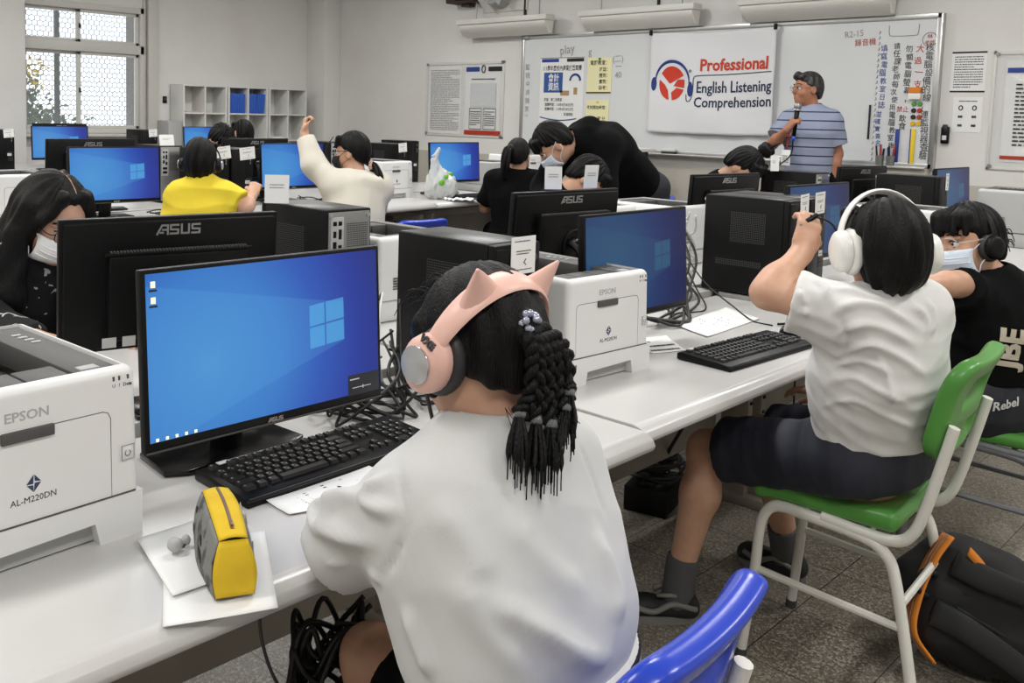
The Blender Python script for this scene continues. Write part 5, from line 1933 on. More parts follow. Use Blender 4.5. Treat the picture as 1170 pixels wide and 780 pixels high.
# folded card signs on top of the monitors and towers
def sign(label, x, y, z, w, h, rot, lean=0.15, group='paper signs'):
    t = thing('paper_sign', label, 'sign', (x, y, z), rot, group)
    g = G(Matrix.Rotation(-lean, 4, 'Y'))
    g.box((0, 0, h / 2), (0.0015, w, h))
    g.obj('card', 'paper', t)
    g = G(Matrix.Rotation(-lean, 4, 'Y'))
    T = Matrix.Translation((0.001, 0, h / 2)) @ FX
    scribble(g, T @ Matrix.Translation((0, h * 0.1, 0)), w * 0.6, h * 0.2, 2, int(x * 100) % 97)
    g.obj('card_print', 'grey_ink', t, 0)
    return t


sign('white paper sign standing below the raised arm screen', -2.19, 1.575, ZM + 0.355, 0.070, 0.082, -0.7, 0.1)
sign('white paper sign on the centre monitor, left of the other', -1.87, 2.45, ZM + 0.385, 0.058, 0.075, -0.6, 0.05)
sign('white paper sign on the centre monitor, tilted, below the man', -1.845, 2.62, ZM + 0.385, 0.056, 0.078, -0.3, -0.1)
sign('white paper sign at the belt of the teacher', -2.30, 4.98, ZM + 0.352, 0.05, 0.085, -0.6, 0.05)
sign('white paper sign on the tower rear left of the yellow shirted boy', -5.24, 2.93, ZBB + 0.352, 0.10, 0.07, 0, 0.2)

# ---------------- yellow pencil case
t = thing("pencil_case", 'yellow and grey zip pencil case standing on the papers', 'pencil case', (-1.075, 0.690, ZA + 0.0075), -0.42); t.scale = (0.9, 0.84, 0.86)
def sec(u):
    """cross sections along the case; u 0 near end .. 1 far end"""
    x = 0.088 - 0.186 * u
    wb = 0.030 + 0.012 * math.sin(PI * u)
    wt = 0.022 + 0.003 * math.sin(PI * u)
    h = 0.078 + 0.010 * math.sin(PI * u)
    return x, wb, wt, h
for s in (-1, 1):
    def side(u, v, s=s):
        x, wb, wt, h = sec(u)
        w = wb * (1 - v) + wt * v + 0.008 * math.sin(PI * v)
        return (x + 0.022 * (1 - v) * max(0.0, 1 - u * 4) - 0.004 * (1 - v) * u, s * w, h * v)
    G().sheet(side, 20, 8, 0.002).obj('side_panel', 'grey_canvas', t, 180)
    g = G()
    r = random.Random(5 + s)
    for k in range(7):
        u, v = r.uniform(0.2, 0.9), r.uniform(0.3, 0.8)
        p = Vector(side(u, v)); p.y += s * 0.002
        g.ell(p, (0.012, 0.0015, 0.007), (0, r.uniform(0, 3), 0), 8)
    g.obj('printed_motif', 'paper' if s > 0 else 'shoe_dark', t)
def topf(u, v):
    x, wb, wt, h = sec(u)
    return (x, (v * 2 - 1) * wt, h + 0.004 * math.sin(PI * v) )
G().sheet(topf, 20, 8, 0.002).obj('top_panel', 'yellow_canvas', t, 180)
def endf(u, v):
    x, wb, wt, h = sec(0)
    w = wb * (1 - v) + wt * v + 0.008 * math.sin(PI * v)
    return (x + 0.006 * math.sin(PI * v) + 0.022 * (1 - v), (u * 2 - 1) * w, h * v)
G().sheet(endf, 8, 8, 0.002).obj('end_panel', 'yellow_canvas', t, 180)
def endb(u, v):
    x, wb, wt, h = sec(1)
    return (x - 0.004 * math.sin(PI * v), (u * 2 - 1) * (wb * (1 - v) + wt * v + 0.008 * math.sin(PI * v)), h * v)
G().sheet(endb, 8, 8, 0.002).obj('end_panel', 'yellow_canvas', t, 180)
G().box((-0.005, 0, 0.001), (0.18, 0.075, 0.002)).obj('bottom', 'grey_canvas', t)
z = G()
pts = []
for k in range(15):
    u = 0.10 + 0.86 * k / 14
    x, wb, wt, h = sec(u)
    pts.append((x, 0.002, h + 0.0052))
z.tube(pts, 0.0028, 6, flat=((0, 1, 0), 1.3))
zp = z.obj('zipper', 'zip', t)
G().box((0.055, 0.002, 0.092), (0.022, 0.005, 0.003), 0.001).obj('zip_pull', 'zip', t)
g = G()
for s in (-1, 1):
    g.tube([(x, s * 0.007, h + 0.0046) for x, wb, wt, h in (sec(0.06 + 0.9 * k / 14) for k in range(15))], 0.0012, 5)
g.obj('piping', 'yellow_canvas', t)
tt = thing('cord_stopper', 'pair of small grey round cord stoppers lying on the folded paper', 'stopper', (-1.143, 0.652, ZA + 0.009))
G().ell((0, 0, 0.010), (0.012, 0.011, 0.010)).ell((-0.006, 0.021, 0.008), (0.007, 0.007, 0.008)).obj('beads', 'printer_silver', tt)
G().tube([(0, 0, 0.008), (0.002, 0.012, 0.003), (-0.006, 0.021, 0.006)], 0.002, 6, 3).obj('cord', 'cable_grey', tt)

# ---------------- carrier bag on the middle desk
t = thing('carrier_bag', 'crumpled thin plastic carrier bag with green print beside the lit screen', 'bag', (-4.55, 4.66, ZB))
F = Field((-0.14, -0.16, -0.01), (0.14, 0.18, 0.40), 0.008)
F.ell((0, 0.02, 0.08), (0.10, 0.125, 0.11), k=0.03).cap((0, 0.0, 0.12), (0, -0.05, 0.27), 0.075, 0.022, 0.04).cap((0, -0.05, 0.27), (0.01, -0.02, 0.345), 0.018, 0.012, 0.01)
F.cap((0.01, -0.02, 0.345), (0.0, -0.075, 0.30), 0.010, 0.012, 0.008).cap((0, 0.05, 0.1), (0, 0.13, 0.04), 0.06, 0.04, 0.03).cut((0, 0, 0), (0, 0, -1))
V, Q = F.nets(); V = relax(V, Q)
N = normals(V, Q)
V = V + N * waves(0.016, 42, 3)(V)[:, None]
V[:, 2] = np.maximum(V[:, 2], 0.001)
from_arrays('film', V + np.array([-4.55, 4.66, ZB]), Q, 'bag_plastic', t)
g = G()
for p, rr in (((0.085, -0.06, 0.12), 0.03), ((0.088, -0.02, 0.16), 0.022), ((0.05, 0.06, 0.17), 0.025)):
    g.ell(p, (0.01, rr, rr * 0.8), n=8)
g.obj('green_print', mat('bag_green', (116, 190, 60), 0.6), t)
t2_ = thing('lunch_box', 'dark wrapped bundle inside the carrier bag', 'box', (-4.56, 4.70, ZB + 0.004))
G().box((0, 0, 0.045), (0.12, 0.15, 0.08), 0.02).obj('wrap', 'cable_grey', t2_)

# ---------------- cables
def cable(label, pts, r=0.0032, m='cable', group='desk cables', sm=8):
    p0 = Vector(pts[0])
    o = G(Matrix.Translation(-p0)).tube(pts, r, 7, sm).obj('cable', m, None, 180)
    o.location = p0
    return tag(o, label, 'cable', group)


rc = random.Random(21)
GC = 'cables tangled behind the large lit monitor'
for i in range(9):
    y0 = 1.30 + rc.uniform(-0.06, 0.16)
    pts = [(-1.42 + rc.uniform(-0.05, 0.05), 1.18, ZA + 0.05 + 0.02 * rc.random())]
    for k in range(4):
        pts.append((-1.46 + rc.uniform(-0.10, 0.10), y0 + rc.uniform(-0.09, 0.1), ZA + 0.006 + 0.09 * rc.random() * (k % 2)))
    pts.append((-1.58 + rc.uniform(-0.04, 0.04), 1.46, ZA + 0.01 + 0.22 * rc.random()))
    cable('thin black cable in the tangle between the large lit monitor and the centre tower', pts, 0.0028 + 0.001 * rc.random(), group=GC)
cable('black keyboard cord looping up behind the right end of the first keyboard', [(-1.345, 1.25, ZA + 0.02), (-1.37, 1.28, ZA + 0.012), (-1.42, 1.22, ZA + 0.05), (-1.46, 1.26, ZA + 0.10), (-1.53, 1.30, ZA + 0.01)], 0.0025)
cable('long light grey cord curving down beside the centre tower', [(-1.58, 1.44, ZA + 0.22), (-1.52, 1.38, ZA + 0.20), (-1.49, 1.35, ZA + 0.12), (-1.52, 1.40, ZA + 0.02), (-1.48, 1.46, ZA + 0.004)], 0.003, 'cable_white')
GC2 = 'cables between the dim monitor and the twin towers'
for i in range(8):
    pts = [(-1.50 + rc.uniform(-0.05, 0.02), 2.48, ZA + 0.03)]
    pts.append((-1.50 + rc.uniform(-0.06, 0.05), 2.60 + rc.uniform(-0.04, 0.05), ZA + 0.008))
    pts.append((-1.55 + rc.uniform(-0.06, 0.06), 2.75 + rc.uniform(-0.05, 0.08), ZA + 0.006 + 0.05 * rc.random()))
    pts.append((-1.66 + rc.uniform(-0.05, 0.05), 2.95 + rc.uniform(-0.08, 0.02), ZA + 0.06 + 0.15 * rc.random()))
    pts.append((-1.76, 3.10, ZA + 0.10 + 0.18 * rc.random()))
    cable('thick black cable looping between the dim monitor and the twin towers', pts, 0.0045, group=GC2)
GC3 = 'white cables behind the twin towers'
for i in range(9):
    pts = []
    for k in range(6):
        pts.append((-1.78 + rc.uniform(-0.05, 0.05), 3.115 + rc.uniform(-0.05, 0.06), ZA2 + 0.26 - 0.05 * k + rc.uniform(-0.02, 0.02)))
    cable('pale cable in the bundle hanging behind the twin towers', pts, 0.004, 'cable_white', GC3)
cable('thin black headset cord crossing the desk to the keyboard of the white shirted boy', [(-1.70, 2.98, ZA + 0.18), (-1.56, 2.90, ZA + 0.09), (-1.42, 2.84, ZA + 0.035), (-1.35, 2.83, ZA + 0.004), (-1.28, 2.82, ZA + 0.003)], 0.0026)
cable('bent black wire lying behind the handwritten sheet', [(-1.48, 2.62, ZA + 0.003), (-1.53, 2.63, ZA + 0.004), (-1.56, 2.74, ZA + 0.004), (-1.53, 2.86, ZA + 0.006), (-1.60, 2.92, ZA + 0.06), (-1.70, 2.97, ZA + 0.16)], 0.0028)
t = thing('audio_plug', 'small plug with blue tip lying on the cord near the second keyboard', 'plug', (-1.27, 2.835, ZA + 0.003), -0.5)
G().cyl((0, 0, 0.004), (0.0, 0.05, 0.004), 0.004, n=10).obj('plug_body', 'black', t)
G().cyl((0, 0.05, 0.004), (0, 0.064, 0.004), 0.0032, n=10).obj('plug_tip', 'blue_ink', t)
for i in range(5):
    pts = [(-4.56 + 0.03 * i, 2.43, ZB + 0.03)] + [(-4.55 + rc.uniform(-0.1, 0.1), 2.55 + 0.09 * k + rc.uniform(-0.03, 0.03), ZB + 0.006 + 0.03 * rc.random()) for k in range(4)]
    cable('black cable on the desk beside the yellow shirted boy', pts, 0.004, group='cables beside the yellow shirted boy')
for i in range(6):
    pts = [(-4.66 + rc.uniform(-0.06, 0.06), 3.55 + 0.09 * k, ZB + 0.006 + 0.06 * rc.random()) for k in range(5)]
    cable('black cable coiled below the screen behind the raised arm', pts, 0.0035, group='cables below the raised arm screen')
cable('thin dark cord hanging across the screen behind the raised arm', [(-4.45, 3.62, 1.20), (-4.50, 3.60, 1.12), (-4.52, 3.66, 1.02), (-4.52, 3.74, 0.90), (-4.56, 3.75, ZB + 0.02)], 0.003)
# bundles and power blocks under the desks
GU = 'cables bundled under the desks'
for i in range(10):
    a = rc.uniform(0, 6.28)
    pts = []
    for k in range(9):
        b = a + k * 1.1
        pts.append((-1.20 + 0.035 * math.cos(b) + 0.02 * rc.uniform(-1, 1), 0.985 + 0.075 * math.sin(b) + 0.02 * rc.uniform(-1, 1), 0.50 - 0.045 * (k % 5) - 0.05 * rc.random()))
    cable('black cable in the loose bundle hanging below the nearest desk', pts, 0.005, group='cables hanging below the nearest desk')
cable('thin grey cord hanging from the nearest desk beside the bundle', [(-1.22, 0.90, 0.66), (-1.23, 0.86, 0.52), (-1.20, 0.88, 0.40), (-1.18, 0.95, 0.34)], 0.003, 'cable_grey')
t = thing('power_block', 'black power block on the floor under the desk joint', 'power block', (-1.69, 2.865, 0), 0.25)
G().box((0, 0, 0.045), (0.15, 0.23, 0.09), 0.006).obj('case', 'black_matte', t)
g = G()
for k in range(4):
    g.box((0.0, -0.08 + 0.053 * k, 0.093), (0.05, 0.036, 0.01), 0.003)
g.obj('sockets', 'black', t)
for i in range(9):
    a = rc.uniform(0, 6.28)
    R_ = rc.uniform(0.05, 0.10)
    pts = [(-1.69 + R_ * math.cos(a + k * 0.8), 2.865 + R_ * 1.2 * math.sin(a + k * 0.8), 0.11 + 0.017 * i * 0.6 + 0.03 * rc.random()) for k in range(9)]
    cable('black cable coiled on the power block on the floor', pts, 0.006, group='cables coiled on the power block')
cable('thick black cable dropping from the desk joint to the power block', [(-1.40, 2.60, 0.66), (-1.46, 2.68, 0.45), (-1.58, 2.76, 0.25), (-1.67, 2.85, 0.12)], 0.006)
cable('thin black cord hanging below the desk by the knee of the white shirted boy', [(-1.18, 2.78, 0.68), (-1.19, 2.80, 0.5), (-1.17, 2.79, 0.32), (-1.2, 2.82, 0.2)], 0.003)

# ---------------- chairs
cg = make_chair('green plastic chair with cream legs under the white shirted boy', 'green', 'white_tube')
put(cg, -0.872, 2.385, 0, PI + 0.06); cg.scale = (0.93, 0.95, 1.10)
cb = make_chair('blue plastic chair in the foreground behind the girl with cat ears', 'blue', 'white_tube')
put(cb, -0.784, 0.932, 0, PI + 0.10); cb.scale = (1, 0.95, 1.035)
cg2 = make_chair('green plastic chair with grey legs under the boy in black', 'green', 'grey_tube')
put(cg2, -0.83, 3.40, 0, PI + 0.12)
cb = make_chair('x', 'blue', 'white_tube')
put(cb, -3.92, 3.64, 0, PI - 0.12)['label'] = 'blue plastic chair behind the girl raising her arm'
#dup(cb, (-3.92, 3.64, 0), PI - 0.12, 'blue plastic chair behind the girl raising her arm')
dup(cb, (-3.95, 6.15, 0), PI + 0.5, 'blue plastic chair right of the bending man, near the lectern')
dup(cb, (-3.93, 2.47, 0), PI, 'blue plastic chair under the yellow shirted boy')
dup(cb, (-3.98, 5.05, 0), PI, 'blue plastic chair under the girl with the ponytail')
dup(cb, (-2.72, 1.05, 0), 0, 'blue plastic chair under the long haired woman')


# ---------------- backpack lying behind the green chair
bp = thing('backpack', 'black backpack with orange zip trim lying behind the green chair', 'backpack', (-0.60, 2.66, 0))
A_, e1, e2 = np3((-0.650, 2.515, 0.375)), np3((0.34, 0.26, -0.20)), np3((0.10, -0.005, -0.33))
n1 = unit(e1)
n2 = unit(e2 - n1 * (e2 @ n1))
n3 = np.cross(n2, n1)
if n3 @ np3((0.7, -0.7, 0.2)) < 0:
    n3 = -n3
Rb = np.stack([n1, n2, n3])
cb_ = A_ + n1 * 0.24 + n2 * 0.15 - n3 * 0.09


def bpt(a, b, c):
    p = cb_ + n1 * a + n2 * b + n3 * c
    return np3((p[0], p[1], max(p[2], 0.004)))


F = Field(cb_ - 0.42, cb_ + 0.42, 0.007)
F.box(cb_, (0.46, 0.30, 0.18), Rb, 0.075, 0.02)
F.ell(cb_ - n1 * 0.02 - n3 * 0.03, (0.25, 0.16, 0.13), Rb, 0.03)
F.box(cb_ + n1 * 0.02 - n3 * 0.10, (0.30, 0.24, 0.12), Rb, 0.05, 0.03)
V, Q = F.nets(); V = relax(V, Q); N = normals(V, Q)
V = V + N * waves(0.006, 22, 9)(V)[:, None]
low = V[:, 2] < 0.03
V[:, 2] = np.where(V[:, 2] < 0.03, 0.002 + 0.028 / (1 + np.exp(-(V[:, 2] + 0.03) / 0.03)), V[:, 2])
from_arrays('body', V, Q, 'backpack', bp)
TBp = Matrix.Translation(-bp.location)


def bstrip(pts, w, nrm, m, name, th=0.004):
    g = G(TBp)
    g.tube(pts, w, 8, 5, flat=(tuple(np.cross(nrm, unit(np3(pts[-1]) - np3(pts[0])))), 1.0))
    return g.obj(name, m, bp, 180)


# orange zip edge down the near end, padded straps on the upward face, haul loop
g = G(TBp)
zl = [bpt(-0.225, -0.13, 0.02), bpt(-0.243, -0.06, 0.03), bpt(-0.245, 0.03, 0.035), bpt(-0.225, 0.12, 0.04), bpt(-0.16, 0.165, 0.05)]
g.sheet(lambda u, v: Vector(spline(zl, 6)[min(24, int(u * 24))]) + Vector(n3 * (0.050 * (v - 0.5) + 0.018)) - Vector(n1 * 0.004), 24, 3, 0.006)
zo = g.obj('zip_trim', 'orange', bp, 180)
g = G(TBp)
for k in (-0.006, 0.006):
    g.tube([Vector(p) + Vector(n3 * (k + 0.018)) - Vector(n1 * 0.007) for p in spline(zl, 6)], 0.0018, 5)
g.obj('zip_teeth', 'zip', zo, 180)
g = G(TBp)
pl = [bpt(-0.20, -0.115, 0.095), bpt(-0.17, -0.10, 0.105), bpt(-0.15, -0.085, 0.108)]
g.sheet(lambda u, v: Vector(spline(pl, 5)[min(10, int(u * 10))]) + Vector(n2 * 0.022 * (v - 0.5)), 10, 2, 0.004)
g.obj('pull_tab', 'orange', bp, 180)
for s_, b0 in ((-1, -0.075), (1, 0.055)):
    g = G(TBp)
    sp = spline([bpt(-0.21, b0, 0.080), bpt(-0.14, b0, 0.118), bpt(0.0, b0 + 0.02 * s_, 0.125), bpt(0.12, b0 + 0.05 * s_, 0.112), bpt(0.20, b0 + 0.05 * s_, 0.085)], 6)
    rings = []
    for i, p in enumerate(sp):
        t_ = (sp[min(i + 1, len(sp) - 1)] - sp[max(i - 1, 0)]).normalized()
        sd = Vector(n3).cross(t_).normalized()
        w = 0.033 - 0.012 * i / len(sp)
        rings.append([p + sd * w * math.cos(b) + Vector(n3) * 0.010 * math.sin(b) for b in np.linspace(0, 2 * PI, 13)[:-1]])
    g.ring_loft(rings)
    g.obj('shoulder_strap', 'strap', bp, 180)
G(TBp).tube([bpt(-0.225, -0.03, 0.06), bpt(-0.265, -0.02, 0.075), bpt(-0.265, 0.02, 0.075), bpt(-0.225, 0.03, 0.06)], 0.007, 8, 5).obj('haul_loop', 'strap', bp, 180)
g = G(TBp)
for b in (-0.02, 0.02):
    g.tube([bpt(-0.17, b, 0.092), bpt(0.0, b * 1.4, 0.097), bpt(0.19, b * 1.2, 0.085)], 0.005, 6, 5)
g.obj('back_padding_seam', 'strap', bp, 180)

# ------------------------------------------------------------------ people


class Person:
    """joints in world space; s body scale, hs head scale. Body is one continuous surface; hair and clothing are its children's neighbours under one root."""
    def __init__(self, label, J, s=0.82, hs=0.93, h=0.007, skin='skin'):
        self.J = {k: np3(v) for k, v in J.items()}
        self.s, self.hs, self.h = s, hs, h
        J = self.J
        J['bf'] = unit(J['bf'])
        f = unit(J['f'])
        u = J.get('u', np3((0, 0, 1)))
        u = unit(u - f * (u @ f))
        self.f, self.u = f, u
        self.l = np.cross(u, f)
        self.R = np.stack([self.f, self.l, self.u])
        self.C = J['head']
        b = J['pel']
        self.root = thing('person', label, 'person', (float(b[0]), float(b[1]), 0.0))
        self.T = Matrix.Translation(-self.root.location)
        self.skin = skin

    def G(self):
        return G(self.T)

    def hp(self, a, b, c):
        """head-space point: forward, left, up (adult metres)"""
        return self.C + self.hs * (self.f * a + self.l * b + self.u * c)

    def bounds(self, keys, pad):
        P = np.array([self.J[k] for k in keys if k in self.J])
        return P.min(0) - pad, P.max(0) + pad

    def torso(self, F, g=0.0, k=0.05, low=True, flat=0.64):
        J, s = self.J, self.s
        bf = J['bf']
        waist = J.get('waist', J['pel'] * 0.55 + J['chest'] * 0.45)
        if low:
            F.cap(J['pel'], waist, 0.165 * s + g, 0.140 * s + g, k, (bf, flat + 0.08))
        F.cap(waist, J['chest'], 0.140 * s + g, 0.172 * s + g, k, (bf, flat))
        up = J['chest'] * 0.35 + J['neck'] * 0.65
        F.cap(J['chest'], up, 0.172 * s + g, 0.105 * s + g, k, (bf, flat + 0.05))
        for sd in 'LR':
            F.cap(up, J['sh' + sd], 0.060 * s + g, 0.054 * s + g, k)
            F.cap(J['chest'] * 0.8 + up * 0.2, J['sh' + sd] * 0.75 + J['chest'] * 0.25, 0.085 * s + g * 0.6, 0.07 * s + g * 0.6, k)

    def head(self, F, face=True):
        hs = self.hs
        R = self.R
        F.cap(self.J['neck'] - self.u * 0.01, self.hp(-0.012, 0, -0.06), 0.058 * hs, 0.054 * hs, 0.03)
        F.ell(self.hp(-0.004, 0, 0.018), np3((0.096, 0.077, 0.100)) * hs, R, 0.02)
        F.ell(self.hp(0.030, 0, -0.052), np3((0.062, 0.058, 0.066)) * hs, R, 0.03)
        F.ell(self.hp(0.056, 0, -0.095), np3((0.030, 0.028, 0.022)) * hs, R, 0.03)
        if face:
            F.cap(self.hp(0.088, 0, 0.008), self.hp(0.108, 0, -0.028), 0.008 * hs, 0.012 * hs, 0.012)
            for sg in (-1, 1):
                F.ell(self.hp(0.103, sg * 0.033, 0.004), np3((0.02, 0.019, 0.012)) * hs, R, 0.012, sub=True)
                F.cap(self.hp(0.090, sg * 0.015, 0.024), self.hp(0.078, sg * 0.052, 0.022), 0.007 * hs, 0.006 * hs, 0.012)
                F.ell(self.hp(0.062, sg * 0.042, -0.035), np3((0.022, 0.022, 0.022)) * hs, R, 0.02)
            F.cap(self.hp(0.090, -0.016, -0.060), self.hp(0.090, 0.016, -0.060), 0.0065 * hs, 0.0065 * hs, 0.008)
            F.cap(self.hp(0.087, -0.014, -0.070), self.hp(0.087, 0.014, -0.070), 0.007 * hs, 0.007 * hs, 0.008)
        for sg in (-1, 1):
            F.ell(self.hp(-0.006, sg * 0.080, -0.010), np3((0.020, 0.010, 0.033)) * hs, R, 0.008)
            F.ell(self.hp(0.000, sg * 0.089, -0.008), np3((0.010, 0.006, 0.020)) * hs, R, 0.004, sub=True)

    def arm(self, F, sd, g=0.0, upto=2.0, k=0.03):
        J, s = self.J, self.s
        sh, el, wr = J['sh' + sd], J['el' + sd], J['wr' + sd]
        F.cap(sh, el, 0.052 * s + g, 0.041 * s + g, k)
        if upto > 1:
            mid = el * 0.7 + wr * 0.3
            F.cap(el, mid, 0.040 * s + g, 0.042 * s + g, k)
            F.cap(mid, wr, 0.042 * s + g, 0.028 * s + g, k)

    def hand(self, F, sd, curl=0.5, thumb=None, spread=0.0, hk=1.0):
        """needs J['hd'+sd] finger direction and J['hn'+sd] palm normal"""
        J = self.J
        s = self.s * 0.95 * hk
        w = J['wr' + sd]
        d = unit(J.get('hd' + sd, w - J['el' + sd]))
        n = J.get('hn' + sd, np3((0, 0, -1)))
        n = unit(n - d * (n @ d))
        side = np.cross(n, d) * (1 if sd == 'L' else -1)      # towards the thumb
        p0 = w + d * 0.012 * s
        F.cap(w, p0 + d * 0.03 * s, 0.027 * s, 0.028 * s, 0.02, (n, 0.75))
        F.box(p0 + d * 0.048 * s, (0.080 * s, 0.078 * s, 0.029 * s), np.stack([d, side, n]), 0.013 * s, 0.012)
        curls = curl if isinstance(curl, (list, tuple)) else [curl] * 4
        for i, (o, L) in enumerate(((0.030, 0.072), (0.010, 0.080), (-0.011, 0.074), (-0.031, 0.058))):
            dd = unit(d + side * (o * spread * 8))
            p = p0 + d * (0.086 - 0.004 * abs(i - 1)) * s + side * o * s
            a = 0.0
            r0 = 0.0098 * s
            for q, fr in enumerate((0.45, 0.32, 0.23)):
                a += curls[i] * (0.75 if q == 0 else 1.0)
                v = dd * math.cos(a) + n * math.sin(a)
                e = p + v * L * fr * s
                F.cap(p, e, r0, r0 * 0.93, 0.005)
                p, r0 = e, r0 * 0.93
        td = unit(d * 0.62 + side * 0.62 + n * 0.45) if thumb is None else unit(thumb[0])
        t2 = unit(d * 0.9 + side * 0.1 + n * 0.5) if thumb is None else unit(thumb[1])
        p = p0 + d * 0.016 * s + side * 0.026 * s
        e = p + td * 0.042 * s
        F.cap(p, e, 0.016 * s, 0.0115 * s, 0.012)
        F.cap(e, e + t2 * 0.034 * s, 0.0115 * s, 0.009 * s, 0.005)

    def leg(self, F, sd, g=0.0, part=(0, 2), k=0.03):
        J, s = self.J, self.s
        hip, kn, an = J['hip' + sd], J['kn' + sd], J['an' + sd]
        F.cap(hip, kn, 0.088 * s + g, 0.058 * s + g, k)
        if part[1] > 1:
            calf = kn * 0.68 + an * 0.32 - unit(J['bf']) * 0.012 * s
            F.cap(kn, calf, 0.055 * s + g, 0.058 * s + g, k)
            F.cap(calf, an, 0.058 * s + g, 0.036 * s + g, k)
            if g == 0:
                t = J.get('toe' + sd, an + J['bf'] * 0.15 * s - np3((0, 0, an[2] - 0.035)))
                d = unit((t[0] - an[0], t[1] - an[1], 0))
                F.cap(an, np3((an[0], an[1], 0.05)) + d * 0.02, 0.036 * s, 0.03 * s, 0.02)

    def body(self, hands=(0.5, 0.5), face=True, legs=True, thumbs=(None, None), h=None):
        keys = ['pel', 'chest', 'neck', 'head', 'shL', 'shR', 'elL', 'elR', 'wrL', 'wrR'] + (['knL', 'knR', 'anL', 'anR', 'hipL', 'hipR'] if legs else [])
        lo, hi = self.bounds(keys, 0.22)
        lo[2] = max(lo[2], -0.02)
        F = Field(lo, hi, h or self.h)
        self.torso(F, -0.008)
        self.head(F, face)
        for i, sd in enumerate('LR'):
            self.arm(F, sd)
            if hands[i] is not None:
                self.hand(F, sd, hands[i], thumbs[i])
            if legs:
                self.leg(F, sd)
        self.body_o = F.obj('body', self.skin, self.root)
        return self.body_o

    def eyes(self):
        for sg in (-1, 1):
            g = self.G()
            g.ell(self.hp(0.081, sg * 0.033, 0.003), (0.0125 * self.hs,) * 3, n=12)
            g.obj('eye', 'eye', self.root, 180)
            g = self.G()
            g.ell(self.hp(0.0905, sg * 0.0335, 0.003), (0.0055 * self.hs,) * 3, n=10)
            g.obj('iris', 'iris', self.root, 180)
            g = self.G()
            g.tube([self.hp(0.088, sg * 0.016, 0.009), self.hp(0.0945, sg * 0.032, 0.013), self.hp(0.083, sg * 0.050, 0.008)], 0.0022, 6, 4)
            g.tube([self.hp(0.093, sg * 0.014, 0.030), self.hp(0.092, sg * 0.034, 0.036), self.hp(0.076, sg * 0.056, 0.029)], 0.0028, 6, 4)
            g.obj('brow', 'hair', self.root, 180)

    def shirt(self, name, m, g=0.014, sleeve=0.55, hem=None, sleeve_g=0.016, disp=None, h=None, low=True, flat=0.66, hem_n=None, extra=None, collar=0.062, sleeves='LR', open_=1.0):
        """sleeve: share of the arm covered; 0..1 upper arm, 1..2 forearm"""
        J, s = self.J, self.s
        lo, hi = self.bounds(['pel', 'chest', 'neck', 'shL', 'shR'] + ['el' + q for q in sleeves] + (['wr' + q for q in sleeves] if sleeve > 1 else []), 0.24)
        F = Field(lo, hi, h or self.h)
        self.torso(F, g, 0.06, low, flat)
        F.cap(J['neck'] - self.u * 0.03, J['neck'] + (self.C - J['neck']) * 0.10, collar * s + g * 0.5, collar * s + g * 0.2, 0.03)
        for sd in sleeves:
            sh, el, wr = J['sh' + sd], J['el' + sd], J['wr' + sd]
            if sleeve <= 1:
                e = sh + (el - sh) * sleeve
                F.cap(sh, e, 0.054 * s + sleeve_g, 0.058 * s + sleeve_g * 1.5, 0.035, fb=True)
            else:
                e = el + (wr - el) * (sleeve - 1)
                F.cap(sh, el, 0.060 * s + sleeve_g, 0.050 * s + sleeve_g, 0.035)
                F.cap(el, e, 0.050 * s + sleeve_g, 0.036 * s + sleeve_g * 0.9, 0.03, fb=True)
        if extra:
            extra(F)
        if hem is not None:
            F.cut((J['pel'][0], J['pel'][1], hem) if np.isscalar(hem) else hem, hem_n or (0, 0, -1))
        # neck opening
        if collar:
            nd = unit(self.C - J['neck'])
            F.cap(J['neck'] + nd * (0.050 - 0.0) * s * open_, J['neck'] + nd * 0.16, 0.072 * s, 0.085 * s, 0.008, sub=True)
        return F.obj(name, m, self.root, 1, disp)

    def trousers(self, name, m, g=0.016, upto=2.0, top=None, disp=None, h=None, seat=None):
        J, s = self.J, self.s
        lo, hi = self.bounds(['pel', 'hipL', 'hipR', 'knL', 'knR'] + (['anL', 'anR'] if upto > 1 else []), 0.22)
        lo[2] = max(lo[2], 0.0)
        F = Field(lo, hi, h or self.h)
        F.cap(J['pel'] - J['bf'] * 0.01, J['pel'] + (J['chest'] - J['pel']) * 0.35, 0.170 * s + g * 0.5, 0.150 * s + g * 0.5, 0.05, (J['bf'], 0.74))
        for sd in 'LR':
            hip, kn, an = J['hip' + sd], J['kn' + sd], J['an' + sd]
            if upto <= 1:
                F.cap(hip, hip + (kn - hip) * upto, 0.090 * s + g, 0.072 * s + g * 1.6, 0.045, fb=True)
            else:
                F.cap(hip, kn, 0.092 * s + g, 0.064 * s + g, 0.045)
                e = kn + (an - kn) * (upto - 1)
                F.cap(kn, e, 0.064 * s + g, 0.048 * s + g, 0.03, fb=True)
        if seat is not None:
            F.cut(seat[0], seat[1], 0.03)
        if top is not None:
            F.cut((0, 0, top), (0, 0, 1))
        return F.obj(name, m, self.root, 1, disp)

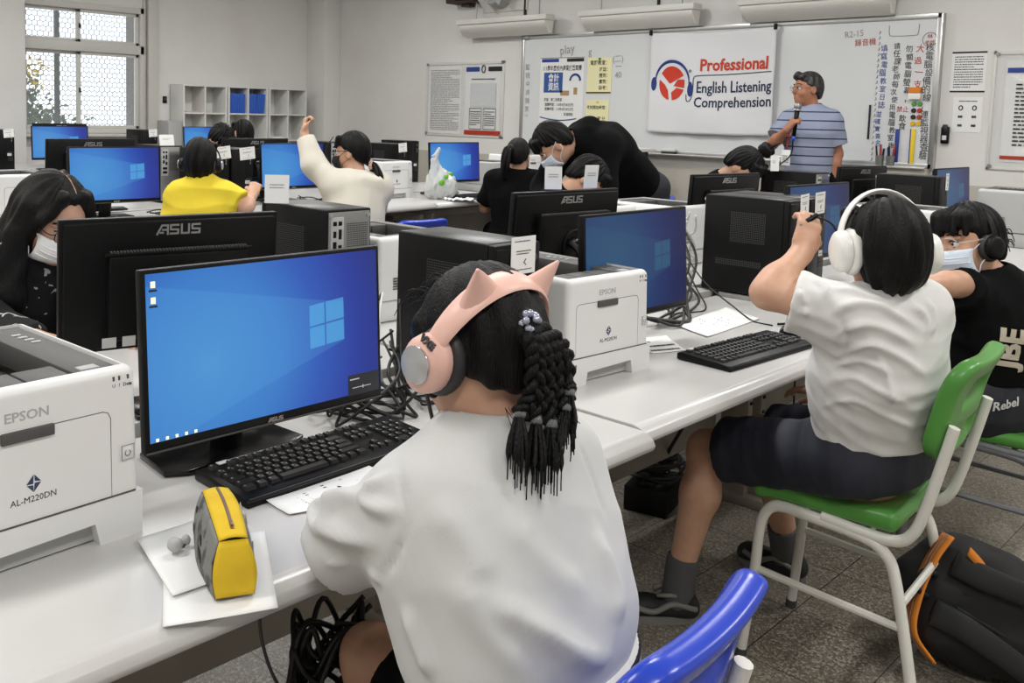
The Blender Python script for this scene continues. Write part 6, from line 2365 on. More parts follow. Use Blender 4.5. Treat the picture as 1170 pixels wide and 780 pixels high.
    def shoes(self, m='shoe_dark', sole='rubber', sock=None):
        J, s = self.J, self.s
        for sd in 'LR':
            an = J['an' + sd]
            t = J.get('toe' + sd, an + J['bf'] * 0.17 * s)
            d = unit((t[0] - an[0], t[1] - an[1], 0))
            side = np.array([-d[1], d[0], 0])
            base = np.array([an[0], an[1], 0])
            R = np.stack([d, side, np3((0, 0, 1))])
            F = Field(base - 0.25, base + 0.25, 0.006)
            F.box(base + d * 0.055 * s + np3((0, 0, 0.04 * s)), (0.25 * s, 0.082 * s, 0.07 * s), R, 0.034 * s, 0.03)
            F.cap(base - d * 0.02 * s + np3((0, 0, 0.06 * s)), base - d * 0.005 * s + np3((0, 0, 0.10 * s)), 0.042 * s, 0.042 * s, 0.03)
            F.cap(base + d * 0.10 * s + np3((0, 0, 0.05)) * s, base + d * 0.14 * s + np3((0, 0, 0.035)) * s, 0.03 * s, 0.03 * s, 0.02)
            F.cut((0, 0, 0.022 * s), (0, 0, -1))
            sh = F.obj('shoe', m, self.root)
            g = self.G()
            prof = [base + d * (0.055 + 0.128 * math.cos(a)) * s + side * (0.043 + 0.004 * math.cos(a)) * math.sin(a) * s for a in np.linspace(0, 2 * PI, 25)[:-1]]
            g.ring_loft([[p + np3((0, 0, z)) for p in prof] for z in (0.0, 0.012 * s, 0.026 * s)])
            g.obj('sole', sole, self.root)
            if sock:
                F = Field(base - 0.2, base + 0.45, 0.006)
                kn = J['kn' + sd]
                F.cap(base + np3((0, 0, 0.07 * s)), an + (kn - an) * 0.20, 0.050 * s, 0.052 * s, 0.02, fb=True)
                F.obj('sock', sock, self.root)

    def hair(self, style='short', m='hair', seed=1, h=None, amp=0.005, extra=None, fringe=True, nape=-0.085, name='hair'):
        hs, R = self.hs, self.R
        lo, hi = self.C - 0.26, self.C + 0.26
        if style == 'long':
            lo = lo - np3((0.05, 0.05, 0.45))
        F = Field(lo, hi, h or min(self.h, 0.006))
        if style == 'crop':
            F.ell(self.hp(-0.014, 0, 0.016), np3((0.103, 0.086, 0.106)) * hs, R, 0.02)
            F.ell(self.hp(-0.034, 0, -0.036), np3((0.074, 0.074, 0.078)) * hs, R, 0.03)
            F.ell(self.hp(-0.048, 0, -0.064), np3((0.042, 0.050, 0.036)) * hs, R, 0.03)
            for sg in (-1, 1):
                F.ell(self.hp(0.045, sg * 0.095, -0.085), np3((0.065, 0.05, 0.065)) * hs, R, 0.02, sub=True)
        if style != 'crop':
            F.ell(self.hp(-0.012, 0, 0.026), np3((0.106, 0.087, 0.107)) * hs, R, 0.02)
            F.ell(self.hp(-0.040, 0, -0.030), np3((0.068, 0.068, 0.085)) * hs, R, 0.03)
        # face opening
        F.box(self.hp(0.105, 0, -0.065), np3((0.13, 0.30, 0.19)) * hs, R, 0.04 * hs, 0.012, sub=True)
        if style == 'long':
            F.ell(self.hp(0.105, 0, 0.030), np3((0.060, 0.062, 0.058)) * hs, R, 0.02, sub=True)
        if nape is not None:
            F.cut(self.hp(-0.06, 0, nape), -self.u + self.f * 0.25, 0.022)
        if style == 'short':
            F.cut(self.hp(-0.035, 0, -0.045), -self.u * 0.75 + self.f * 0.65, 0.03)
        # clear the ears
        for sg in (-1, 1):
            F.ell(self.hp(0.012, sg * 0.086, -0.020), np3((0.024, 0.022, 0.036)) * hs, R, 0.008, sub=True)
        if fringe:
            for i in range(7):
                b = -0.06 + 0.02 * i
                c = math.sqrt(max(0, 1 - (b / 0.085) ** 2))
                F.cap(self.hp(0.060 * c + 0.02, b, 0.088), self.hp(0.100 * c + 0.006, b * 1.06, 0.030 + 0.006 * (i % 2)), 0.016 * hs, 0.006 * hs, 0.012)
        if extra:
            extra(F)
        r = np.random.RandomState(seed)
        ph = r.uniform(0, 6.28, 6)
        fr = r.uniform(9, 26, 6).round()
        C, l, u, f = self.C, self.l, self.u, self.f

        def strands(V, N):
            q = V - C
            az = np.arctan2(q @ l, q @ f)
            el = (q @ u) / 0.1
            out = np.zeros(len(V))
            for i in range(6):
                out += np.sin(fr[i] * az + ph[i] + 1.5 * np.sin(el * 2 + ph[i]))
            return amp * out / 3
        o = F.obj(name, m, self.root, 1, strands)
        return o

    def flyaway(self, n, pts_fn, m='hair', r=0.0006, name='loose_strands'):
        g = self.G()
        for i in range(n):
            g.tube(pts_fn(i), r, 4, 4, caps=False)
        return g.obj(name, m, self.root, 180)

    def mask(self, m='mask', name='face_mask'):
        hs = self.hs
        def S(u, v):
            b = (u - 0.5) * 2
            z = -0.018 - 0.085 * v
            bulge = 0.134 - 0.026 * (v - 0.35) ** 2 * 4 - 0.006 * abs(b)
            ang = b * 1.05
            return self.hp(bulge * math.cos(ang) - 0.004 + 0.006 * math.sin(v * 18) * 0.3 * (1 - b * b), 0.087 * math.sin(ang), z + 0.004 * b * b)
        g = self.G()
        g.sheet(S, 18, 14, -0.0015)
        o = g.obj(name, m, self.root, 180)
        g = self.G()
        for v in (0.30, 0.50, 0.70):
            g.tube([np3(S(u, v)) + self.f * 0.0012 for u in np.linspace(0.04, 0.96, 14)], 0.0012, 5)
        g.obj('mask_pleats', m, o, 180)
        g = self.G()
        for sg in (-1, 1):
            e = 1.0 if sg > 0 else 0.0
            g.tube([S(e, 0.08), self.hp(0.03, sg * 0.080, 0.0), self.hp(-0.012, sg * 0.088, 0.020)], 0.0016, 5, 4)
            g.tube([S(e, 0.92), self.hp(0.03, sg * 0.080, -0.060), self.hp(-0.018, sg * 0.086, -0.030)], 0.0016, 5, 4)
        g.obj('mask_loops', m, self.root, 180)
        return o

    def glasses(self, m='black', r=0.0016, w=0.024, hgt=0.018, name='glasses', roundness=1.0):
        g = self.G()
        for sg in (-1, 1):
            pts = []
            for a in np.linspace(0, 2 * PI, 21)[:-1]:
                ca, sa = math.cos(a), math.sin(a)
                ca, sa = (np.sign(ca) * abs(ca) ** 0.6, np.sign(sa) * abs(sa) ** 0.6)
                pts.append(self.hp(0.112 - 0.010 * (abs(ca * w + 0.033) / 0.06) ** 2, sg * (0.034 + w * ca), 0.002 + hgt * sa))
            g.tube(pts, r, 6, closed=True)
            g.tube([self.hp(0.105, sg * 0.057, 0.008), self.hp(0.09, sg * 0.079, 0.009), self.hp(0.0, sg * 0.086, 0.012), self.hp(-0.02, sg * 0.086, 0.0)], r, 6, 3)
        g.tube([self.hp(0.112, -0.011, 0.006), self.hp(0.114, 0, 0.010), self.hp(0.112, 0.011, 0.006)], r, 6, 3)
        return g.obj(name, m, self.root, 180)


def sit(x, y, a, seat=0.44, s=0.82, lean=0.25, hyaw=0.0, hpitch=0.3, hroll=0.0, head=None, neck=None):
    """a seated skeleton: facing angle a (world), lean forward, head turned by hyaw (left +) and bowed by hpitch"""
    bf = np.array([math.cos(a), math.sin(a), 0])
    lf = np.array([-math.sin(a), math.cos(a), 0])
    up = np.array([0, 0, 1.0])
    J = {'bf': bf}
    J['pel'] = np.array([x, y, seat + 0.085 * s])
    tl = unit(up + bf * lean)
    J['chest'] = J['pel'] + tl * 0.37 * s
    J['neck'] = J['pel'] + unit(up + bf * lean * 1.15) * 0.545 * s if neck is None else np3(neck)
    fa = a + hyaw
    f0 = np.array([math.cos(fa), math.sin(fa), 0])
    J['f'] = f0 * math.cos(hpitch) - up * math.sin(hpitch)
    J['u'] = unit(up * math.cos(hpitch) + f0 * math.sin(hpitch) + lf * hroll)
    J['head'] = (J['neck'] + J['u'] * 0.135 * s / 0.82 * 0.93 + f0 * 0.03) if head is None else np3(head)
    sh = J['chest'] * 0.25 + J['neck'] * 0.75
    for sd, g in (('L', 1), ('R', -1)):
        J['sh' + sd] = sh + lf * g * 0.165 * s - up * 0.05 * s
        J['el' + sd] = J['sh' + sd] + bf * 0.16 * s + lf * g * 0.05 * s - up * 0.24 * s
        J['wr' + sd] = J['el' + sd] + bf * 0.22 * s - lf * g * 0.07 * s + up * 0.03
        J['hd' + sd] = unit(bf - lf * g * 0.2 - up * 0.05)
        J['hn' + sd] = -up
        J['hip' + sd] = J['pel'] + lf * g * 0.09 * s - up * 0.01
        J['kn' + sd] = J['hip' + sd] + bf * 0.40 * s + lf * g * 0.03 * s
        J['an' + sd] = np.array([*(J['kn' + sd] - bf * 0.02)[:2], 0.085 * s])
    return J


def drape(g, name, m, person_root, target, direction, lift=0.0025, T=None):
    """build lettering g (world space) and lay it on the cloth of target along direction"""
    from mathutils.bvhtree import BVHTree
    off = Vector(person_root.location)
    tv = [v.co + off for v in target.data.vertices]
    tree = BVHTree.FromPolygons(tv, [tuple(p.vertices) for p in target.data.polygons])
    d = Vector(direction).normalized()
    bmesh.ops.subdivide_edges(g.bm, edges=[e for e in g.bm.edges if e.calc_length() > 0.012], cuts=2)
    bmesh.ops.triangulate(g.bm, faces=g.bm.faces)
    for v in g.bm.verts:
        hit = tree.ray_cast(v.co - d * 0.5, d)
        if hit[0] is not None:
            v.co = hit[0] - d * lift
        v.co -= off
    return g.obj(name, m, person_root, 0, recalc=False)


# ---- girl with the cat ear headphones
J = sit(-0.68, 0.95, PI + 0.05, 0.44, 0.85)
J.update(pel=(-0.703, 0.926, 0.515), chest=(-0.785, 0.928, 0.785), neck=(-0.80, 0.945, 0.918), head=(-0.838, 0.948, 1.036), f=(-0.93, 0.02, -0.30), u=(-0.3, 0.03, 0.95),
         shL=(-0.81, 0.81, 0.860), shR=(-0.79, 1.055, 0.866), elL=(-0.960, 0.805, 0.755), wrL=(-1.03, 1.0, 0.752), elR=(-0.84, 1.16, 0.770), wrR=(-1.05, 1.16, 0.752),
         hdL=(-0.3, 0.9, 0), hdR=(-0.9, -0.1, 0), hipL=(-0.72, 0.90, 0.50), hipR=(-0.70, 1.03, 0.50), knL=(-1.09, 0.985, 0.465), knR=(-1.08, 1.11, 0.465), anL=(-1.08, 0.97, 0.09), anR=(-1.06, 1.07, 0.09))
P = Person('girl in white sweatshirt with braided hair, wearing pink cat ear headphones, seen from behind', J, 0.80, 0.91, 0.006)
P.body(hands=(0.4, 0.4), face=True)
fl = folds([([(-0.834, 0.741, 0.882), (-0.904, 0.77, 0.856), (-0.923, 0.763, 0.836), (-0.917, 0.748, 0.816), (-0.873, 0.744, 0.818), (-0.808, 0.732, 0.839)], 0.01, 0.0159), ([(-0.809, 0.756, 0.914), (-0.832, 0.747, 0.895), (-0.832, 0.741, 0.882), (-0.802, 0.737, 0.881), (-0.779, 0.744, 0.884)], 0.009, 0.0145), ([(-0.873, 0.753, 0.865), (-0.965, 0.774, 0.819), (-0.948, 0.753, 0.809), (-0.904, 0.745, 0.805)], 0.01, 0.0145), ([(-0.913, 0.746, 0.766), (-0.798, 0.736, 0.793)], 0.006, 0.0087), ([(-0.816, 0.777, 0.929), (-0.779, 0.753, 0.901), (-0.765, 0.743, 0.866), (-0.776, 0.734, 0.827), (-0.801, 0.737, 0.792)], 0.004, -0.0058), ([(-0.717, 1.021, 0.917), (-0.694, 1.026, 0.87), (-0.67, 1.02, 0.832)], 0.004, -0.0058), ([(-0.676, 0.786, 0.802), (-0.636, 0.837, 0.764), (-0.601, 0.897, 0.708)], 0.016, 0.013), ([(-0.65, 0.818, 0.783), (-0.614, 0.868, 0.738), (-0.6, 0.935, 0.708)], 0.014, 0.0116), ([(-0.662, 0.983, 0.83), (-0.627, 0.97, 0.777), (-0.605, 0.953, 0.738)], 0.014, 0.0145), ([(-0.758, 0.737, 0.777), (-0.734, 0.741, 0.738), (-0.715, 0.742, 0.707)], 0.01, 0.0116), ([(-0.701, 0.838, 0.884), (-0.657, 0.874, 0.822), (-0.625, 0.918, 0.776)], 0.02, 0.0101), ([(-0.706, 0.766, 0.825), (-0.67, 0.781, 0.77), (-0.626, 0.819, 0.719)], 0.018, 0.0087), ([(-0.752, 0.772, 0.9), (-0.705, 0.789, 0.855), (-0.68, 0.79, 0.817)], 0.02, 0.0072)])
def blouse(F):
    F.ell((-0.715, 0.926, 0.705), (0.112, 0.174, 0.095), None, 0.06)
    F.cap((-0.755, 0.84, 0.78), (-0.755, 1.02, 0.78), 0.082, 0.082, 0.06)
sw = P.shirt('sweatshirt', 'white_fleece', 0.020, 1.0, 0.655, 0.013, addf(fl, waves(0.004, 15, 4)), 0.006, flat=0.72, extra=blouse, open_=0.6, collar=0.05)
wbm = stripes_mat('striped_rib', (226, 224, 218), (24, 24, 26), 0.0, 0.022, 0.45)
F = Field((-0.95, 0.65, 0.50), (-0.45, 1.25, 0.70), 0.006)
F.cap((-0.705, 0.926, 0.560), (-0.710, 0.926, 0.668), 0.172, 0.176, 0.01, ((-1, 0, 0), 0.66), True, True)
F.obj('waistband', wbm, P.root)
P.trousers('trousers', 'black_cotton', 0.022, 0.62)
P.shoes('shoe_dark', 'white_gloss')
# seam lines of the shoulders
g = P.G()
def seam(pts):
    return [np3(p) for p in pts]
tie = P.hp(-0.112, 0.020, 0.022)
h_ = P.hair('short', amp=0.0022, nape=-0.072, fringe=False, extra=lambda F: [F.cap(P.hp(-0.095, 0.02, 0.02), P.hp(-0.118, 0.020, 0.024), 0.026, 0.016, 0.02), F.cap(P.hp(0.045, 0.066, 0.05), P.hp(0.035, 0.078, -0.05), 0.018, 0.010, 0.02), F.cap(P.hp(0.045, -0.066, 0.05), P.hp(0.035, -0.078, -0.05), 0.018, 0.010, 0.02)][0])
# braids
rb = random.Random(5)
def braid(path, r, name='braid'):
    c = spline(path, 14)
    n = len(c)
    g = P.G()
    for k in range(3):
        pts = []
        for i, p in enumerate(c):
            t_ = (c[min(i + 1, n - 1)] - c[max(i - 1, 0)]).normalized()
            out = (p - Vector(P.C)); out.z *= 0.3
            out = (out - t_ * out.dot(t_)).normalized()
            sd = t_.cross(out).normalized()
            a = i / n * (n * 0.30) + k * 2.094
            pts.append(p + sd * r * 1.0 * math.sin(a) + out * r * 0.55 * math.sin(2 * a))
        g.tube(pts, [r * (0.92 - 0.35 * i / n) for i in range(n)], 8)
    return g.obj(name, 'hair', h_, 180)
ends = [((-0.722, 0.895, 0.985), (-0.700, 0.868, 0.915)), ((-0.712, 0.915, 0.975), (-0.688, 0.884, 0.902)), ((-0.700, 0.930, 0.970), (-0.676, 0.900, 0.900)), ((-0.700, 0.958, 0.985), (-0.678, 0.920, 0.935)), ((-0.705, 0.975, 1.000), (-0.680, 0.945, 0.945))]
lats = [0.035, 0.016, -0.006, -0.028, -0.048]
for i, ((m1_, e_), la) in enumerate(zip(ends, lats)):
    path = [P.hp(-0.112, 0.02 + la * 0.2, 0.024), P.hp(-0.132, 0.010 + la * 0.5, -0.002), P.hp(-0.128, la * 0.8, -0.03), P.hp(-0.116, la * 0.95, -0.072), m1_]
    braid(path, 0.0086)
    d_ = Vector(e_) - Vector(m1_)
    g = P.G()
    g.tube([Vector(m1_) - d_ * 0.08, Vector(m1_), Vector(m1_) + d_ * 0.04], [0.0085, 0.0095, 0.0085], 10)
    g.obj('hair_elastic', 'clear', h_, 180)
    g = P.G()
    for k in range(16):
        o = Vector((rb.uniform(-1, 1), rb.uniform(-1, 1), rb.uniform(-0.4, 0.4))) * 0.007
        g.tube([Vector(m1_) + o * 0.5, Vector(m1_) + d_ * 0.45 + o * 1.5, Vector(e_) + o * 1.6 + Vector((0, 0, rb.uniform(-0.012, 0.012)))], [0.0028, 0.0034, 0.0008], 6, 4)
    g.obj('tassel', 'hair', h_, 180)
g = P.G()
for k in range(16):
    a = rb.uniform(0, 6.28); b = rb.uniform(-1, 1)
    q = Vector((math.cos(a) * math.sqrt(1 - b * b), math.sin(a) * math.sqrt(1 - b * b), b)) * 0.0115
    g.ell(Vector(tie) + Vector(P.u) * 0.006 + Vector(-P.f) * 0.012 + q, (0.0055,) * 3, n=8)
g.obj('bead_hair_tie', mat('glitter_beads', (170, 174, 190), 0.15, 0.6), h_, 180)
def wisps(i):
    a = rb.uniform(-1.2, 1.2)
    p = Vector(P.hp(0.02 * rb.uniform(-1, 1) + 0.02, 0.085 * math.sin(a), 0.115 * math.cos(a)))
    o = Vector((rb.uniform(-1, 1), rb.uniform(-1, 1), rb.uniform(0, 1))).normalized() * 0.018
    q = Vector(P.f) * 0.03
    return [p, p + o + q * 0.5, p + o * 1.3 + q + Vector((0, 0, -0.008)), p + o * 0.9 + q * 1.8 + Vector((0, 0, -0.02))]
P.flyaway(46, wisps)
def nape_w(i):
    p = Vector(P.hp(-0.085, rb.uniform(-0.055, 0.06), -0.082))
    o = Vector((0.02 * rb.random(), rb.uniform(-0.03, 0.02), -0.03 - 0.03 * rb.random()))
    return [p, p + o * 0.5 + Vector((0.012, 0, 0)), p + o + Vector((0.014, rb.uniform(-0.02, 0.02), 0))]
P.flyaway(22, nape_w, name='nape_strands')
g = P.G()
g.tube([P.hp(0.0, 0.06, -0.115), P.hp(-0.05, 0.052, -0.125), P.hp(-0.085, 0.02, -0.125)], 0.0035, 6, 5)
g.obj('mask_strap', 'black_cotton', P.root, 180)
cL, cR = P.hp(0.0, 0.096, -0.004), P.hp(0.0, -0.096, -0.004)
upb = unit(P.u - P.f * 0.95)
hp_, mid, out, up_, fw_ = headphones('cat_ear_headphones', 'pale pink cat ear headphones with silver discs on the girl in front', (cL, cR), upb, P.f, 'pink', 'cushion', 0.036, 0.012, 0.039, 0.121, True, mat('brushed_silver_disc', (196, 196, 198), 0.28, 0.8), cup_t=0.034)
Th = Matrix.Translation(-mid)
g = G(Th)
c_ = Vector(cL) + out * 0.030 + up_ * 0.036
fr_ = frame(-fw_, up_, c_)
g.text('VXE', 0.014, fr_ @ Matrix.Rotation(-0.3, 4, 'X'), 0.002, bold=0.0004)
g.obj('side_letters', 'cable_grey', hp_, 0)
cable('thin black headset cord falling from the pink headphones to the keyboard', [Vector(cL) - up_ * 0.04, (-0.90, 0.93, 0.90), (-1.0, 1.05, 0.79), (-1.16, 1.15, 0.765), (-1.22, 1.17, 0.752)], 0.0028)

# ---- boy in the white T-shirt
J = sit(-0.80, 2.32, PI - 0.35, 0.44, 0.83)
J.update(bf=(-0.927, 0.376, 0), pel=(-0.805, 2.33, 0.565), chest=(-0.78, 2.285, 0.79), neck=(-0.762, 2.270, 0.968), head=(-0.773, 2.257, 1.078), f=(-0.71, 0.69, -0.16), u=(0, 0, 1),
         shL=(-0.822, 2.125, 0.935), shR=(-0.728, 2.365, 0.932), elL=(-0.958, 2.075, 0.965), wrL=(-0.936, 2.195, 1.05), hdL=(0.02, 0.38, 0.8), hnL=(-0.80, 0.58, -0.1),
         elR=(-0.80, 2.55, 0.735), wrR=(-0.985, 2.56, 0.625), hdR=(-1, 0.1, -0.05), hipL=(-0.83, 2.245, 0.562), hipR=(-0.79, 2.41, 0.562), knL=(-1.19, 2.275, 0.48), knR=(-1.16, 2.52, 0.475),
         anL=(-1.235, 2.235, 0.105), anR=(-1.14, 2.70, 0.09), toeL=(-1.35, 2.12, 0.03), toeR=(-1.30, 2.70, 0.03))
P = Person('boy in plain white t-shirt with white headphones, arm raised, seen from behind', J, 0.83, 0.94, 0.006)
P.body(hands=([0.9, 0.75, 0.7, 0.75], 0.35), face=True, h=0.005)
fl = folds([([(-0.806, 2.058, 0.941), (-0.775, 2.081, 0.968), (-0.743, 2.146, 0.961), (-0.716, 2.186, 0.939), (-0.679, 2.235, 0.905)], 0.009, 0.0115), ([(-0.824, 2.077, 0.995), (-0.786, 2.107, 0.993), (-0.763, 2.134, 0.981), (-0.729, 2.194, 0.973)], 0.008, 0.0092), ([(-0.812, 2.217, 0.998), (-0.765, 2.203, 0.998), (-0.719, 2.222, 0.988), (-0.703, 2.256, 0.993)], 0.007, 0.0069), ([(-0.87, 2.038, 0.988), (-0.855, 2.039, 0.956)], 0.008, 0.0103), ([(-0.862, 2.034, 0.951), (-0.851, 2.042, 0.935)], 0.008, 0.0092), ([(-0.866, 2.084, 1.014), (-0.832, 2.076, 0.998), (-0.816, 2.061, 0.977)], 0.008, 0.0092), ([(-0.805, 2.068, 0.893), (-0.759, 2.089, 0.924), (-0.726, 2.153, 0.912), (-0.682, 2.214, 0.873)], 0.009, 0.0103), ([(-0.807, 2.101, 0.844), (-0.75, 2.115, 0.879), (-0.706, 2.176, 0.853), (-0.663, 2.231, 0.81)], 0.009, 0.0103), ([(-0.811, 2.114, 0.815), (-0.766, 2.12, 0.841), (-0.715, 2.161, 0.815)], 0.008, 0.0092), ([(-0.791, 2.065, 0.938), (-0.778, 2.081, 0.896), (-0.789, 2.105, 0.848)], 0.008, -0.0069), ([(-0.733, 2.14, 0.853), (-0.713, 2.16, 0.79), (-0.706, 2.172, 0.746)], 0.009, 0.008), ([(-0.83, 2.117, 0.771), (-0.779, 2.121, 0.799), (-0.73, 2.145, 0.776), (-0.687, 2.198, 0.746)], 0.009, 0.0092), ([(-0.85, 2.142, 0.708), (-0.778, 2.126, 0.747), (-0.715, 2.182, 0.712), (-0.681, 2.254, 0.679)], 0.008, 0.008), ([(-0.687, 2.271, 0.972), (-0.669, 2.272, 0.932), (-0.666, 2.26, 0.891)], 0.009, 0.0092), ([(-0.705, 2.218, 0.967), (-0.677, 2.249, 0.933), (-0.669, 2.246, 0.884)], 0.009, 0.008)])
P.shirt('t_shirt', 'white_cotton', 0.013, 0.62, 0.605, 0.017, addf(fl, waves(0.0042, 26, 12, (1, 1, 1.6))), 0.006, flat=0.70, collar=0.066)
P.trousers('shorts', 'navy_nylon', 0.018, 0.83, disp=waves(0.005, 24, 3, (1, 1, 1)), seat=((-0.75, 2.33, 0.492), (0.205, 0, -0.979)))
P.shoes('shoe_dark', 'shoe_grey', 'sock')
for sd in 'LR':
    an = P.J['an' + sd]; t_ = P.J['toe' + sd]
    d = unit((t_[0] - an[0], t_[1] - an[1], 0)); sd_ = np.array([-d[1], d[0], 0])
    g = P.G()
    for s_ in (-1, 1):
        b = np.array([an[0], an[1], 0])
        g.tube([b - d * 0.045 + sd_ * s_ * 0.033 + np3((0, 0, 0.045)), b + d * 0.02 + sd_ * s_ * 0.040 + np3((0, 0, 0.062)), b + d * 0.07 + sd_ * s_ * 0.038 + np3((0, 0, 0.038)), b + d * 0.12 + sd_ * s_ * 0.030 + np3((0, 0, 0.046))], 0.008, 8, 5)
        g.tube([b + d * 0.01 + sd_ * s_ * 0.036 + np3((0, 0, 0.085)), b + d * 0.06 + sd_ * s_ * 0.020 + np3((0, 0, 0.075))], 0.006, 7)
    g.obj('shoe_overlay', 'shoe_grey', P.root, 180)
def mop(F):
    for k in range(16):
        a = k * 0.39
        F.cap(P.hp(-0.07 + 0.03 * math.cos(a), 0.055 * math.sin(a), 0.05 + 0.045 * math.cos(a * 2)), P.hp(-0.098, 0.056 * math.sin(a + 0.5), -0.06 - 0.045 * abs(math.cos(a))), 0.020, 0.008, 0.012)
P.hair('crop', amp=0.005, seed=5, nape=None)
cL, cR = P.hp(0.0, 0.094, -0.012), P.hp(0.0, -0.094, -0.012)
headphones('headphones', 'white over ear headphones on the boy in the white t-shirt', (cL, cR), P.u * 1.0 + P.f * 0.12, P.f, 'white_gloss', 'white_gloss', 0.026, 0.011, 0.045, 0.143, cup_t=0.030)
kn_ = P.J['wrL'] + unit(P.J['hdL']) * 0.075
cable('thin black headset cord held in the raised hand of the white shirted boy', [kn_ + np3((0.0, 0.0, 0.02)), kn_ + np3((0.03, 0.05, 0.0)), (-0.89, 2.32, 1.06), (-0.80, 2.22, 1.04)], 0.0024)
t = thing('audio_jack', 'black jack plug pinched in the raised hand of the white shirted boy', 'plug', tuple(kn_))
G().cyl((-0.004, -0.015, 0.005), (0.006, 0.02, 0.02), 0.006, n=12).obj('plug_body', 'black', t)
G().cyl((-0.004, -0.015, 0.005), (-0.009, -0.032, -0.002), 0.002, n=8).obj('plug_tip', 'steel', t)

# ---- boy in the black T-shirt with mask
J = sit(-0.80, 3.33, PI - 0.27, 0.44, 0.83)
J.update(bf=(-0.963, 0.27, 0), pel=(-0.80, 3.33, 0.525), chest=(-0.805, 3.335, 0.745), neck=(-0.825, 3.345, 0.875), head=(-0.885, 3.30, 0.995), f=(-0.52, -0.84, -0.10), u=(-0.15, 0.02, 1),
         shL=(-0.84, 3.255, 0.80), shR=(-0.800, 3.50, 0.80), elL=(-0.925, 3.235, 0.835), wrL=(-0.905, 2.945, 0.893), hdL=(-0.25, -0.95, 0.12), hnL=(-0.75, 0.1, -0.6), elR=(-1.0, 3.52, 0.775), wrR=(-1.12, 3.33, 0.775), hdR=(-0.6, -0.8, 0),
         hipL=(-0.85, 3.25, 0.52), hipR=(-0.82, 3.42, 0.52), knL=(-1.18, 3.26, 0.49), knR=(-1.17, 3.48, 0.49), anL=(-1.17, 3.26, 0.09), anR=(-1.16, 3.50, 0.09))
J['elL'] = np3((-0.86, 3.13, 0.885))
P = Person('boy in black t-shirt with glasses, face mask and black headphones, looking sideways', J, 0.83, 0.96, 0.006)
P.body(hands=([0.7] * 4, 0.4), h=0.005)
P.eyes()
ts = P.shirt('t_shirt', 'black_cotton', 0.018, 0.85, 0.575, 0.016, waves(0.005, 18, 8), 0.006, flat=0.72)
P.trousers('shorts', 'dark_denim', 0.026, 0.85, disp=waves(0.005, 22, 6))
P.shoes('shoe_dark', 'shoe_grey', 'sock')
P.mask('mask')
P.glasses('clear', 0.0022, 0.027, 0.021)
P.hair('short', amp=0.005, seed=9, nape=-0.075, extra=lambda F: [F.cap(P.hp(0.05, 0.05 * k, 0.095), P.hp(0.085 - 0.02 * abs(k), 0.07 * k, 0.032), 0.018, 0.006, 0.012) for k in (-1, -0.5, 0, 0.5, 1)])
def tuft(i):
    p = Vector(P.hp(-0.10, rb.uniform(-0.05, 0.05), rb.uniform(-0.02, 0.05)))
    o = Vector(-P.f) * 0.035 + Vector((0, 0, rb.uniform(-0.03, 0.0)))
    return [p, p + o * 0.6 + Vector((0, 0, 0.005)), p + o + Vector((0, 0, -0.012))]
P.flyaway(26, tuft, r=0.0016)
cL, cR = P.hp(-0.004, 0.090, -0.018), P.hp(-0.004, -0.090, -0.018)
headphones('headphones', 'black over ear headphones on the boy in the black t-shirt', (cL, cR), P.u - P.f * 0.12, P.f, 'black_matte', 'cushion', 0.018, 0.008, 0.034, 0.136, cup_t=0.022)
nrm = Vector((0.723, -0.686, 0.088))
g = G()
fr_ = frame((0.06, 0.10, 1.0), (-0.687, -0.727, 0.06), (-0.81, 3.285, 0.69))
g.text('JBE', 0.095, fr_, 0.0, bold=0.004, squeeze=0.95)
drape(g, 'chest_letters', mat('shirt_print', (196, 186, 168), 0.7), P.root, ts, -nrm)
g = G()
fr_ = frame((0.687, 0.727, 0.25), (0.0, 0.0, 1.0), (-0.83, 3.30, 0.515))
g.text('Rebel', 0.036, fr_, 0.0, bold=0.001, shear=0.3)
sh_ = [c for c in P.root.children if c.name.startswith('shorts')][0]
drape(g, 'leg_lettering', 'white_ink', P.root, sh_, -nrm)
g = P.G(); g.tube([P.J['wrL'] + np3((0.0, 0.004, 0)) + 0.024 * (np3((1, 0.2, 0.1)) * math.cos(a) + np3((0, 0.1, 1)) * math.sin(a)) for a in np.linspace(0, 6.28, 18)], 0.003, 6, closed=True)
g.obj('wrist_band', 'black', P.root, 180)
o = tag(G().ell((0, 0, 0), (0.016, 0.012, 0.02), n=12).obj('keychain', 'yellow_canvas'), 'small yellow object between the two boys beside the face mask', 'keychain')
o.location = (-1.06, 3.16, ZA + 0.02)

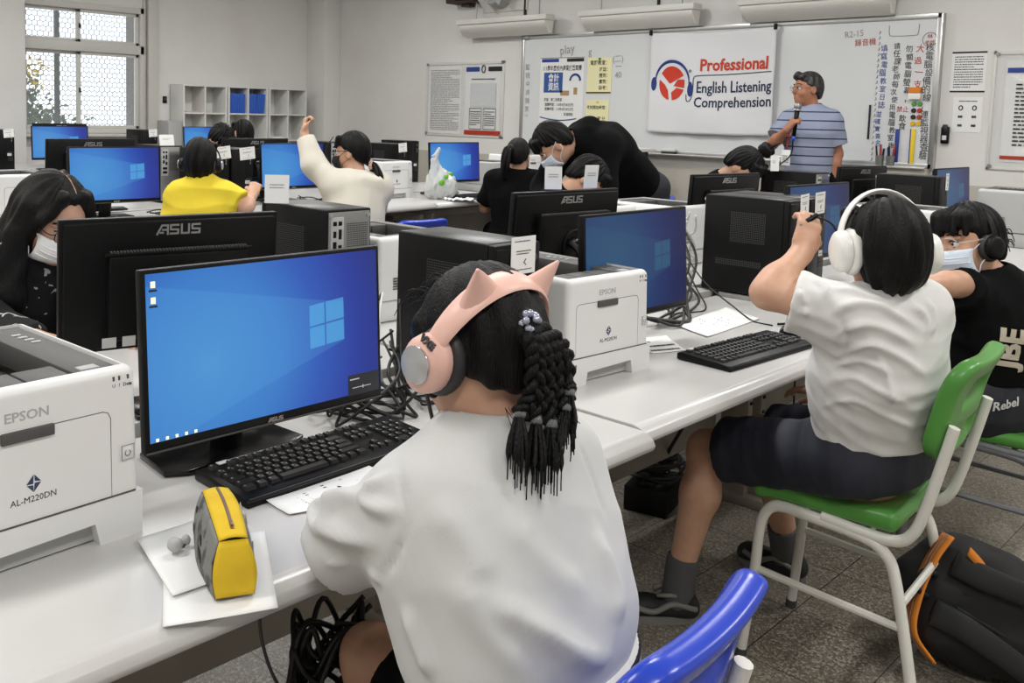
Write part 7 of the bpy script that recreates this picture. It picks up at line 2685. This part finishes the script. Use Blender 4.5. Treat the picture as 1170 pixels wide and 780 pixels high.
# ---- long haired woman at the left
J = sit(-2.74, 1.06, 0.25, 0.45, 0.93)
J.update(bf=(0.96, 0.26, 0), pel=(-2.72, 1.02, 0.54), chest=(-2.64, 1.03, 0.82), neck=(-2.555, 1.035, 0.985), head=(-2.462, 1.035, 1.055), f=(0.86, 0.16, -0.42), u=(0.4, 0.1, 0.85),
         shL=(-2.62, 1.19, 0.93), shR=(-2.56, 0.88, 0.92))
for sd, y in (('L', 1.25), ('R', 0.86)):
    J['el' + sd] = np3((-2.46, y, 0.775)); J['wr' + sd] = np3((-2.25, y * 0.6 + 0.42, 0.762))
P = Person('woman with long black hair and white face mask looking down, at the left edge', J, 0.93, 0.95, 0.007)
P.body(hands=(0.35, 0.35))
P.eyes()
def drops(F):
    for sg, q in ((1, 0.0), (-1, 0.0)):
        F.chain([P.hp(0.0, sg * 0.07, 0.04), P.hp(0.0, sg * 0.098, -0.05), P.C + np3((0.0, sg * 0.10 - 0.02, -0.20)), P.C + np3((-0.02, sg * 0.105 - 0.03, -0.36))], [0.035, 0.032, 0.042, 0.032], 0.02)
        F.chain([P.hp(0.06, sg * 0.035, 0.098), P.hp(0.058, sg * 0.078, 0.03), P.hp(0.012, sg * 0.094, -0.06)], [0.020, 0.014, 0.018], 0.015)
    F.chain([P.hp(-0.06, 0, 0.0), P.C + np3((-0.14, -0.02, -0.12)), P.C + np3((-0.20, -0.03, -0.34))], [0.08, 0.10, 0.09], 0.05)
hw = P.hair('long', amp=0.0035, seed=3, nape=None, extra=drops, fringe=False)
g = P.G()
g.tube([P.hp(-0.03, 0.004, 0.1330), P.hp(0.01, 0.004, 0.1315), P.hp(0.045, 0.004, 0.1180), P.hp(0.062, 0.004, 0.106)], 0.0012, 6, 5)
g.obj('parting', 'skin', hw, 180)
fm = mat('floral_print_cotton', (18, 18, 20), 0.85)
nt = fm.node_tree
tc = nt.nodes.new('ShaderNodeTexCoord'); vo = nt.nodes.new('ShaderNodeTexVoronoi'); vo.feature = 'DISTANCE_TO_EDGE'; vo.inputs['Scale'].default_value = 24
mm, mix = node_helpers(nt)
nz = nt.nodes.new('ShaderNodeTexNoise'); nz.inputs['Scale'].default_value = 30
nt.links.new(tc.outputs['Object'], vo.inputs['Vector']); nt.links.new(tc.outputs['Object'], nz.inputs['Vector'])
nt.links.new(mix(mm('MULTIPLY', mm('LESS_THAN', vo.outputs['Distance'], 0.05), mm('GREATER_THAN', nz.outputs['Fac'], 0.60)), lin((18, 18, 20)), lin((190, 188, 184))), nt.nodes['Principled BSDF'].inputs['Base Color'])
P.shirt('blouse', fm, 0.018, 1.75, 0.57, 0.018, waves(0.004, 16, 2))
P.trousers('trousers', 'black_cotton', 0.014, 1.9)
P.shoes()
P.mask('mask_white')
P.glasses('black', 0.0014)

# ---- boy in yellow
J = sit(-4.03, 2.42, 2.36, 0.46, 0.86, 0.12, 0.0, 0.15)
J.update(neck=(-4.06, 2.455, 0.985), head=(-4.075, 2.465, 1.098), shR=(-3.965, 2.54, 0.925), shL=(-4.12, 2.375, 0.915), chest=(-4.03, 2.43, 0.82))
J['elR'] = np3((-3.88, 2.60, 0.865)); J['wrR'] = np3((-3.99, 2.715, 0.915)); J['hdR'] = np3((-0.3, 0.45, 0.6)); J['hnR'] = np3((-0.6, 0.4, -0.5))
P = Person('boy in bright yellow t-shirt wearing black headphones, seen from behind', J, 0.86, 0.93, 0.008)
P.body(hands=(0.4, 1.25), face=False)
P.shirt('t_shirt', 'yellow_cotton', 0.018, 0.7, 0.60, 0.018, addf(waves(0.006, 18, 5), folds([([(-4.12, 2.36, 0.92), (-4.03, 2.46, 0.90), (-3.95, 2.54, 0.91)], 0.012, 0.01)])), flat=0.7)
P.trousers('shorts', 'dark_denim', 0.02, 0.9)
P.shoes()
P.hair('crop', amp=0.004, seed=2, nape=None)
cL, cR = P.hp(-0.0, 0.088, -0.025), P.hp(0.0, -0.088, -0.025)
headphones('headphones', 'black and silver headphones on the boy in yellow', (cL, cR), P.u + P.f * 0.75, P.f, 'black_matte', 'cushion', 0.014, 0.007, 0.034, 0.138, m_cap='silver', cup_t=0.026)

# ---- dark head behind the boy in yellow
def half_hidden(label, x, y, a, z, shirt='black_cotton', s=0.82, pitch=0.2, hs=0.93, seed=3, yaw=0.0, hair='short', seat=0.46, chair=None, **kw):
    J = sit(x, y, a, seat, s, 0.2, yaw, pitch)
    dz = z - J['head'][2]
    for k in ('chest', 'neck', 'head', 'shL', 'shR'):
        J[k] = J[k] + np3((0, 0, dz * (0.6 if k == 'chest' else 1.0)))
    for sd in 'LR':
        J['el' + sd] = J['sh' + sd] + J['bf'] * 0.15 * s - np3((0, 0, 0.22 * s))
        J['wr' + sd] = J['el' + sd] + J['bf'] * 0.2 * s + np3((0, 0, 0.02))
    P = Person(label, J, s, hs, 0.009)
    P.body(hands=(0.4, 0.4), face=True)
    P.shirt('t_shirt', shirt, 0.018, 0.7, 0.62, 0.018, waves(0.005, 18, seed), flat=0.7)
    P.trousers('trousers', 'dark_denim', 0.018, 1.85)
    P.shoes()
    P.hair(hair, amp=0.005, seed=seed, **kw)
    if chair:
        dup(cb, (x - 0.02 * math.cos(a), y - 0.02 * math.sin(a), 0), a, chair)
    return P


half_hidden('person with tousled black hair hidden behind the boy in yellow', -5.66, 3.47, PI - 0.1 + 3.14, 1.135, pitch=0.75, seed=8, chair='blue plastic chair under the person hidden behind the boy in yellow')
half_hidden('person with short black hair seated low in front of the cube shelves', -7.02, 4.78, PI, 1.14, pitch=0.15, seed=4, s=0.9, hs=1.0, hair='crop', nape=None, chair='blue plastic chair under the person in front of the cube shelves')
P = half_hidden('child with bowed head of black hair beside the ponytail girl', -3.05, 3.93, 0.1, 1.04, pitch=0.85, seed=6, yaw=0.5)
P = half_hidden('girl with bowed head and hair in a bun, in front of the banner', -2.68, 4.92, 0.0, 1.10, pitch=0.9, seed=10, extra=None, chair='blue plastic chair under the girl with the bun')
g = P.G()
hb = [c for c in P.root.children if c.name.startswith('hair')][0]
bpos = P.hp(-0.02, 0.07, 0.135)
for k in range(3):
    g.tube([bpos + 0.028 * (P.l * math.cos(a + k) + P.f * math.sin(a + k)) + P.u * (0.012 * k) for a in np.linspace(0, 5.5, 16)], 0.017, 8)
g.ell(bpos, (0.035, 0.035, 0.035), n=12)
g.tube([bpos, bpos + P.u * 0.05 + P.l * 0.02, bpos + P.u * 0.075 + P.l * 0.05], [0.014, 0.009, 0.003], 8, 3)
g.obj('bun', 'hair', hb, 180)

# ---- girl raising her arm
J = sit(-3.95, 3.38, PI + 0.1, 0.46, 0.88, 0.1, 0.25, 0.05)
J.update(pel=(-3.93, 3.38, 0.54), chest=(-3.96, 3.385, 0.80), neck=(-3.985, 3.415, 0.985), head=(-4.045, 3.43, 1.125), f=(-0.86, -0.50, -0.05), u=(-0.05, -0.03, 1),
         shL=(-4.01, 3.275, 0.945), shR=(-3.935, 3.545, 0.93), elL=(-4.13, 3.22, 1.055), wrL=(-4.225, 3.225, 1.225), hdL=(-0.05, 0.15, 0.9), hnL=(0.5, 0.5, 0), elR=(-4.10, 3.66, 0.79), wrR=(-4.30, 3.60, 0.80))
P = Person('girl in cream hooded top raising her left arm, wearing black mask', J, 0.88, 0.95, 0.008)
P.body(hands=(1.2, 0.4))
P.eyes()
fl = folds([([(-3.99, 3.31, 0.96), (-3.92, 3.40, 0.90), (-3.90, 3.50, 0.88), (-3.93, 3.58, 0.93)], 0.016, 0.014), ([(-4.0, 3.30, 0.90), (-3.92, 3.40, 0.84), (-3.89, 3.50, 0.82), (-3.91, 3.58, 0.86)], 0.016, 0.013),
            ([(-4.02, 3.28, 0.85), (-3.93, 3.38, 0.78), (-3.89, 3.48, 0.76)], 0.015, 0.012), ([(-4.13, 3.19, 1.03), (-4.10, 3.20, 1.09)], 0.012, 0.012), ([(-4.19, 3.20, 1.12), (-4.15, 3.21, 1.17)], 0.012, 0.01)])
P.shirt('hooded_top', 'cream_cotton', 0.026, 1.86, 0.56, 0.024, addf(fl, waves(0.005, 17, 7)), flat=0.74, extra=lambda F: F.chain([(-4.0, 3.33, 0.995), (-3.93, 3.40, 0.965), (-3.90, 3.48, 0.955), (-3.95, 3.55, 0.985)], [0.035, 0.045, 0.045, 0.03], 0.03))
P.trousers('trousers', 'dark_denim', 0.018, 1.85)
P.shoes()
P.mask('mask_black')
P.glasses('black', 0.0018)
hg = P.hair('short', amp=0.002, seed=3, nape=-0.075, fringe=True)
g = P.G()
tl = [P.hp(-0.085, -0.01, -0.06), P.hp(-0.125, -0.02, -0.085), np3((-3.90, 3.50, 0.98)), np3((-3.885, 3.505, 0.90))]
for k in range(14):
    o = np3((rb.uniform(-1, 1), rb.uniform(-1, 1), rb.uniform(-1, 1))) * 0.016
    g.tube([tl[0] + o * 0.4, tl[1] + o * 0.8, tl[2] + o * 1.5, tl[3] + o], [0.008, 0.011, 0.012, 0.003], 7, 4)
g.obj('ponytail', 'hair', hg, 180)
g = P.G()
q = P.hp(-0.112, -0.016, -0.078)
for k in range(8):
    a = k * 0.785
    g.ell(q + 0.020 * (P.l * math.cos(a) + P.u * math.sin(a)), (0.012,) * 3, n=8)
g.obj('scrunchie', mat('scrunchie_cloth', (214, 176, 160), 0.8), hg, 180)

# ---- girl with the ponytail in black
J = sit(-4.02, 4.86, PI - 0.75, 0.46, 0.86, 0.15, -0.35, 0.15)
J.update(neck=(-4.05, 4.90, 0.965), head=(-4.045, 4.90, 1.085), chest=(-4.04, 4.89, 0.80))
P = Person('girl with long black ponytail in black t-shirt, seen from behind', J, 0.86, 0.92, 0.009)
P.body(hands=(0.4, 0.4))
P.shirt('t_shirt', 'black_cotton', 0.018, 0.75, 0.58, 0.018, waves(0.005, 18, 11), flat=0.7)
P.trousers('trousers', 'black_cotton', 0.018, 1.85)
P.shoes()
P.mask('mask_white')
hg = P.hair('short', amp=0.002, seed=3, nape=-0.08)
g = P.G()
for k in range(16):
    o = np3((rb.uniform(-1, 1), rb.uniform(-1, 1), rb.uniform(-1, 1))) * 0.018
    g.tube([P.hp(-0.095, 0.03, 0.05) + o * 0.3, P.hp(-0.135, 0.045, 0.02) + o, P.hp(-0.14, 0.055, -0.08) + o * 1.4, P.hp(-0.12, 0.06, -0.19) + o * 0.6], [0.008, 0.013, 0.012, 0.003], 7, 4)
g.obj('ponytail', 'hair', hg, 180)
g = P.G(); g.tube([P.hp(-0.108, 0.035 + 0.016 * math.cos(a), 0.046 + 0.02 * math.sin(a)) for a in np.linspace(0, 6.28, 12)], 0.005, 6, closed=True)
g.obj('hair_band', 'cable_grey', hg, 180)

# ---- man bending over
a_ = -2.2
J = {'bf': (-0.15, -0.95, 0), 'pel': (-3.06, 4.74, 0.995), 'waist': (-3.055, 4.63, 1.075), 'chest': (-3.055, 4.44, 1.185), 'neck': (-3.10, 4.235, 1.235), 'head': (-3.165, 4.135, 1.205), 'f': (-0.45, -0.45, -0.72), 'u': (-0.45, -0.60, 0.62),
     'shL': (-2.93, 4.30, 1.20), 'shR': (-3.24, 4.36, 1.19), 'elL': (-2.90, 4.26, 0.985), 'wrL': (-2.965, 4.08, 0.86), 'elR': (-3.30, 4.22, 0.95), 'wrR': (-3.15, 4.06, 0.84), 'hdL': (-0.2, -0.6, -0.5), 'hdR': (0.2, -0.8, -0.3),
     'hipL': (-2.96, 4.84, 0.95), 'hipR': (-3.15, 4.85, 0.95), 'knL': (-2.95, 4.84, 0.50), 'knR': (-3.17, 4.87, 0.50), 'anL': (-2.95, 5.0, 0.09), 'anR': (-3.17, 5.03, 0.09), 'toeL': (-2.97, 4.8, 0.03), 'toeR': (-3.2, 4.83, 0.03)}
J['bf'] = (-0.08, -0.35, -0.93)
P = Person('man in black sweatshirt with face mask bending over a seated child', J, 0.92, 1.0, 0.009)
P.J['bf'] = unit((-0.05, -0.30, -0.95))
P.body(hands=(0.5, 0.5))
P.eyes()
P.shirt('sweatshirt', 'black_cotton', 0.024, 1.85, None, 0.022, waves(0.007, 13, 3), flat=0.74, extra=lambda F: [F.chain([(-3.02, 4.26, 1.29), (-3.05, 4.31, 1.315), (-3.14, 4.30, 1.30)], [0.03, 0.045, 0.03], 0.03), F.cap((-3.055, 4.65, 1.06), (-3.06, 4.74, 1.0), 0.15, 0.15, 0.05, ((-0.05, -0.5, -0.85), 0.75))][0])
P.J['bf'] = unit((-0.1, -0.98, 0))
P.J['pel'] = np3((-3.055, 4.78, 0.94)); P.J['chest'] = np3((-3.055, 4.72, 1.2))
P.trousers('jeans', 'dark_denim', 0.014, 1.95, top=1.06)
P.shoes()
P.mask('mask')
P.hair('short', amp=0.004, seed=12, nape=-0.08)

# ---- teacher
J = {'bf': (-0.25, -0.97, 0), 'pel': (-2.955, 6.95, 0.97), 'chest': (-2.955, 6.95, 1.27), 'neck': (-2.96, 6.955, 1.455), 'head': (-2.985, 6.925, 1.600), 'f': (-0.62, -0.78, 0.02), 'u': (0.0, 0.05, 1),
     'shL': (-2.815, 6.98, 1.372), 'shR': (-3.10, 6.92, 1.372), 'elL': (-2.78, 7.02, 1.13), 'wrL': (-2.80, 6.96, 0.90), 'elR': (-3.16, 6.78, 1.19), 'wrR': (-3.005, 6.67, 1.30), 'hdL': (-0.02, -0.1, -1), 'hnL': (-1, 0.1, 0), 'hdR': (0.55, -0.1, 0.75), 'hnR': (0.5, 0.8, -0.3),
     'hipL': (-2.86, 6.97, 0.92), 'hipR': (-3.05, 6.94, 0.92), 'knL': (-2.85, 6.96, 0.5), 'knR': (-3.06, 6.93, 0.5), 'anL': (-2.85, 7.0, 0.09), 'anR': (-3.06, 6.97, 0.09)}
P = Person('bespectacled man in striped blue polo shirt speaking into a microphone by the whiteboard', J, 0.93, 1.0, 0.007, 'skin_tan')
P.body(hands=(0.3, [1.0, 1.0, 1.0, 1.0]), h=0.0065)
P.eyes()
polo = stripes_mat('striped_polo_cotton', (142, 150, 172), (40, 48, 78), 0.02, 0.064, 0.15)
P.shirt('polo_shirt', polo, 0.020, 0.72, 0.965, 0.020, waves(0.005, 16, 9), flat=0.78, extra=lambda F: F.ell((-2.955, 6.92, 1.08), (0.155, 0.12, 0.14), None, 0.06))
g = P.G()
nk = P.J['neck']
for sg in (-1, 1):
    def col(u, v, sg=sg):
        a = 0.25 + 1.6 * u
        r_ = 0.066 + 0.034 * v
        return nk + r_ * (P.f * math.cos(a) * 0.95 + P.l * sg * math.sin(a)) + np3((0, 0, 0.035 - 0.045 * v - 0.03 * (1 - u) * (0.4 + v)))
    g.sheet(col, 10, 4, 0.003)
g.obj('collar', polo, P.root, 180)
P.trousers('trousers', 'black_cotton', 0.014, 1.95)
G(P.T).tube([np3((-2.955, 6.95, 0.955)) + np3((0.16 * math.cos(a), 0.115 * math.sin(a), 0)) for a in np.linspace(0, 6.28, 24)], 0.016, 8, closed=True).obj('belt', 'black', P.root, 180)
P.shoes()
P.glasses('steel', 0.0016, 0.026, 0.018)
P.hair('short', 'hair_grey', amp=0.003, seed=4, nape=-0.07, fringe=False, extra=lambda F: F.chain([P.hp(0.075, 0.05, 0.085), P.hp(0.08, 0.0, 0.10), P.hp(0.07, -0.05, 0.09)], [0.018, 0.022, 0.02], 0.02))
g = P.G()
front = P.J['chest'] + P.f * 0.16
ln = [nk + P.l * 0.06 + np3((0, 0, 0.01)), nk + P.f * 0.10 + P.l * 0.045 - np3((0, 0, 0.10)), (-3.02, 6.755, 1.24), (-3.03, 6.735, 1.165)]
ln2 = [nk - P.l * 0.06 + np3((0, 0, 0.01)), nk + P.f * 0.11 - P.l * 0.03 - np3((0, 0, 0.10)), (-3.035, 6.755, 1.24), (-3.03, 6.735, 1.165)]
lany = thing('name_badge', 'white name badge on a red lanyard round the neck of the teacher', 'badge', (-3.03, 6.735, 1.10))
Tl = Matrix.Translation(-lany.location)
G(Tl).tube(ln, 0.0045, 6, 6).tube(ln2, 0.0045, 6, 6).obj('lanyard', 'red_ink', lany, 180)
fr_ = frame((0.9, -0.35, 0), (0, 0, 1), (-3.03, 6.728, 1.095))
g = G(Tl @ fr_); g.box((0, 0, 0), (0.085, 0.115, 0.004), 0.002); bd = g.obj('badge_card', 'paper', lany)
g = G(); scribble(g, Tl @ fr_ @ Matrix.Translation((0, -0.01, 0.003)), 0.06, 0.06, 4, 2); g.obj('badge_print', 'black_ink', bd, 0)
hand = P.J['wrR'] + unit(P.J['hdR']) * 0.075 + unit(P.J['hnR']) * 0.02
md = unit((0.12, -0.1, 1.0))
mic = thing('microphone', 'handheld microphone with grey mesh head held by the teacher', 'microphone', tuple(hand))
Tm = Matrix.Translation(-Vector(hand))
G(Tm).cyl(hand - md * 0.10, hand + md * 0.09, 0.013, 0.018, 16).obj('handle', 'black', mic, 180)
G(Tm).ell(hand + md * 0.115, (0.026, 0.026, 0.032), n=16).obj('mesh_head', 'steel', mic, 180)
G(Tm).cyl(hand + md * 0.088, hand + md * 0.098, 0.026, n=16).obj('collar_ring', 'silver', mic, 180)
G(Tm).cyl(hand - md * 0.135, hand - md * 0.10, 0.011, 0.013, 12).obj('blue_plug', mat('blue_plug', (46, 96, 214), 0.4), mic, 180)
cable('black microphone lead falling from the hand of the teacher', [hand - md * 0.135, hand - md * 0.25 + np3((-0.01, 0, 0)), (-3.10, 6.60, 0.95), (-3.16, 6.45, 0.6), (-3.2, 6.3, 0.2), (-3.1, 6.2, 0.01)], 0.005)
